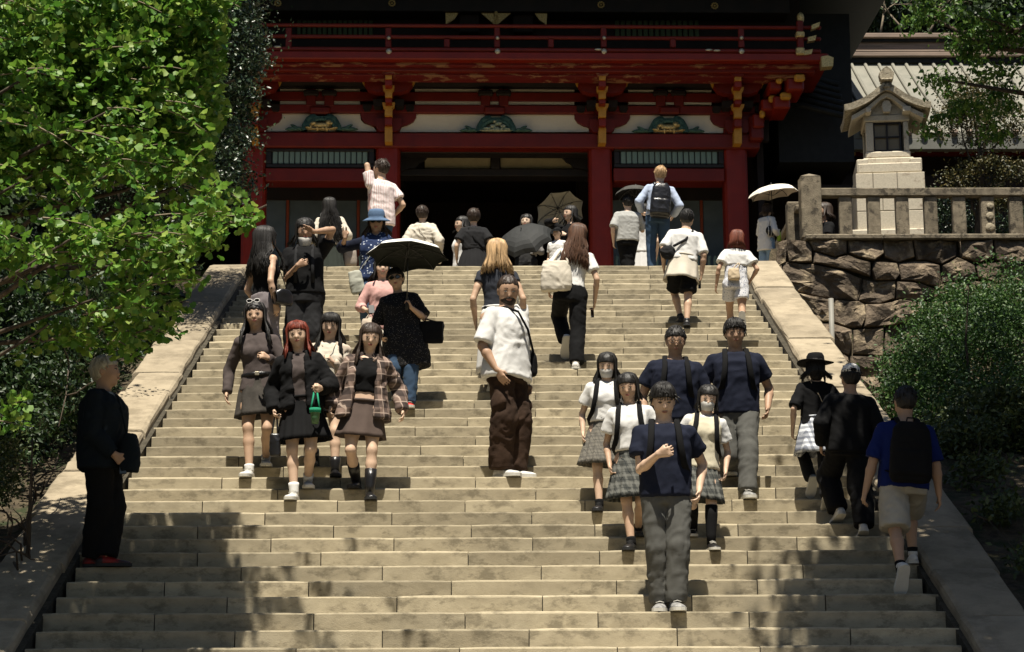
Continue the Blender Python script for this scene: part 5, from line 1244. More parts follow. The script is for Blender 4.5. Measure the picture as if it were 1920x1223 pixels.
def make_hair(p, hair, root_e, sex, h):
    kind, colr, L = hair[:3]; opt = hair[3] if len(hair) > 3 else {}
    Hh, Rh, hc = p.H, p.Rh, p.hc; t = opt.get('thick', .014 if kind != 'short' else .011)
    S_ = SDF(max(.007, h*.75)); S_.ball(Hh((0, -.014, .030)), np.array((.078+t, .097+t, .090+t))*HS, .01, Rh)
    if kind in ('bob', 'long'): S_.cone(Hh((0, -.045, .0)), Hh((0, -.055, -.10)), .062, .058, .03, (1.25, 1, 1), Rh)
    if kind == 'short': S_.ball(Hh((0, -.05, -.015)), np.array((.066, .055, .06))*HS, .02, Rh)
    fr = opt.get('front', .050); 
    def facez(P):
        Q = (P-hc)@Rh/HS; z = Q[..., 2]; y = Q[..., 1]; x = np.abs(Q[..., 0])
        lim = opt.get('side', .018)
        return np.maximum(np.maximum(lim+.9*np.clip(z-.02, 0, 1)-y, z-fr+x*x*3.5), -.5)
    R = .16; S_.cut(facez, hc-R, hc+R, .006)
    nap = -.078 if kind == 'short' else -.2
    S_.cut(lambda P: ((P-hc)@Rh)[..., 2]-nap, hc-R, hc+R, .006)
    if kind == 'short':   # clear the ears
        for sg in (1, -1): S_.ball(Hh((sg*.09, .0, -.018)), np.array((.03, .026, .036))*HS, .006, Rh, '-')
    if kind == 'cropped': pass
    V, Q = S_.mesh(); n = V-hc; N = vnormals(V, Q); loc = n@Rh
    az = np.arctan2(loc[:, 0], loc[:, 1]); V = V+N*(.004*vnoise(np.stack([az*9, loc[:, 2]*9, az*0], -1), 3)+.003*vnoise(V*60, 5))[:, None]
    hm = HAIRM[colr]; o = link('hair', mesh_np('hair', V, Q, hm, True), root_e)
    r = random.Random(sum(map(ord, colr))%97+int(L*1000)+len(PEOPLE)*7); m = MB(); tipmb = MB()
    def put(pts, ra): m.tube([Hh(q) for q in pts], [q*HS for q in ra], 5, ell=.55)
    if kind == 'short':
        for _ in range(opt.get('tufts', 190)):
            a = r.uniform(-math.pi, math.pi); e = r.uniform(-.2, 1.45); c = np.array([.086*math.cos(e)*math.sin(a), -.014+.105*math.cos(e)*math.cos(a), .03+.098*math.sin(e)])
            if c[1] > .045 and c[2] < fr+.01: continue
            if c[2] < -.04 and c[1] > -.04: continue
            d = unit(np.array([c[0]*.9, .55 if c[1] > 0 else -.5, -.35-.4*(1-math.sin(max(e, 0))**.5)])+np.array([r.gauss(0, .25) for _ in range(3)])); ln = L*r.uniform(.6, 1.3)
            put([c-d*.01, c+d*ln*.5+np.array([0, 0, .004]), c+d*ln], [.0075, .006, .0015])
    else:
        n_ = int(opt.get('n', 150)*1.7); spread = opt.get('spread', 1.0)
        for i in range(n_):
            a = math.pi*(1-(r.random()**.8)*opt.get('wrap', .66))*r.choice((-1, 1))      # 180 = back
            front = abs(a) < 1.45; ln = L*r.uniform(.85, 1.05)*(opt.get('frontlen', 1) if front else 1)
            sx, cx = math.sin(a), math.cos(a)
            def E(e, o=.004): return np.array([(.078+t+o)*math.cos(e)*sx, -.014+(.097+t+o)*math.cos(e)*cx, .030+(.090+t+o)*math.sin(e)])
            top = E(1.25, -.004)+np.array([r.gauss(0, .006), 0, 0]); mid0 = E(.75); mid_ = E(.25); lowp = E(-.35)*[1, 1, 1]+np.array([0, 0, -.03])
            if front: lowp = np.array([.086*np.sign(sx), .03+.02*cx, -.06])
            pts = [top, mid0, mid_, lowp]; zz = -.05; wv = r.uniform(0, 6)
            steps_ = max(1, int((ln-.10)/.07))
            for q in range(steps_):
                zz -= (ln-.10)/steps_; tt = (q+1)/steps_
                if front: q_ = np.array([np.sign(sx)*(.086+.035*tt*spread), .035+.095*min(1, (-zz)/.22), zz])
                else:
                    bx = .094*sx*(1+.75*tt*spread); by = (-.02+.098*cx) if cx > 0 else (-.02+.098*cx)-.015
                    if zz < -.16 and abs(bx) < .19: by = min(by, -.085-.05*abs(cx))
                    q_ = np.array([bx, by, zz])
                wav = opt.get('wave', .006); q_ = q_+np.array([math.sin(wv+zz*40)*wav, math.cos(wv+zz*33)*wav, 0])+np.array([r.gauss(0, .004), r.gauss(0, .004), 0]); pts.append(q_)
            k_ = len(pts); rad = opt.get('rad', .0078)*r.uniform(.6, 1.25); ra_ = [rad*.6]+[rad]*(k_-2)+[rad*.25]
            if front and 'tips' in opt and k_ > 7:
                put(pts[:7], ra_[:7]); tipmb.tube([Hh(q) for q in pts[6:]], ra_[6:], 5, ell=.55)
            else: put(pts, ra_)
        if kind == 'long' and L > .3:
            pass
    bangs = int(opt.get('bangs', 0)*1.6)
    for i in range(bangs):
        a = (i+.5)/bangs*2-1; a = a*opt.get('bw', .95)+r.gauss(0, .04); sx, cx = math.sin(a), math.cos(a); gap = opt.get('part', None)
        zb_ = opt.get('bz', .040)+r.gauss(0, .006); 
        E2 = lambda e, o=.002: ((.078+t+o)*math.cos(e)*sx, -.014+(.097+t+o)*math.cos(e)*cx, .030+(.090+t+o)*math.sin(e)); put([E2(1.25, -.005), E2(.95), E2(.55), (.088*sx, -.008+.110*cx, zb_)], [.006, .0075, .0065, .002])
    if m.v:
        m.build('hair_locks', opt.get('tipm', hm), o, True)
    if tipmb.v: tipmb.build('hair_tips', HAIRM[opt['tips']], o, True)

# ---------------------------------------------------------------- clothes (each returns a function applied to the person)
def swidth(st, z, e, boxy=0.0):
    st = np.array(st); ch = np.interp(.36, st[:, 0], st[:, 1]); out = []
    return None
def top(m, name='shirt', hem=-.06, ease=.018, sleeve='short', slr=.016, boxy=.6, neck=.515, amp=.007, flare=.0, shorten=0, seed=None, wide=0, hole=None, neckr=.0, label=None):
    def f(p):
        S = SDF(p.body_h if hasattr(p, 'body_h') else .0125); st = np.array(p.st); zs = [hem, hem+.04, .02, .10, .18, .26, .34, .42, .47, .495, neck]; zs = sorted(set(z for z in zs if z >= hem)); out = []
        cw = np.interp(.36, st[:, 0], st[:, 1]); cd = np.interp(.36, st[:, 0], st[:, 2])
        for z in zs:
            a = np.interp(max(z, -.02), st[:, 0], st[:, 1]); d = np.interp(max(z, -.02), st[:, 0], st[:, 2]); yo = np.interp(z, st[:, 0], st[:, 3])
            if z < .36: a = a+(max(a, cw*.97)-a)*boxy; d = d+(max(d, cd*.97)-d)*boxy
            t = max(0, min(1, (.3-z)/.4)); e_ = ease if z < .45 else ease*.6
            if z >= neck-.001: a = max(a, .066+neckr); 
            out.append((z, a+e_+flare*t+wide*(1 if z < .4 else .5), d+e_+flare*t*.8, yo+(.012 if p.st is TORSO else 0)))
        S.stack(out, p.pel, p.Rt, .02, n=2.6)
        if p.sex == 'f':
            for sg in (1, -1): S.ball(p.T((sg*.060, .062, .338)), np.array((.054, .046, .054))+ease*.9+.006, .03, p.Rt)
        for i, sg in ((0, 1), (1, -1)):
            if sleeve != 'none':
                slr_ = slr; S.cone(p.T((sg*.06, -.012, .488)), p.sh[i], .036+ease*.4, .047+slr*.35, .03)
                e_ = p.el[i]; a = p.sh[i]
                if sleeve == 'short': tt = .62; S.cone(a, a+(e_-a)*tt, .048+slr*.45, .046+slr*1.1, .012, flat=0.0)
                elif sleeve == 'half': S.cone(a, a+(e_-a)*.90, .048+slr*.45, .044+slr*1.1, .012, flat=0.0)
                elif sleeve == 'cap': S.cone(a, a+(e_-a)*.32, .048+slr*.4, .046+slr*.8, .012, flat=0.0)
                else:
                    fr = {'long': .97, 'threeq': .45}[sleeve]; S.cone(a, e_, .048+slr*.5, .041+slr*.8, .012); S.cone(e_, e_+(p.wr[i]-e_)*fr, .041+slr*.8, .030+slr*.8, .012, flat=.0)
            else: S.cone(p.T((sg*.07, -.012, .47)), p.T((sg*.10, -.012, .46)), .045+ease, .042+ease, .02)
        V, Q = S.mesh(); V = relax(V, Q, 1, .4); V = cloth(V, Q, amp, seed or (len(PEOPLE)*3+1), (8, 8, 6))
        o = link(name, mesh_np(name, V, Q, m, True), p.e)
        if label: o['label'] = label
        p.top = o
    return f
def jacket(m, name='jacket', hem=-.06, ease=.035, gap=.075, sleeve='long', slr=.028, amp=.012, flare=.03, label=None):
    """open-fronted garment: like a top but with a gap down the front"""
    def f(p):
        S = SDF(.0125); st = np.array(p.st); cw = np.interp(.36, st[:, 0], st[:, 1]); cd = np.interp(.36, st[:, 0], st[:, 2]); out = []
        if p.sex == 'f':
            for sg in (1, -1): S.ball(p.T((sg*.060, .062, .338)), np.array((.054, .046, .054))+ease*.6, .03, p.Rt)
        for z in [hem, 0.0, .08, .16, .26, .36, .43, .47, .50, .53]:
            if z < hem: continue
            a = max(np.interp(max(z, 0), st[:, 0], st[:, 1]), cw*.97 if z < .36 else 0); d = max(np.interp(max(z, 0), st[:, 0], st[:, 2]), cd*.97 if z < .36 else 0)
            t = max(0, min(1, (.3-z)/.4)); e_ = ease if z < .42 else ease*.6; out.append((z, a+e_+flare*t, d+e_+flare*t*.7, -.005))
        S.stack(out, p.pel, p.Rt, .02, n=2.6)
        for i, sg in ((0, 1), (1, -1)):
            a, e_ = p.sh[i], p.el[i]; S.cone(p.T((sg*.06, -.012, .488)), a, .038+ease*.4, .048+slr*.4, .03)
            if sleeve == 'long': S.cone(a, e_, .048+slr*.6, .043+slr*.8, .012); S.cone(e_, e_+(p.wr[i]-e_)*.98, .043+slr*.8, .032+slr*.8, .012, flat=.0)
            elif sleeve == 'half': S.cone(a, a+(e_-a)*1.0, .048+slr*.6, .045+slr*1.2, .012, flat=0.0)
        c = p.T((0, .10, .2)); pel, Rt = p.pel, p.Rt
        def g(P):
            Q = (P-pel)@Rt; return np.maximum(np.abs(Q[..., 0])-(gap+.04*np.clip((.2-Q[..., 2]), 0, .4)), .03-Q[..., 1])
        S.cut(g, c-.45, c+.45, .01)
        V, Q = S.mesh(); V = relax(V, Q, 1, .4); V = cloth(V, Q, amp, len(PEOPLE)*5+2, (7, 7, 7))
        o = link(name, mesh_np(name, V, Q, m, True), p.e)
        if label: o['label'] = label
        # collar
        q = MB(); q.tube([p.T(v) for v in ((.055, .075, .46), (.088, .03, .505), (.085, -.03, .53), (0, -.075, .545), (-.085, -.03, .53), (-.088, .03, .505), (-.055, .075, .46))], [.016, .020, .022, .022, .022, .020, .016], 8, ell=.6); q.build('collar', m, o, True)
    return f
def collar(m, name='collar'):
    def f(p):
        q = MB(); q.tube([p.T(v) for v in ((.006, .085, .455), (.045, .068, .49), (.072, .02, .515), (.068, -.03, .54), (0, -.068, .55), (-.068, -.03, .54), (-.072, .02, .515), (-.045, .068, .49), (-.006, .085, .455))], [.010, .014, .015, .016, .016, .016, .015, .014, .010], 8, ell=.55); q.build(name, m, p.top, True)
    return f
def bottoms(m, name='trousers', length=1.0, ease=.016, knee=.0, hem=.012, waist=.10, amp=.008, cargo=False, seed=None, f_=(9, 9, 6), label=None):
    def f(p):
        S = SDF(.0125); st = np.array(p.st); out = []
        for z in (-.09, -.02, .04, waist): out.append((z, np.interp(max(z, -.03), st[:, 0], st[:, 1])+ease*.7, np.interp(max(z, -.03), st[:, 0], st[:, 2])+ease*.7, -.005))
        S.stack(out, p.pel, p.Rt, .03)
        for i, sg in ((0, 1), (1, -1)):
            hp, kn, an = p.hp[i], p.kn[i], p.an[i]; th = kn-hp; sn = an-kn
            if length <= .5: e = hp+th*(length/.5); S.cone(hp, e, .090+ease*.8, .076+ease+hem, .012, flat=0.0)
            else:
                S.cone(hp, hp+th*.5, .090+ease*.8, .077+ease*.9, .014); S.cone(hp+th*.5, kn, .077+ease*.9, .054+ease+knee, .010)
                t = (length-.5)/.5; kn_ = kn+np.array([sg*knee*.5, 0, 0]); S.cone(kn_, kn+sn*t*.5+np.array([sg*knee*.5, 0, 0]), .054+ease+knee, .050+ease+knee*.8, .008); S.cone(kn+sn*t*.5+np.array([sg*knee*.5, 0, 0]), kn+sn*t+np.array([sg*hem*.4, .01, 0]), .050+ease+knee*.8, .038+ease+hem, .008, flat=.005)
            if cargo:
                c = kn+(hp-kn)*.30+np.array([sg*(.075+ease), .01, 0]); S.ball(c, (.03, .07, .085), .01)
        V, Q = S.mesh(); V = relax(V, Q, 1, .4); V = cloth(V, Q, amp, seed or len(PEOPLE)*3+2, f_)
        o = link(name, mesh_np(name, V, Q, m, True), p.e); p.bot = o
        if label: o['label'] = label
    return f
def skirt(m, name='skirt', length=.36, waist=.13, flare=.07, pleats=14, amp=.012, ease=.012, fwdk=.5, label=None):
    def f(p):
        st = np.array(p.st); N = max(60, pleats*6); rings = []; kc = (p.kn[0]+p.kn[1])/2-(p.hp[0]+p.hp[1])/2; sep = abs((p.kn[0]-p.kn[1])[1])
        J = 9
        for j in range(J+1):
            t = j/J; z = waist-length*t; hipz = max(z, -.02); a = np.interp(hipz, st[:, 0], st[:, 1])+ease; d = np.interp(hipz, st[:, 0], st[:, 2])+ease
            g = flare*max(0, t-.15)**1.2; below = max(0, -z); sh_ = kc*min(1, below/.41)*fwdk
            ring = []
            for k in range(N):
                an = 2*math.pi*k/N; tri = math.sin(an*pleats+.6*math.sin(an*3+t*2)); rr = 1+0*tri
                pl = amp*t*tri+.006*math.sin(an*5+2)*t; sep_ = sep*.35*min(1, below/.41)
                x = math.cos(an)*(a+g+pl); y = math.sin(an)*(d+g*.9+pl+sep_); q = p.pel+p.Rt@np.array([x, y-.005, z])+np.array([sh_[0], sh_[1], 0]); ring.append(q)
            rings.append(ring)
        cen = [np.mean(r_, 0) for r_ in rings]
        inner = [[c+(q-c)*.955 for q in r_] for c, r_ in zip(cen, rings)][::-1]
        q = MB(); q.loft(rings[::1]+inner, caps=(True, True)); me = q.mesh(name, m, True); me.flip_normals() if False else None
        o = link(name, me, p.e); p.bot = o
        wb = MB(); wb.tube([p.T((math.cos(2*math.pi*k/20)*(np.interp(waist, st[:, 0], st[:, 1])+ease+.004), math.sin(2*math.pi*k/20)*(np.interp(waist, st[:, 0], st[:, 2])+ease+.004), waist-.012)) for k in range(21)], .014, 6); wb.build('waistband', m, o, True)
        if label: o['label'] = label
    return f
def belt(m, z=.13, buckle=None):
    def f(p):
        st = np.array(p.st); q = MB(); q.tube([p.T((math.cos(2*math.pi*k/24)*(np.interp(z, st[:, 0], st[:, 1])+.026), math.sin(2*math.pi*k/24)*(np.interp(z, st[:, 0], st[:, 2])+.026), z)) for k in range(25)], .018, 8, ell=.35, ref=(0, 0, 1)); o = q.build('belt', m, p.e, True)
        if buckle: c = p.T((0, np.interp(z, st[:, 0], st[:, 2])+.034, z)); b = MB(); b.box(c-[.02, .004, .018], c+[.02, .004, .018], .003); b.build('buckle', buckle, o)
    return f
def shoes(m, sole, boot=0.0, sock=None, sockh=.08, label=None, heel=0.0, name='shoe'):
    def f(p):
        for i, sg in ((0, 1), (1, -1)):
            pit = R_(p.pitch[i]); an = p.an[i]; M = rotz(-sg*R_(8))@rotx(-pit); A0 = np.array([0, -.0, .08])
            def X(v): return an+M@((np.array(v, float)-A0)*[1.18, 1.15, 1.0])
            st = [(-.062, .022, .05), (-.055, .030, .075), (-.03, .036, .09), (0, .037, .098), (.04, .037, .082), (.08, .042, .062), (.12, .045, .052), (.155, .040, .044), (.178, .024, .034), (.184, .010, .026)]
            rings = []
            for (y, hw, hh) in st:
                ring = []
                for k in range(12):
                    a = math.pi*k/11; ring.append(X((math.cos(a)*hw*(1 if 0 < k < 11 else 1), y, .02+math.sin(a)**.8*(hh-.02))))
                ring += [X((-hw*.6, y, .016)), X((hw*.6, y, .016))]; rings.append(ring)
            q = MB(); q.loft(rings[::-1]); 
            q.tube([X((0, -.012, .07)), X((0, -.014, .105))], [.042, .040], 12)
            if boot: 
                sh_ = p.kn[i]-an; L = np.linalg.norm(sh_); q.tube([X((0, -.008, .06)), an+sh_*(.3*boot/L*.9), an+sh_*(.6*boot/L)+np.array([0, -.008, 0]), an+sh_*(boot/L)+np.array([0, -.01, 0])], [.044, .046, .054, .056], 14)
            o = q.build(name, m, p.e, True)
            if label: o['label'] = label
            rings = []
            for z in (.0, .024):
                ring = []
                for k in range(28):
                    a = 2*math.pi*k/28; yy = .061+.128*math.sin(a); hw = np.interp(yy, [s_[0] for s_ in st], [s_[1] for s_ in st])+.005
                    ring.append(X((hw*(1 if math.cos(a) > 0 else -1)*min(1, abs(math.cos(a))*2.2), yy, z)))
                rings.append(ring)
            q = MB(); q.loft(rings); q.build('sole', sole, o)
            q = MB(); 
            for t in (.045, .062, .079): q.tube([X((-.026, t, .088-(t-.045)*.55)), X((0, t+.003, .097-(t-.045)*.55)), X((.026, t, .088-(t-.045)*.55))], .003, 4)
            if not boot: q.build('lace', sole, o, True)
            if sock:
                q = MB(); sh_ = p.kn[i]-an; L = np.linalg.norm(sh_); fr = sockh/L; st_ = np.linspace(-.05, fr, 5)
                rad = [np.interp(x, [0, .35, .67, 1], [.042, .052, .063, .062]) for x in st_]; q.tube([an+sh_*x+np.array([0, -.012*math.sin(math.pi*min(1, max(0, x))), 0]) for x in st_], rad, 14); q.build('sock', sock, p.e, True)
    return f
def mask_(below=False):
    def f(p):
        d = -.045 if below else 0
        q = MB(); V = []; Fc = []; nu, nv = 13, 7
        for j in range(nv):
            for i in range(nu):
                a = (i/(nu-1)-.5)*2.0; z = -.016-.085*j/(nv-1)+d; r_ = .098+.016*math.cos(a)*math.sin(math.pi*(j+.5)/nv)+(.006*(j % 2)); tap = 1-.22*(j/(nv-1))**2
                V.append(p.H((math.sin(a)*.077*tap*1.0, .012+math.cos(a)*(r_-.012)*(1-.05*(j/(nv-1))), z)))
        for j in range(nv-1):
            for i in range(nu-1): Fc.append((j*nu+i, (j+1)*nu+i, (j+1)*nu+i+1, j*nu+i+1))
        n = len(V); c = p.H((0, 0, -.05)); V2 = [v+unit(c-v)*.004 for v in V]
        Fc += [tuple(k+n for k in f_)[::-1] for f_ in Fc]; q.add(V+V2, Fc)
        for sg in (1, -1): q.tube([p.H((sg*.066, .04, -.03+d)), p.H((sg*.078, .0, .0+d*.5)), p.H((sg*.08, -.02, .012))], .0018, 4)
        q.build('face_mask', M_mask, p.e, True)
    return f
def glasses(m, lens, on_head=False, size=1.0):
    def f(p):
        z = .010; y = .105; q = MB(); Hp = p.H
        if on_head: Hp = lambda v: p.H((v[0], v[1]*.35+.052, v[2]*.35+.118+v[1]*.0))
        g = MB()
        for sg in (1, -1):
            c = (sg*.033, y, z); ring = [Hp((c[0]+math.cos(a)*.024*size, y-abs(c[0]+math.cos(a)*.024)*.12, z*1+math.sin(a)*.017*size*(2.6 if on_head else 1))) for a in np.linspace(0, 2*math.pi, 17)]
            q.tube(ring, .0035 if m != M_eye else .0022, 6, caps=False)
            if lens is not None: 
                n = len(ring)-1; g.add(ring[:n]+[r_+p.Rh@np.array([0, -.003, 0]) for r_ in ring[:n]], [tuple(range(n)), tuple(range(n, 2*n))[::-1]])
            if not on_head: q.tube([p.H((sg*.057, y-.008, z)), p.H((sg*.079, .02, z+.002)), p.H((sg*.08, -.01, z-.004))], .0022, 5)
        q.tube([Hp((-.009, y, z+.003)), Hp((.009, y, z+.003))], .003, 5)
        o = q.build('glasses', m, p.e, True)
        if lens is not None and g.v: g.build('lens', lens, o)
    return f
def hat(kind, m, band=None):
    def f(p):
        q = MB(); 
        if kind == 'cap':
            rings = [[p.H((math.cos(a)*.090*math.cos(e)**.8 if e < 1.5 else 0, -.012+math.sin(a)*.110*(math.cos(e)**.8 if e < 1.5 else 0), .042+.092*math.sin(e))) for a in np.linspace(0, 2*math.pi, 25)[:-1]] for e in (0, .3, .7, 1.1, 1.4, 1.52)]
            q.loft(rings); o = q.build('cap', m, p.e, True)
            b = MB(); V = []
            for z_ in (0, .006):
                for j in range(3):
                    for i in range(9): a = (i/8-.5)*1.9; r_ = 1+.36*j; V.append(p.H((math.sin(a)*.088*(1+.06*j), -.012+math.cos(a)*.108*r_, .045-.018*j*math.cos(a)+z_+.01*abs(a)*0)))
            Fc = []
            for j in range(2):
                for i in range(8): a_ = j*9+i; Fc += [(a_, a_+1, a_+10, a_+9), (a_+27, a_+36, a_+37, a_+28)]
            for i in range(8): Fc.append((18+i, 19+i, 46+i, 45+i))
            b.add(V, Fc); b.build('cap_brim', m, o, True)
            if band:
                b = MB(); b.ellipsoid(p.H((0, -.118, .058)), (.034, .008, .018), 12, 6, p.Rh); b.build('cap_opening', band, o, True)
        else:
            br = .06 if kind == 'bucket' else .095
            prof = [(1.0+br/.09, .018 if kind == 'bucket' else .045), (1.0+br/.09*.5, .034 if kind == 'bucket' else .042), (1.04, .05), (1.03, .07), (.97, .115), (.80, .142), (.4, .150), (.02, .150)]
            rings = [[p.H((math.cos(a)*.092*s_, -.012+math.sin(a)*.110*s_, z+(.012*math.sin(a*2+.5) if s_ > 1.2 and kind != 'bucket' else 0))) for a in np.linspace(0, 2*math.pi, 29)[:-1]] for s_, z in prof]
            under = [[p.H((math.cos(a)*.092*s_, -.012+math.sin(a)*.110*s_, z-.006+(.012*math.sin(a*2+.5) if s_ > 1.2 and kind != 'bucket' else 0))) for a in np.linspace(0, 2*math.pi, 29)[:-1]] for s_, z in prof[:3]][::-1]
            q.loft(under+rings); o = q.build('hat', m, p.e, True)
    return f
# ---------------------------------------------------------------- things carried (top level, world space)
def Wp(p, v): return p.root+p.R@(np.array(v, float)*p.s)
def carried(name, mb, m, label, cat, origin, smooth=True, **kw):
    origin = np.array(origin, float); mb.xf(np.eye(3), -origin); o = mb.build(name, m, None, smooth, label=label, cat=cat, **kw); o.location = origin; return o
def sub(name, mb, m, par, smooth=True):
    mb.xf(np.eye(3), -np.array(par.location)); return mb.build(name, m, par, smooth)
def ribbon(m, pts, w_=.02, n=6): m.tube(pts, w_, n, ell=.3)
def bag(key, label, c, size, m, strap=None, kind='tote', lean=0.0, cat='bag', bulge=.25, strapw=.008, straps=None, yawb=0.0, name=None):
    """c: person-local centre of the bag; size (w, d, h); strap: list of local points"""
    p = PEOPLE[key]; q = SDF(.011 if max(size) > .2 else .008); R0 = rotz(R_(yawb))@roty(lean); w_, d_, h_ = [v/2 for v in size]; c = np.array(c, float)
    if kind == 'round': q.ball(c, (w_, d_, h_), .02, R0)
    else:
        tw = .80 if kind == 'tote' else 1.0
        q.stack([(-h_, w_*.92, d_*.8, 0), (-h_*.7, w_, d_, 0), (0, w_*.98, d_, 0), (h_*.6, w_*(tw+.1), d_*.8, 0), (h_, w_*tw, d_*.5, 0)], c, R0, .01, n=3.0)
    V, Q = q.mesh(); V = relax(V, Q, 1, .5); V = cloth(V, Q, .008 if kind != 'box' else .003, 31+len(label), (9, 9, 9)); V = np.array([Wp(p, v) for v in V]); o_ = Wp(p, c)
    o = link(name or 'bag', mesh_np('bag', V-o_, Q, m, True), None, label, cat); o.location = o_
    for pts in (straps or ([strap] if strap else [])):
        s_ = MB(); P_ = [np.array(v, float) for v in pts]; D = []
        for a, b in zip(P_[:-1], P_[1:]):
            for t in np.linspace(0, 1, 4)[:-1]: D.append(Wp(p, a+(b-a)*t))
        D.append(Wp(p, P_[-1])); s_.tube(D, strapw*p.s, 6, ell=.5); sub('strap', s_, m, o)
    return o
def crossbody(p, side=1, z=.02, m=None, w_=.010, ease=.03):
    """strap points from the opposite hip over the shoulder (side = +1: bag on the wearer's right)"""
    T = p.T; s = side; st = np.array(p.st); cd = np.interp(.36, st[:, 0], st[:, 2])+ease; cw = np.interp(.2, st[:, 0], st[:, 1])+ease+.01
    f = [(s*cw, .02, z), (s*cw*.85, cd*.75, z+.08), (s*.03, cd+.012, z+.24), (-s*.05, cd*.85, z+.38), (-s*.075, .03, .535), (-s*.07, -.06, .53), (-s*.04, -cd*.95, .40), (s*.05, -cd-.005, .22), (s*cw*.9, -cd*.7, z+.06), (s*cw, -.02, z)]
    return [T(v) for v in f]
def backpack(key, label, m, size=(.30, .14, .44), z=.25, dz=0, front_only=False):
    p = PEOPLE[key]; st = np.array(p.st); cd = np.interp(.36, st[:, 0], st[:, 2])+.02; S = SDF(.013); w_, d_, h_ = [v/2 for v in size]
    c = p.T((0, -cd-d_-.012, z)); S.stack([(-h_, w_*.9, d_*.85, 0), (-h_*.8, w_, d_, 0), (.2*h_, w_*.98, d_, 0), (h_*.75, w_*.88, d_*.85, 0), (h_, w_*.6, d_*.5, 0)], c, p.Rt, .01, n=3.2)
    S.stack([(-h_*.8, w_*.75, d_*.4, 0), (-.0, w_*.72, d_*.4, 0)], c+p.Rt@np.array([0, -d_*.8, 0]), p.Rt, .02, n=3)
    V, Q = S.mesh(); V = relax(V, Q, 1, .5); V = cloth(V, Q, .005, 77, (8, 8, 8)); V = np.array([Wp(p, v) for v in V]); o_ = Wp(p, c)
    o = link('backpack', mesh_np('backpack', V-o_, Q, m, True), None, label, 'backpack'); o.location = o_
    for sg in (1, -1):
        s_ = MB(); cf = cd+.012; cf += .022; pts = [(sg*.085, -cd, .50), (sg*.088, -.05, .555), (sg*.092, .01, .555), (sg*.096, .06, .515), (sg*.102, cf*.88, .44), (sg*.112, cf+.004, .33), (sg*.135, cf*.86, .20), (sg*.175, .03, .12), (sg*.16, -cd, .08)]
        s_.tube([Wp(p, p.T(v)) for v in pts], [.024*p.s]*len(pts), 8, ell=.3, ref=(1, 0, 0)); sub('strap', s_, m, o)
    q = MB(); q.tube([Wp(p, c+p.Rt@np.array(v)) for v in ((-.03, d_*.6, h_), (-.03, d_*.3, h_+.04), (.03, d_*.3, h_+.04), (.03, d_*.6, h_))], .007*p.s, 6); sub('handle', q, m, o)
    return o
def umbrella(label, tip, hand, radius, top_m, under_m, axis=None, n=8, depth=.28, group=None, closed=False, rot=.2, name='umbrella'):
    """tip and hand: world points; canopy apex at tip"""
    tip = np.array(tip, float); hand = np.array(hand, float); ax = unit(tip-hand) if axis is None else unit(axis)
    a = unit(np.cross(ax, (0.13, 1, 0.21))); b = np.cross(ax, a); root = empty(name, tip, 0, label, 'umbrella', group)
    outer = []; inner = []; J = 6
    for j in range(J+1):
        t = j/J; rr = radius*math.sin(t*1.25)/math.sin(1.25); dp = depth*(t**2.1)
        for k in range(n*4):
            u = k/4; an = 2*math.pi*u/n+rot; fr = (u % 1); sag = 1-(.055+.03*t)*math.sin(math.pi*fr); scal = 1-.05*math.sin(math.pi*fr)*t
            q = (a*math.cos(an)+b*math.sin(an))*rr*sag*scal-ax*(dp-(.015*math.sin(math.pi*fr)*t)); outer.append(q)
    M_ = n*4; Fc = [(j*M_+k, j*M_+(k+1) % M_, (j+1)*M_+(k+1) % M_, (j+1)*M_+k) for j in range(J) for k in range(M_)]
    q = MB(); q.add(outer, Fc); q.build('canopy', top_m, root, False)
    q = MB(); q.add([v-ax*.006 for v in outer], [f[::-1] for f in Fc]); q.build('canopy_lining', under_m, root, False)
    sh = hand-tip
    q = MB(); q.tube([ax*.05, sh-ax*.06], .006, 7); q.build('shaft', M_silv if 0 else M_grey, root, True)
    q = MB(); q.tube([sh+ax*.05, sh-ax*.09], [.014, .016], 8); q.build('handle', M_blk, root, True)
    for k in range(n):
        an = 2*math.pi*k/n+rot; pts = []
        for j in range(J+1):
            t = j/J; rr = radius*math.sin(t*1.25)/math.sin(1.25); pts.append((a*math.cos(an)+b*math.sin(an))*rr*.995-ax*(depth*(t**2.1)+.013))
        q = MB(); q.tube(pts, .004, 5); q.tube([pts[3], -ax*depth*1.1], .003, 4); q.build('rib', M_grey, root, True)
    return root
M_grey = mat('grey_metal', (0.06, 0.06, 0.06), rough=.4, metal=.6); M_blk = mat('black_plastic', (0.015, 0.015, 0.015), rough=.5)
# ------------------------------------------------------------------ the crowd
c_white = cm('white', (0.62, 0.61, 0.585), .95); c_cream = cm('cream', (0.56, 0.51, 0.42)); c_black = cm('black', (0.006, 0.006, 0.0065), .7); c_char = cm('charcoal', (0.017, 0.017, 0.018))
c_navy = cm('navy', (0.0095, 0.012, 0.024)); c_grey = cm('grey_trousers', (0.085, 0.084, 0.076)); c_brown = cm('brown', (0.042, 0.024, 0.015), .6, bump=.6); c_jean = cm('denim', (0.035, 0.062, 0.105)); c_ljean = cm('light_denim', (0.22, 0.32, 0.42))
c_taupe = cm('taupe', (0.075, 0.06, 0.056)); c_dskirt = cm('washed_grey', (0.065, 0.058, 0.05), .5, bump=.5); c_mauve = cm('mauve_grey', (0.19, 0.165, 0.17)); c_vest = cm('cream_knit', (0.55, 0.50, 0.37), bump=.15); c_blue = cm('royal_blue', (0.006, 0.014, 0.09)); c_beige = cm('beige', (0.36, 0.33, 0.27))
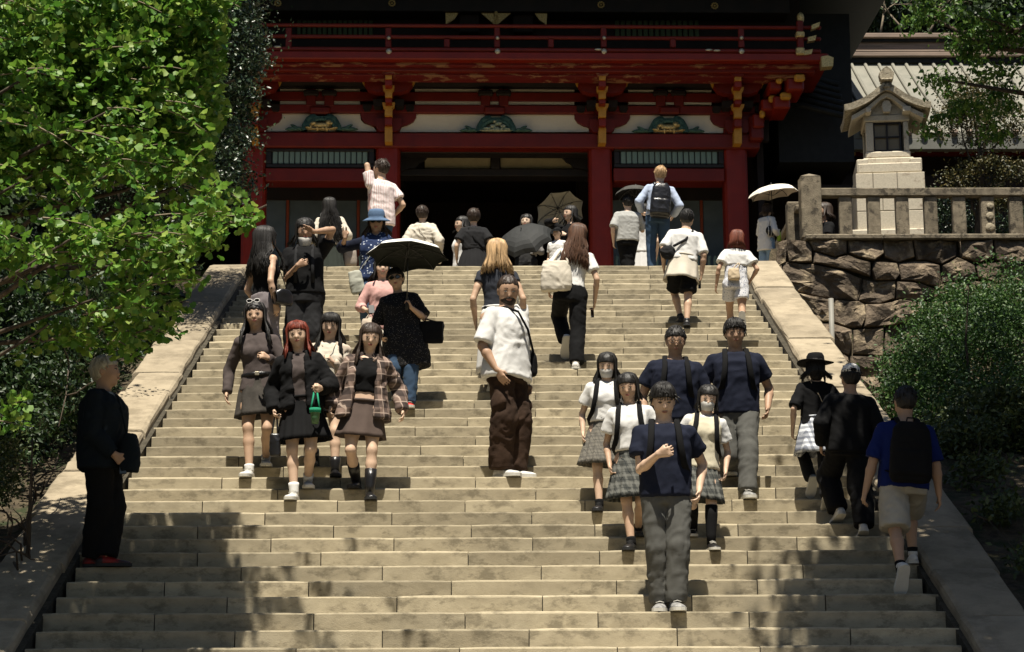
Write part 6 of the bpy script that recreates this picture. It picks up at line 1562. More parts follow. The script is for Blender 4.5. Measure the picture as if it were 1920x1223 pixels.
c_ltee = cm('pale_grey', (0.36, 0.36, 0.34)); c_lblue = cm('pale_blue', (0.38, 0.44, 0.56)); c_pink = cm('pink', (0.55, 0.32, 0.285)); c_brskirt = cm('brown_grey', (0.085, 0.062, 0.052)); c_tan = cm('tan_bag', (0.50, 0.40, 0.27)); c_green = cm('green', (0.02, 0.22, 0.12)); c_dblue = cm('dark_slate', (0.007, 0.011, 0.015))
c_plskirt = pat('school_plaid', (0.05, 0.052, 0.047), 'plaid', [(0.14, 0.14, 0.125), (0.015, 0.018, 0.02)], (13, 13), (.32, .32)); c_plskirt2 = pat('school_plaid_light', (0.15, 0.138, 0.115), 'plaid', [(0.085, 0.08, 0.07), (0.05, 0.05, 0.045)], (14, 14), (.3, .3))
c_plaid = pat('flannel', (0.22, 0.155, 0.125), 'plaid', [(0.012, 0.011, 0.012), (0.42, 0.33, 0.27)], (8, 8), (.5, .5)); c_ging = pat('gingham', (0.70, 0.72, 0.75), 'gingham', [(0.01, 0.02, 0.06)], (17, 17), (.5, .5))
c_stripe = pat('pinstripe', (0.76, 0.68, 0.66), 'stripes', [(0.50, 0.32, 0.30)], (42, 0), (.28, 0)); c_speck = pat('speckle', (0.012, 0.012, 0.013), 'speckle', [(0.30, 0.26, 0.22)], (60, 0), (.16, 0)); c_floral = pat('floral', (0.018, 0.03, 0.075), 'speckle', [(0.42, 0.46, 0.52)], (26, 0), (.26, 0)); c_romper = pat('leaf_print', (0.56, 0.56, 0.58), 'speckle', [(0.20, 0.22, 0.28)], (34, 0), (.28, 0))
c_straw = cm('blue_weave', (0.10, 0.16, 0.26), .6); c_bflor = cm('beige_print', (0.52, 0.43, 0.34), .7)
s_white = mat('white_shoe', (0.58, 0.56, 0.52), (0.46, 0.44, 0.41), rough=.6, scale=20); s_black = mat('black_shoe', (0.014, 0.013, 0.013), rough=.4, scale=20); s_leather = mat('black_leather', (0.012, 0.011, 0.011), rough=.28, spec=.5, scale=9, bump=.3, bscale=20); s_grey = mat('grey_shoe', (0.32, 0.31, 0.29), (0.10, 0.10, 0.10), rough=.7, scale=30); s_red = mat('red_shoe', (0.5, 0.03, 0.02), rough=.5)
sole_w = mat('white_sole', (0.55, 0.53, 0.47), rough=.7); sole_b = mat('black_sole', (0.02, 0.02, 0.02), rough=.7)
M_lens = mat('dark_lens', (0.01, 0.01, 0.012), rough=.12, spec=.6)
def Lg(y): return ('Y', y)

# --- three girls and a friend walking down on the left
person('g1', 'woman with white sunglasses on top of her long dark hair and taupe top', (479, 568), ((467, 12, .13, 0, 0), (498, 13, .16, 0, 0)), 180, 'f', skin='mid', headpitch=-4, h=.0105,
       arms=((.30, .0, -.02), (.12, .24, .24)), curl=(.4, .8), hair=('long', 'black', .42, dict(tips='auburn', n=170, part=1, spread=1.5, frontlen=.85, wave=.008)),
       wear=[top(c_taupe, hem=-.02, ease=.010, sleeve='long', slr=.014, boxy=.0, neckr=.01), skirt(c_dskirt, length=.40, flare=.06, pleats=9, amp=.014, ease=.016), belt(s_leather, .125, M_silv), shoes(s_white, sole_w, sock=c_white, sockh=.05), glasses(M_white2 if 0 else mat('white_frame', (.75, .73, .7)), M_lens, True)])
person('g2', 'woman with copper red bob in an open black jacket, grey shirt and black skirt', (558, 604), ((551, 10, .13, 0, 0), (577, 11, .13, 0, 0)), 180, 'f', skin='light', headpitch=-6, h=.0105,
       arms=((.25, .06, .0), (.20, .24, .14)), curl=(.8, .9), hair=('bob', 'red', .24, dict(bangs=14, bz=.035, n=130, spread=.7)),
       wear=[top(c_taupe, hem=.04, ease=.008, sleeve='cap', boxy=0), skirt(c_black, length=.42, flare=.10, pleats=16, amp=.010, waist=.12), jacket(c_black, hem=.0, gap=.062, ease=.04, slr=.034, amp=.014), shoes(s_white, sole_w, sock=c_white, sockh=.09)])
person('g3', 'woman with black fringe and pale beige blouse walking just behind the red-haired one', (620, 589), ((590, 13, .14, 0, 0), (628, 12, .13, 0, 0)), 180, 'f', skin='light', headpitch=-14, h=.011,
       arms=((.22, .10, .02), (.06, .20, .30)), curl=(.6, .8), hair=('long', 'black', .34, dict(bangs=16, bz=.022, n=170, wave=.012, spread=1.3)),
       wear=[top(c_cream, hem=.0, ease=.018, sleeve='half', boxy=.4), skirt(c_black, length=.34, flare=.05, pleats=10), jacket(c_bflor, 'overshirt', hem=.04, gap=.09, ease=.03, slr=.022, sleeve='long'), shoes(s_leather, sole_b, boot=.13, sock=c_black, sockh=.12)])
person('g4', 'woman in an open brown plaid shirt, black crop top, brown mini skirt and black boots', (695, 609), ((668, 11, .14, 0, 0), (693, 10, .13, 0, 0)), 180, 'f', skin='light', headyaw=8, headpitch=-14, h=.0105,
       arms=((.30, .06, .0), (.36, .02, .02)), curl=(.5, .5), hair=('long', 'dbrown', .32, dict(n=150, bangs=0, spread=.9, side=.03)),
       wear=[top(c_black, 'crop_top', hem=.17, ease=.006, sleeve='none', boxy=0, neck=.47), skirt(c_brskirt, length=.36, flare=.07, pleats=8, amp=.012, waist=.10), jacket(c_plaid, 'plaid_shirt', hem=-.08, gap=.10, ease=.040, slr=.030, flare=.06, amp=.014), shoes(s_leather, sole_b, boot=.22, name='boot')])
bag('g2', 'small glossy black handbag hanging from the hand of the red-haired woman', PEOPLE['g2'].hand[0]+np.array([.01, .02, -.27]), (.10, .06, .20), s_leather, straps=[[PEOPLE['g2'].hand[0], PEOPLE['g2'].hand[0]+np.array([-.01, .02, -.17])], [PEOPLE['g2'].hand[0]+np.array([.02, 0, 0]), PEOPLE['g2'].hand[0]+np.array([.04, .02, -.17])]], name='handbag')
p = PEOPLE['g2']; hd = p.hand[1]
m = MB(); c = hd+np.array([0, .02, -.26]); m.loft([[Wp(p, c+np.array([math.cos(a)*r_, math.sin(a)*r_, z])) for a in np.linspace(0, 2*math.pi, 17)[:-1]] for r_, z in ((.030, -.06), (.040, .0), (.043, .05), (.046, .055), (.046, .075), (.03, .08))])
dk = carried('drink_cup', m, mat('green_drink', (0.10, 0.17, 0.05), (0.05, 0.12, 0.06), rough=.3), 'green iced drink cup hanging from a green strap in the hand of the red-haired woman', 'cup', Wp(p, c))
m = MB(); m.tube([Wp(p, c+np.array([-.044, 0, .05])), Wp(p, hd+np.array([-.012, 0, -.01])), Wp(p, hd+np.array([.012, 0, -.01])), Wp(p, c+np.array([.044, 0, .05]))], .008, 5, ell=.4); sub('strap', m, c_green, dk)
m = MB(); m.tube([Wp(p, c+np.array([0, 0, .04])), Wp(p, c+np.array([0, 0, .082]))], .052*p.s, 14); sub('sleeve', m, c_green, dk)
bag('g3', 'small cream pouch at the waist of the woman with the beige blouse', PEOPLE['g3'].T((.02, .17, .06)), (.15, .05, .12), c_vest, strap=crossbody(PEOPLE['g3'], 1, .06, ease=.05), kind='box', strapw=.005, name='shoulder_bag')

# --- woman under the parasol, and companions behind
person('par', 'woman in dark sunglasses and a loose speckled black dress holding the white and black parasol', (741, 504), ((748, 20, .10, 0, 0), (766, 19, .10, 0, 0)), 180, 'f', skin='mid', w=1.12, headyaw=-6, headpitch=-3,
       arms=((.24, .10, .04), (.12, .22, .30)), curl=(.6, 1.0), hdir=(None, (-.2, .1, 1)), hair=('short', 'black', .03, dict(bangs=8, bz=.05, thick=.016)),
       wear=[bottoms(c_jean, ease=.02, knee=.01), top(c_speck, 'dress', hem=-.36, ease=.035, sleeve='half', slr=.03, boxy=1, flare=.05, amp=.012), shoes(s_red, sole_w), glasses(mat('dark_frame', (.01, .01, .01), rough=.3), M_lens)])
p = PEOPLE['par']; hw_ = Wp(p, p.hand[1]); 
umbrella('white topped parasol with black lining held by the woman in sunglasses', at(765, 462, hw_[1]+.02), hw_, .425, mat('white_parasol', (0.74, 0.72, 0.66), rough=.8), mat('black_lining', (0.008, 0.010, 0.007), rough=.9), depth=.115, rot=.25, axis=(.03, .16, 1), name='parasol')
bag('par', 'flat black tote bag on the arm of the woman under the parasol', p.T((-.33, .10, .0)), (.26, .07, .26), c_black, straps=[[p.T((-.38, .10, .12)), p.el[1]+np.array([-.01, .05, -.02]), p.T((-.27, .12, .12))]], kind='box')
person('pink', 'person in a pink blouse over white behind the parasol woman looking at a phone', (716, 486), ((706, 23, .12, 0, 0), (728, 22, .12, 0, 0)), 190, 'f', skin='light', h=.013, arms=((.22, .20, .10), (.2, .1, .0)), curl=(.8, .5), hair=('bob', 'black', .2),
       wear=[top(c_pink, 'blouse', hem=-.12, ease=.03, sleeve='threeq', slr=.03, boxy=.8), bottoms(c_cream, ease=.03, knee=.03, hem=.03), shoes(s_white, sole_w)])
p = PEOPLE['pink']; bag('pink', 'see-through beige net shopping bag carried beside the person in pink', p.hand[0]+np.array([.02, .05, -.24]), (.22, .10, .26), c_bflor, straps=[[p.hand[0], p.hand[0]+np.array([-.04, .05, -.12])], [p.hand[0], p.hand[0]+np.array([.08, .05, -.12])]])
def phone(key, i, label, d=(0, .03, .05), M=None, size=(.038, .005, .075), name='phone'):
    p = PEOPLE[key]; m = MB(); m.box([-v for v in size], size, .004); 
    m.xf(p.R@(np.eye(3) if M is None else M)); c = Wp(p, p.hand[i]+np.array(d)); m.xf(np.eye(3)*p.s); o = m.build(name, M_blk, None, label=label, cat='phone'); o.location = c
    q = MB(); q.box((-size[0]*.9, -size[1]-.001, -size[2]*.93), (size[0]*.9, -size[1]-.0004, size[2]*.93)); q.xf(p.R@(np.eye(3) if M is None else M)); q.xf(np.eye(3)*p.s); q.build('screen', M_lens, o); return o
phone('pink', 0, 'dark phone in the hand of the person in pink', (.0, .05, .02), rotx(.6))
person('bucket', 'woman in blue woven bucket hat and patterned scarf raising both open hands', (706, 398), ((692, 28, .12, 0, 0), (716, 27, .12, 0, 0)), 180, 'f', skin='tan', h=.0125, headpitch=-12,
       arms=((.36, .10, .48), (.32, .14, .30)), curl=(-1, -1), hdir=((.05, .1, 1), (.4, .2, 1)), hair=('bob', 'dbrown', .2),
       wear=[bottoms(c_jean, ease=.02), top(c_navy, hem=-.05, ease=.025, sleeve='threeq', slr=.03, boxy=.8), top(c_floral, 'scarf', hem=-.02, ease=.045, sleeve='none', boxy=.2, neck=.40, amp=.015), hat('bucket', c_straw), glasses(mat('dark_frame', (.01, .01, .01), rough=.3), M_lens), shoes(s_grey, sole_w)])
p = PEOPLE['bucket']; bag('bucket', 'slouchy pale grey cloth bag at the hip of the woman in the blue bucket hat', p.T((.22, .12, -.06)), (.17, .09, .27), cm('sage_cloth', (0.36, 0.36, 0.30)), strap=crossbody(p, 1, .05, ease=.05), lean=.25)
# --- upper left pair
person('tank', 'woman in a black tank top and mauve trousers, partly behind the ginkgo leaves', (497, 428), ((484, 22, .14, 0, 0), (503, 22, .14, 0, 0)), -50, 'f', skin='mid', h=.0125, arms=((.24, -.03, -.05), (.2, .1, .0)), curl=(.4, .5),
       hair=('long', 'black', .42, dict(n=180, wave=.016, spread=1.4, thick=.024)), face=True, wear=[bottoms(c_mauve, ease=.028, knee=.04, hem=.05), top(c_black, 'tank_top', hem=-.03, ease=.008, sleeve='none', boxy=0), shoes(s_black, sole_b)])
p = PEOPLE['tank']; bag('tank', 'black leather handbag with metal trim under the arm of the curly-haired woman', p.T((.30, .02, .02)), (.10, .26, .16), s_leather, strap=[p.T((.27, -.1, .10)), p.T((.20, .0, .44)), p.T((.27, .1, .10))], kind='box', name='handbag')
person('over', 'person in black dungarees with a lowered white mask, one hand on the forehead', (572, 412), ((556, 23, .12, 0, 0), (582, 23, .12, 0, 0)), 182, 'f', skin='tan', w=1.14, h=.0115, headpitch=-16, headyaw=8,
       arms=((.06, .22, .27), (.10, .26, .62)), curl=(.4, .1), hdir=((-.9, .1, .35), (-.75, -.25, .5)), hair=('long', 'black', .2, dict(n=120, bangs=0, side=.02, part=1)),
       wear=[bottoms(c_char, 'dungarees', ease=.03, knee=.035, hem=.02), top(c_black, hem=.0, ease=.03, sleeve='short', slr=.035, boxy=.9), mask_(True), shoes(s_black, sole_b)])
p = PEOPLE['over']; q = MB()
for sg in (1, -1): q.tube([p.T(v) for v in ((sg*.09, .16, .10), (sg*.09, .165, .28), (sg*.085, .12, .44), (sg*.08, .02, .54), (sg*.07, -.12, .42))], .020, 6, ell=.35)
q.build('dungaree_strap', c_char, p.bot, True)
# --- landing, left to centre
person('lhair', 'woman seen from behind with very long wavy dark hair and long dark skirt', (618, 373), ((612, Lg(30.3), 0, 0, 0), (626, Lg(30.3), 0, 0, 0)), 5, 'f', h=.013, arms=((.22, .05, .0), (.22, .10, .04)), hair=('long', 'black', .62, dict(n=240, wave=.014, spread=1.8, thick=.02)), face=False,
       wear=[skirt(cm('dark_green_grey', (.035, .042, .035)), length=.82, flare=.10, pleats=14, waist=.14, fwdk=0), top(c_cream, 'blouse', hem=.06, ease=.03, sleeve='long', slr=.04, boxy=.5), shoes(s_black, sole_b)])
p = PEOPLE['lhair']; bag('lhair', 'grey and cream bags hanging at the side of the long-haired woman', p.T((.30, .02, -.10)), (.20, .12, .30), cm('bag_grey', (.30, .26, .22)), straps=[[p.hand[0], p.T((.27, .02, .02))], [p.hand[0], p.T((.34, .02, .02))]])
person('point', 'man in a pink pinstriped short-sleeved shirt and jeans raising a camera on the landing', (714, 301), ((706, Lg(28.7), 0, 0, 0), (722, Lg(28.7), 0, 0, 0)), 32, 'm', skin='mid', h=.0125, headyaw=18, arms=((.22, .10, .06), (.06, .22, .63)), curl=(.7, .7), hair=('short', 'dbrown', .03), 
       wear=[bottoms(c_jean, ease=.016), top(c_stripe, hem=-.10, ease=.022, sleeve='short', slr=.026, boxy=.9), shoes(s_black, sole_b), collar(c_stripe)])
phone('point', 1, 'small black camera held up by the man in the pinstriped shirt', (.0, .03, .0), roty(1.57), (.03, .012, .055), 'camera')
person('cream', 'woman seen from behind in a loose cream blouse with a thin diagonal strap', (792, 388), ((785, Lg(30.6), 0, 0, 0), (800, Lg(30.6), 0, 0, 0)), -6, 'f', h=.013, arms=((.24, .08, .04), (.22, .10, .04)), hair=('short', 'dbrown', .045, dict(thick=.02, tufts=170)), face=False,
       wear=[bottoms(c_char, ease=.02), top(c_cream, 'blouse', hem=.02, ease=.045, sleeve='long', slr=.04, boxy=1, amp=.016), shoes(s_black, sole_b)])
p = PEOPLE['cream']; bag('cream', 'small cream handbag swinging at the right hip of the woman in the cream blouse', p.T((.25, -.02, -.05)), (.10, .10, .18), c_cream, strap=[p.T(v) for v in ((.23, -.04, .04), (.12, -.17, .20), (-.02, -.17, .40), (-.07, -.08, .53))], strapw=.005)
person('bdress', 'curly-haired woman seen from behind in a dark gathered dress with a crossbody strap', (888, 394), ((881, Lg(30.8), 0, 0, 0), (897, Lg(30.8), 0, 0, 0)), 5, 'f', w=1.1, h=.013, arms=((.24, .05, .0), (.26, .12, .02)), hair=('short', 'dbrown', .05, dict(thick=.026, tufts=200)), face=False,
       wear=[skirt(c_char, length=.62, flare=.14, pleats=20, waist=.22, ease=.04, fwdk=0), top(c_char, 'dress', hem=.14, ease=.035, sleeve='short', slr=.04, boxy=1), shoes(s_black, sole_b)])
p = PEOPLE['bdress']; q = MB(); q.tube([p.T(v) for v in ((.14, -.13, .14), (.0, -.16, .30), (-.09, -.10, .50))], .018, 6, ell=.35); q.build('crossbody_strap', c_black, p.top, True)
bag('bdress', 'white handled bag dangling from the left hand of the woman in the dark gathered dress', p.hand[1]+np.array([0, .03, -.17]), (.12, .10, .15), c_white, straps=[[p.hand[1], p.hand[1]+np.array([-.05, .02, -.10])], [p.hand[1], p.hand[1]+np.array([.05, .02, -.10])]])
person('peek', 'half hidden dark-haired woman in white whose face shows beside the curly-haired one', (866, 407), ((860, Lg(31.6), 0, 0, 0), (872, Lg(31.6), 0, 0, 0)), 120, 'f', h=.014, hair=('bob', 'black', .16), wear=[bottoms(c_char), top(c_white, hem=-.05, ease=.02, sleeve='short'), shoes(s_black, sole_b)])
person('bob', 'woman with a black bob and grey top facing us behind the lowered black umbrella', (987, 403), ((980, Lg(30.9), 0, 0, 0), (994, Lg(30.9), 0, 0, 0)), 172, 'f', skin='pale', h=.0125, headyaw=-8, arms=((.14, .20, .18), (.14, .20, .16)), curl=(.9, .9), hair=('bob', 'black', .19, dict(n=110, spread=.4)),
       wear=[bottoms(c_char), top(cm('dark_tank', (.03, .03, .03)), hem=-.05, ease=.012, sleeve='none', boxy=0), jacket(cm('grey_shrug', (.22, .21, .2)), 'cardigan', hem=.1, gap=.08, ease=.02, slr=.02), shoes(s_black, sole_b)])
umbrella('large black umbrella lowered toward the stairs in front of the bobbed woman', at(978, 432, 29.6), at(990, 440, 30.6), .44, mat('black_umbrella', (0.022, 0.023, 0.022), rough=.75), c_black, axis=(-.25, -.55, .62), depth=.20, rot=.35)
person('gumb', 'woman in black holding a grey umbrella behind her and raising a hand to her face', (1070, 387), ((1062, Lg(30.8), 0, 0, 0), (1078, Lg(30.8), 0, 0, 0)), 130, 'f', skin='light', h=.0125, arms=((.10, .26, .55), (.12, .2, .3)), curl=(.3, .9), hair=('bob', 'black', .2), wear=[bottoms(c_black), top(c_black, hem=-.06, ease=.03, sleeve='long', slr=.02), shoes(s_black, sole_b)])
umbrella('grey umbrella with visible ribs tilted back behind the woman in black on the landing', at(1046, 390, 31.6), at(1064, 432, 30.7), .40, mat('grey_umbrella', (0.24, 0.23, 0.19), rough=.8), mat('grey_lining', (0.26, 0.25, 0.21), rough=.8), axis=(-.18, .62, .60), depth=.15, rot=.1)
person('kid', 'small child in a black and white cap and white shirt beside the lowered black umbrella', (1045, 428), ((1041, Lg(30.2), 0, 0, 0), (1050, Lg(30.2), 0, 0, 0)), 150, 'm', h=.014, hair=('short', 'black', .02), wear=[bottoms(c_black), top(c_white, hem=-.05, ease=.02, sleeve='short'), hat('cap', c_black, M_white), shoes(s_white, sole_w)])
# --- centre of the stairs
person('blond', 'blonde woman seen from behind in a dark tee and white skirt behind the bearded man', (932, 451), ((922, 21, .06, 0, 0), (944, 20, .06, 0, 0)), 0, 'f', skin='mid', h=.012, arms=((.22, .04, -.03), (.26, .03, -.03))[::-1], hair=('bob', 'blond', .27, dict(n=150, spread=.8, wave=.005)), face=False,
       wear=[skirt(c_white, length=.70, flare=.05, pleats=8, fwdk=.2), top(cm('slate', (.03, .033, .042)), hem=.10, ease=.008, sleeve='cap', boxy=0, slr=.01), shoes(s_white, sole_w)])
p = PEOPLE['blond']; bag('blond', 'white canvas bag on the right shoulder of the blonde woman', p.T((.24, .02, -.02)), (.16, .22, .34), c_white, straps=[[p.T((.22, -.08, .14)), p.T((.12, -.09, .47)), p.T((.13, .02, .52))], [p.T((.22, .08, .14)), p.T((.15, .09, .47)), p.T((.13, .02, .52))]])
person('tote', 'woman climbing away with long brown hair, white tee, black trousers and white sneakers', (1083, 419), ((1080, 24, .08, 0, 0), (1061, 25, .06, .10, 55)), 0, 'f', skin='mid', h=.0115, lean=4, arms=((.28, .06, -.02), (.24, .12, .06)), curl=(.7, .6), hair=('long', 'brown', .42, dict(n=200, wave=.010, spread=.7)), face=False,
       wear=[bottoms(c_black, ease=.018, knee=.012, hem=.02), top(c_white, hem=.08, ease=.012, sleeve='short', slr=.018, boxy=.1), shoes(s_white, sole_w)])
p = PEOPLE['tote']; bag('tote', 'large cream canvas tote bag on the left shoulder of the long-haired woman climbing', p.T((-.18, -.12, .16)), (.34, .14, .34), c_cream, straps=[[p.T((-.06, -.16, .30)), p.T((-.12, -.11, .46)), p.T((-.14, .0, .53))], [p.T((-.24, -.14, .30)), p.T((-.17, -.1, .46)), p.T((-.16, .0, .53))]], strapw=.012)
phone('tote', 0, 'dark phone in the right hand of the woman with the cream tote', (0.0, .03, -.05), rotx(-.5), (.018, .005, .07))
person('man', 'bearded man in white oversized tee and brown cargo trousers looking at the camera', (966, 516), ((940, 12, .13, 0, 0), (962, 12, .20, 0, 0)), 232, 'm', skin='tan', w=1.08, h=.0095, headyaw=-44, headpitch=-24, lean=-2,
       arms=((.20, .06, -.035), (.25, .0, -.05)), curl=(.3, .45), hair=('short', 'dbrown', .010, dict(thick=.006, tufts=0, front=.066)),
       wear=[bottoms(c_brown, 'cargo_trousers', ease=.020, knee=.032, hem=.036, waist=.08, amp=.014, cargo=True, f_=(9, 9, 6)), top(c_white, hem=-.07, ease=.026, sleeve='half', slr=.034, boxy=.9, amp=.008, flare=.030), shoes(s_white, sole_w)])
p = PEOPLE['man']
S_ = SDF(.007); S_.ball(p.H((0, .030, -.058)), np.array((.063, .072, .066))*HS, .01, p.Rh); S_.ball(p.H((0, .068, -.092)), np.array((.028, .028, .026))*HS, .02, p.Rh)
def fz(P):
    Q_ = (P-p.hc)@p.Rh/HS; z = Q_[..., 2]; return np.maximum(np.abs(z+.054)-.007, np.abs(Q_[..., 0])-.022)
S_.cut(lambda P: (lambda q: -.036+np.clip(.072-q[..., 1], 0, .07)*.9-q[..., 2])((P-p.hc)@p.Rh/HS), p.hc-.16, p.hc+.16, .005); S_.cut(fz, p.hc-.16, p.hc+.16, .004)
V, Q = S_.mesh(); V = V+vnormals(V, Q)*(.002*vnoise(V*120, 3))[:, None]; link('beard', mesh_np('beard', V, Q, HAIRM['dbrown'], True), p.e)
q = MB(); q.tube([p.H((sg, y, z)) for sg, y, z in ((-.030, .094, -.046), (-.012, .105, -.038), (.012, .105, -.038), (.030, .094, -.046))], [.004, .0065, .0065, .004], 6); q.build('moustache', HAIRM['dbrown'], p.body, True)
bag('man', 'flat black crossbody bag on the left hip of the bearded man', p.T((-.20, .06, .10)), (.07, .20, .22), c_black, strap=crossbody(p, -1, .10, ease=.055), kind='box', strapw=.018, name='shoulder_bag')
# --- right part of the landing
person('gtee', 'man in a pale grey tee and black trousers seen from behind under the dark umbrella', (1177, 368), ((1169, Lg(29.2), 0, 0, 0), (1187, Lg(29.2), 0, 0, 0)), 3, 'm', h=.0125, w=1.06, arms=((.12, .22, .40), (.24, .02, -.03)), hair=('short', 'black', .03), face=False, wear=[bottoms(c_black, ease=.026, knee=.03, hem=.03), top(c_ltee, hem=-.02, ease=.036, sleeve='half', slr=.034, boxy=1), shoes(s_black, sole_b)])
p = PEOPLE['gtee']; umbrella('dark umbrella seen edge-on above the man in the grey tee', at(1192, 352, 29.3), Wp(p, p.hand[0]), .30, mat('charcoal_umbrella', (0.055, 0.053, 0.045), rough=.8), c_black, axis=(.05, .1, 1), depth=.13)
person('dressw', 'woman in white mostly hidden between the grey tee man and the tall backpacker', (1206, 384), ((1202, Lg(30.4), 0, 0, 0), (1212, Lg(30.4), 0, 0, 0)), 0, 'f', h=.014, hair=('bob', 'black', .2), face=False, wear=[skirt(c_white, length=.7, flare=.1, fwdk=0), top(c_white, hem=.0, ease=.02, sleeve='short'), shoes(s_white, sole_w)])
person('tall', 'tall fair-haired man in pale blue shirt and blue jeans seen from behind', (1238, 313), ((1247, Lg(28.3), 0, 0, 0), (1223, Lg(28.3), 0, 0, 0)), 4, 'm', skin='light', h=.0125, arms=((.26, .14, .10), (.24, .16, .14)), hair=('short', 'fair', .022), face=False, headpitch=-4, wear=[bottoms(c_jean, ease=.014, knee=.004), top(c_lblue, hem=.02, ease=.026, sleeve='long', slr=.028, boxy=.7), shoes(s_white, sole_w)])
backpack('tall', 'tall black roll-top backpack on the back of the fair-haired man', s_leather, (.31, .16, .54), .22)
person('shorts', 'man in white tee and black shorts with a cream shirt tied round his waist', (1289, 391), ((1288, 30, .06, 0, 10), (1276, 31, .05, 0, 0)), 0, 'm', skin='mid', w=1.06, h=.0115, lean=7, headyaw=-14, arms=((.26, .03, -.05), (.24, .06, .0)), curl=(.7, .5), hair=('short', 'black', .022),
       wear=[bottoms(c_black, 'shorts', length=.44, ease=.022, hem=.012), skirt(c_cream, 'tied_shirt', length=.36, flare=.05, pleats=7, amp=.014, waist=.16, ease=.03), top(c_white, hem=.08, ease=.022, sleeve='half', slr=.024, boxy=.6), shoes(s_black, sole_b, sock=c_black, sockh=.03), glasses(M_eye, None)])
p = PEOPLE['shorts']; bag('shorts', 'black sling bag on the left side of the man in the white tee', p.T((-.22, -.10, .15)), (.20, .10, .20), c_char, strap=[p.T(v) for v in ((-.16, -.16, .22), (.0, -.155, .34), (.09, -.10, .50), (.09, .0, .54))], kind='round', strapw=.018, name='shoulder_bag')
phone('shorts', 0, 'dark phone in the right hand of the man with the tied shirt', (0, .02, -.06), None, (.018, .006, .07))
person('romper', 'girl with an auburn bob in a cropped white shirt and leaf-patterned romper shorts climbing', (1382, 431), ((1393, 26, .02, .30, 75), (1372, 28, .05, 0, 0)), 0, 'f', skin='tan', h=.0115, lean=5, arms=((.24, .14, .12), (.28, .02, -.04)), hair=('bob', 'auburn', .20, dict(n=130, spread=.4)), face=False,
       wear=[bottoms(c_romper, 'romper', length=.30, ease=.016, hem=.012, waist=.34), top(c_white, 'cropped_shirt', hem=.26, ease=.028, sleeve='short', slr=.036, boxy=.9), shoes(mat('pale_sandal', (.6, .5, .38)), sole_w)])
p = PEOPLE['romper']; bag('romper', 'small beige drawstring backpack on the girl in the leaf-patterned romper', p.T((-.05, -.17, .09)), (.17, .10, .17), c_tan, straps=[[p.T((-.08, -.17, .16)), p.T((.02, -.14, .28))], [p.T((.0, -.17, .16)), p.T((.04, -.13, .28))]], name='backpack')
person('wpar', 'woman in a long white cardigan and pale jeans under the plain white parasol', (1442, 384), ((1446, Lg(28.7), 0, 0, 0), (1432, Lg(28.7), 0, 0, 0)), -48, 'f', h=.0125, arms=((.20, .16, .14), (.12, .22, .34)), curl=(.5, .9), hair=('bob', 'dbrown', .14), wear=[bottoms(c_ljean, ease=.03, knee=.03, hem=.03), top(c_white, 'cardigan', hem=-.22, ease=.03, sleeve='long', slr=.03, boxy=.9, amp=.012), shoes(s_white, sole_w)])
p = PEOPLE['wpar']; umbrella('plain white parasol tilted over the woman in the long white cardigan', at(1447, 349, 28.6), Wp(p, p.hand[1]), .37, mat('ivory_parasol', (0.78, 0.72, 0.60), rough=.8), mat('ivory_lining', (0.5, 0.42, 0.34), rough=.8), axis=(-.16, -.05, 1), depth=.13, name='parasol')
bag('wpar', 'black and white striped shoulder bag hanging at the back of the white cardigan', p.T((.20, -.10, .18)), (.14, .26, .22), pat('bag_stripe', (.02, .02, .02), 'stripes', [(.4, .4, .38)], (24, 0), (.25, 0)), strap=[p.T((.2, -.16, .27)), p.T((.15, -.05, .50)), p.T((.17, .02, .50)), p.T((.22, .02, .27))], kind='round', name='shoulder_bag')
m = MB(); c = Wp(p, p.T((.24, .14, .10))); m.tube([(0, 0, -.07), (0, 0, .05), (0, 0, .06), (0, 0, .08)], [.03, .03, .018, .018], 12); o = m.build('drink_bottle', mat('lime_plastic', (.35, .55, .05), rough=.3), None, True, label='lime green bottle pouch hanging from the woman under the white parasol', cat='bottle'); o.location = c
q = MB(); q.tube([(0, 0, .08), (0, 0, .10)], .020, 10); q.build('cap', M_white, o, True)
person('fence', 'dark-haired visitor in black seen between the stone post and the first baluster', (1549, 382), ((1546, Lg(31.5), 0, 0, 0), (1556, Lg(31.5), 0, 0, 0)), 110, 'f', skin='tan', h=.013, arms=((.08, .26, .36), (.1, .26, .34)), curl=(.8, .8), hair=('bob', 'dbrown', .16, dict(wave=.02)), wear=[bottoms(c_char), top(c_black, hem=-.05, ease=.02, sleeve='short'), shoes(s_black, sole_b)])
# --- school group
blk_strap = c_black
def school_m(**k): return [bottoms(c_grey, ease=.016, knee=.014, hem=.022, amp=.010, f_=(11, 11, 3.5)), top(c_navy, 'polo_shirt', hem=-.03, ease=.028, sleeve='short', slr=.034, boxy=.9, amp=.009), collar(c_navy), shoes(s_grey, sole_w)]
person('boy', 'frontmost schoolboy in navy polo and grey trousers with one hand at his chest', (1243, 722), ((1240, 2, .22, 0, 0), (1266, 2, .12, 0, 0)), 178, 'm', skin='light', h=.0095, headpitch=-22, headyaw=3, arms=((.06, .25, .26), (.25, -.04, .02)), curl=(.75, .5), hdir=((-.8, .35, .15), None), hair=('short', 'black', .045, dict(bangs=16, bz=.030, thick=.018, bw=1.1)), wear=school_m())
person('spec', 'schoolboy with thin glasses and a full face in a navy polo behind the front boy', (1266, 615), ((1254, 10, .13, 0, 0), (1280, 9, .13, 0, 0)), 180, 'm', skin='tan', w=1.12, h=.0105, headpitch=-14, arms=((.24, .04, -.02), (.25, .06, -.02)), hair=('short', 'black', .022, dict(thick=.012)), wear=school_m()+[glasses(M_eye, None)])
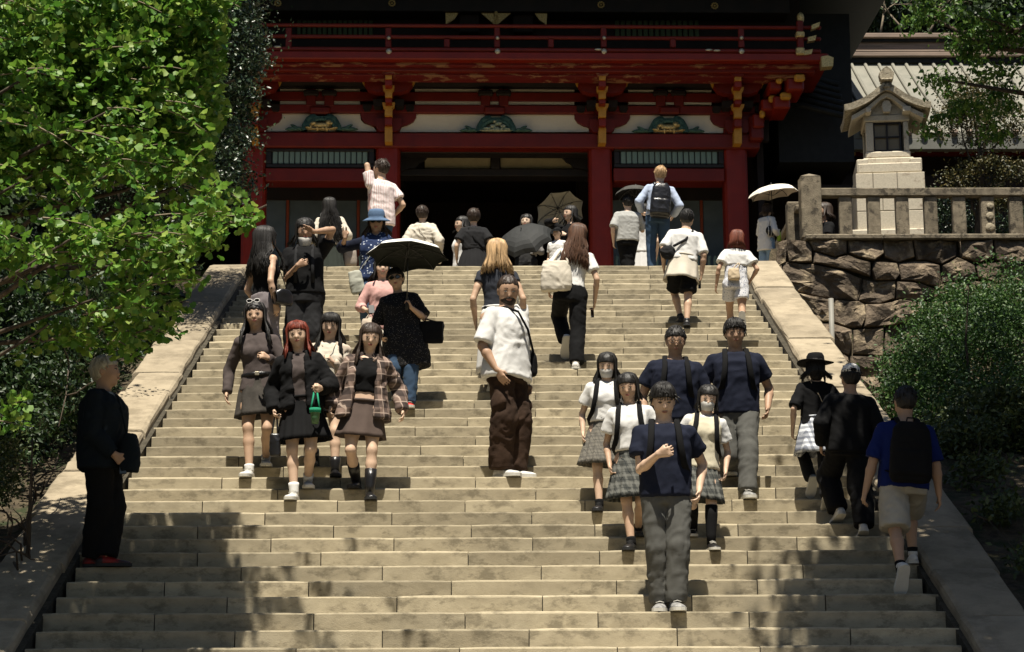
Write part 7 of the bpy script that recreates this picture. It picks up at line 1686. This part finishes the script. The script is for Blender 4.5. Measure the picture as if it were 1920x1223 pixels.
person('tallboy', 'taller schoolboy at the right in a loose navy polo and grey trousers', (1377, 600), ((1372, 12, .14, 0, 0), (1400, 10, .13, 0, 0)), 178, 'm', skin='tan', w=1.05, h=.0105, headpitch=-10, arms=((.24, .04, .0), (.26, .02, .02)), hair=('short', 'black', .045, dict(bangs=14, bz=.034, thick=.018)), wear=school_m())
def sg_wear(sk, vest=False):
    l = [skirt(sk, length=.50, flare=.12, pleats=18, amp=.014, waist=.14), top(c_white, 'polo_shirt', hem=.10, ease=.022, sleeve='short', slr=.030, boxy=.5), collar(c_white), shoes(s_black, sole_b, sock=c_black, sockh=.05)]
    return l
person('sg1', 'masked schoolgirl with long hair and lighter plaid skirt, leftmost of the students', (1138, 664), ((1124, 9, .12, 0, 0), (1150, 10, .13, 0, 0)), 176, 'f', skin='light', h=.0105, headpitch=-20, headyaw=-8, arms=((.23, .0, -.03), (.22, .04, .0)), hair=('long', 'black', .26, dict(n=140, side=.022)), wear=sg_wear(c_plskirt2)+[mask_()])
person('sg2', 'unmasked schoolgirl with tied-back hair in a white polo and dark plaid skirt', (1177, 702), ((1184, 6, .12, 0, 0), (1196, 7, .14, 0, 0)), 172, 'f', skin='mid', h=.0105, headpitch=-16, headyaw=-4, arms=((.22, .02, -.03), (.21, .04, .0)), hair=('bob', 'black', .17, dict(n=90, spread=.2, side=.026)), wear=sg_wear(c_plskirt))
person('sg3', 'masked schoolgirl in a cream knit vest over white polo and dark plaid skirt', (1327, 724), ((1300, 7, .14, 0, 0), (1334, 6, .12, 0, 0)), 180, 'f', skin='light', h=.0105, headpitch=-18, arms=((.2, .02, .0), (.25, .02, -.02)), hair=('bob', 'black', .16, dict(n=90, spread=.2, side=.03)), legw=1.0,
       wear=[skirt(c_plskirt, length=.48, flare=.12, pleats=18, amp=.014, waist=.14), top(c_white, 'polo_shirt', hem=.10, ease=.018, sleeve='short', slr=.030, boxy=.4), top(c_vest, 'knit_vest', hem=-.02, ease=.028, sleeve='none', boxy=.6, neck=.475), collar(c_white), shoes(s_black, sole_w, sock=c_black, sockh=.38), mask_()])
for k_, lab in (('boy', 'black school backpack worn by the front boy in navy'), ('spec', 'black school backpack worn by the boy with glasses'), ('tallboy', 'black school backpack worn by the taller boy at the right'), ('sg1', 'black school backpack worn by the leftmost masked girl'), ('sg2', 'black school backpack worn by the unmasked girl'), ('sg3', 'black school backpack worn by the girl in the knit vest')):
    backpack(k_, lab, c_black)
# --- right side: people climbing in the shade
person('hatw', 'woman in a wide black hat with a gingham shirt tied at her waist', (1528, 668), ((1549, 9, .05, .03, 30), (1522, 10, .05, .06, 50)), 2, 'f', skin='mid', h=.0105, arms=((.2, .1, .1), (.26, .02, -.02)), hair=('bob', 'black', .18), face=False,
       wear=[bottoms(c_char, ease=.016), top(c_black, hem=.04, ease=.024, sleeve='half', slr=.024, boxy=.8), skirt(c_ging, 'tied_shirt', length=.42, flare=.05, pleats=8, amp=.016, waist=.14, ease=.03), hat('wide', c_black), shoes(s_grey, sole_w)])
p = PEOPLE['hatw']; bag('hatw', 'small beige crossbody pouch on the back of the woman in the wide black hat', p.T((.10, -.17, .12)), (.13, .06, .16), c_tan, strap=[p.T(v) for v in ((.08, -.16, .18), (.02, -.14, .34), (-.07, -.08, .52))], kind='box', strapw=.005, name='shoulder_bag')
person('capm', 'man all in black with a white baseball cap climbing in the shade', (1594, 685), ((1618, 7, .06, 0, 15), (1573, 8, .05, .02, 20)), 4, 'm', skin='tan', w=1.1, h=.0115, arms=((.24, .06, .0), (.24, .06, .02)), hair=('short', 'black', .02), face=False, wear=[bottoms(c_black, ease=.03, knee=.03, hem=.03), top(c_black, hem=-.06, ease=.035, sleeve='long', slr=.035, boxy=1), hat('cap', c_white, c_black), shoes(s_white, sole_w)])
person('bluem', 'man in a royal blue tee and beige shorts climbing in the shade at the right', (1696, 728), ((1712, 5, .05, 0, 0), (1690, 3, .10, .05, 58)), 2, 'm', skin='tan', w=1.1, h=.0105, headpitch=-12, arms=((.30, .05, -.06), (.30, .02, -.08)), curl=(.4, .5), hair=('short', 'black', .025), face=False,
       wear=[bottoms(c_beige, 'shorts', length=.50, ease=.032, hem=.018, amp=.009), top(c_blue, hem=-.04, ease=.03, sleeve='half', slr=.03, boxy=.9), shoes(s_white, sole_w, sock=c_black, sockh=.06)])
backpack('bluem', 'large black backpack on the man in the royal blue tee', c_black, (.34, .18, .50), .24)
# --- man standing at the left in deep shade
person('jack', 'grey-haired man in a dark slate jacket standing in deep shade at the left edge', (192, 670), ((172, 5, .08, 0, 0), (196, 5, .02, 0, 0)), 262, 'm', skin='tan', w=1.12, h=.0105, headpitch=4, arms=((.18, .16, .0), (.18, .14, .02)), curl=(.8, .6), hair=('short', 'grey', .02, dict(thick=.012)),
       wear=[bottoms(c_black, ease=.03, knee=.025, hem=.02), top(c_dblue, 'jacket', hem=-.10, ease=.045, sleeve='long', slr=.036, boxy=1, amp=.014), collar(c_dblue), shoes(mat('dark_red_shoe', (.02, .015, .015), (.2, .012, .01), rough=.5, scale=9, contrast=(.45, .6)), sole_b)])
p = PEOPLE['jack']; bag('jack', 'dark bag hanging in front of the grey-haired man in the slate jacket', p.T((.10, .26, .02)), (.14, .16, .30), c_dblue, strap=[p.T((.1, .24, .14)), p.T((.08, .14, .48)), p.T((.09, .0, .54))], name='shoulder_bag')
phone('jack', 0, 'silvery phone held low by the grey-haired man', (0, .02, -.05), rotz(1.5), (.03, .005, .06))
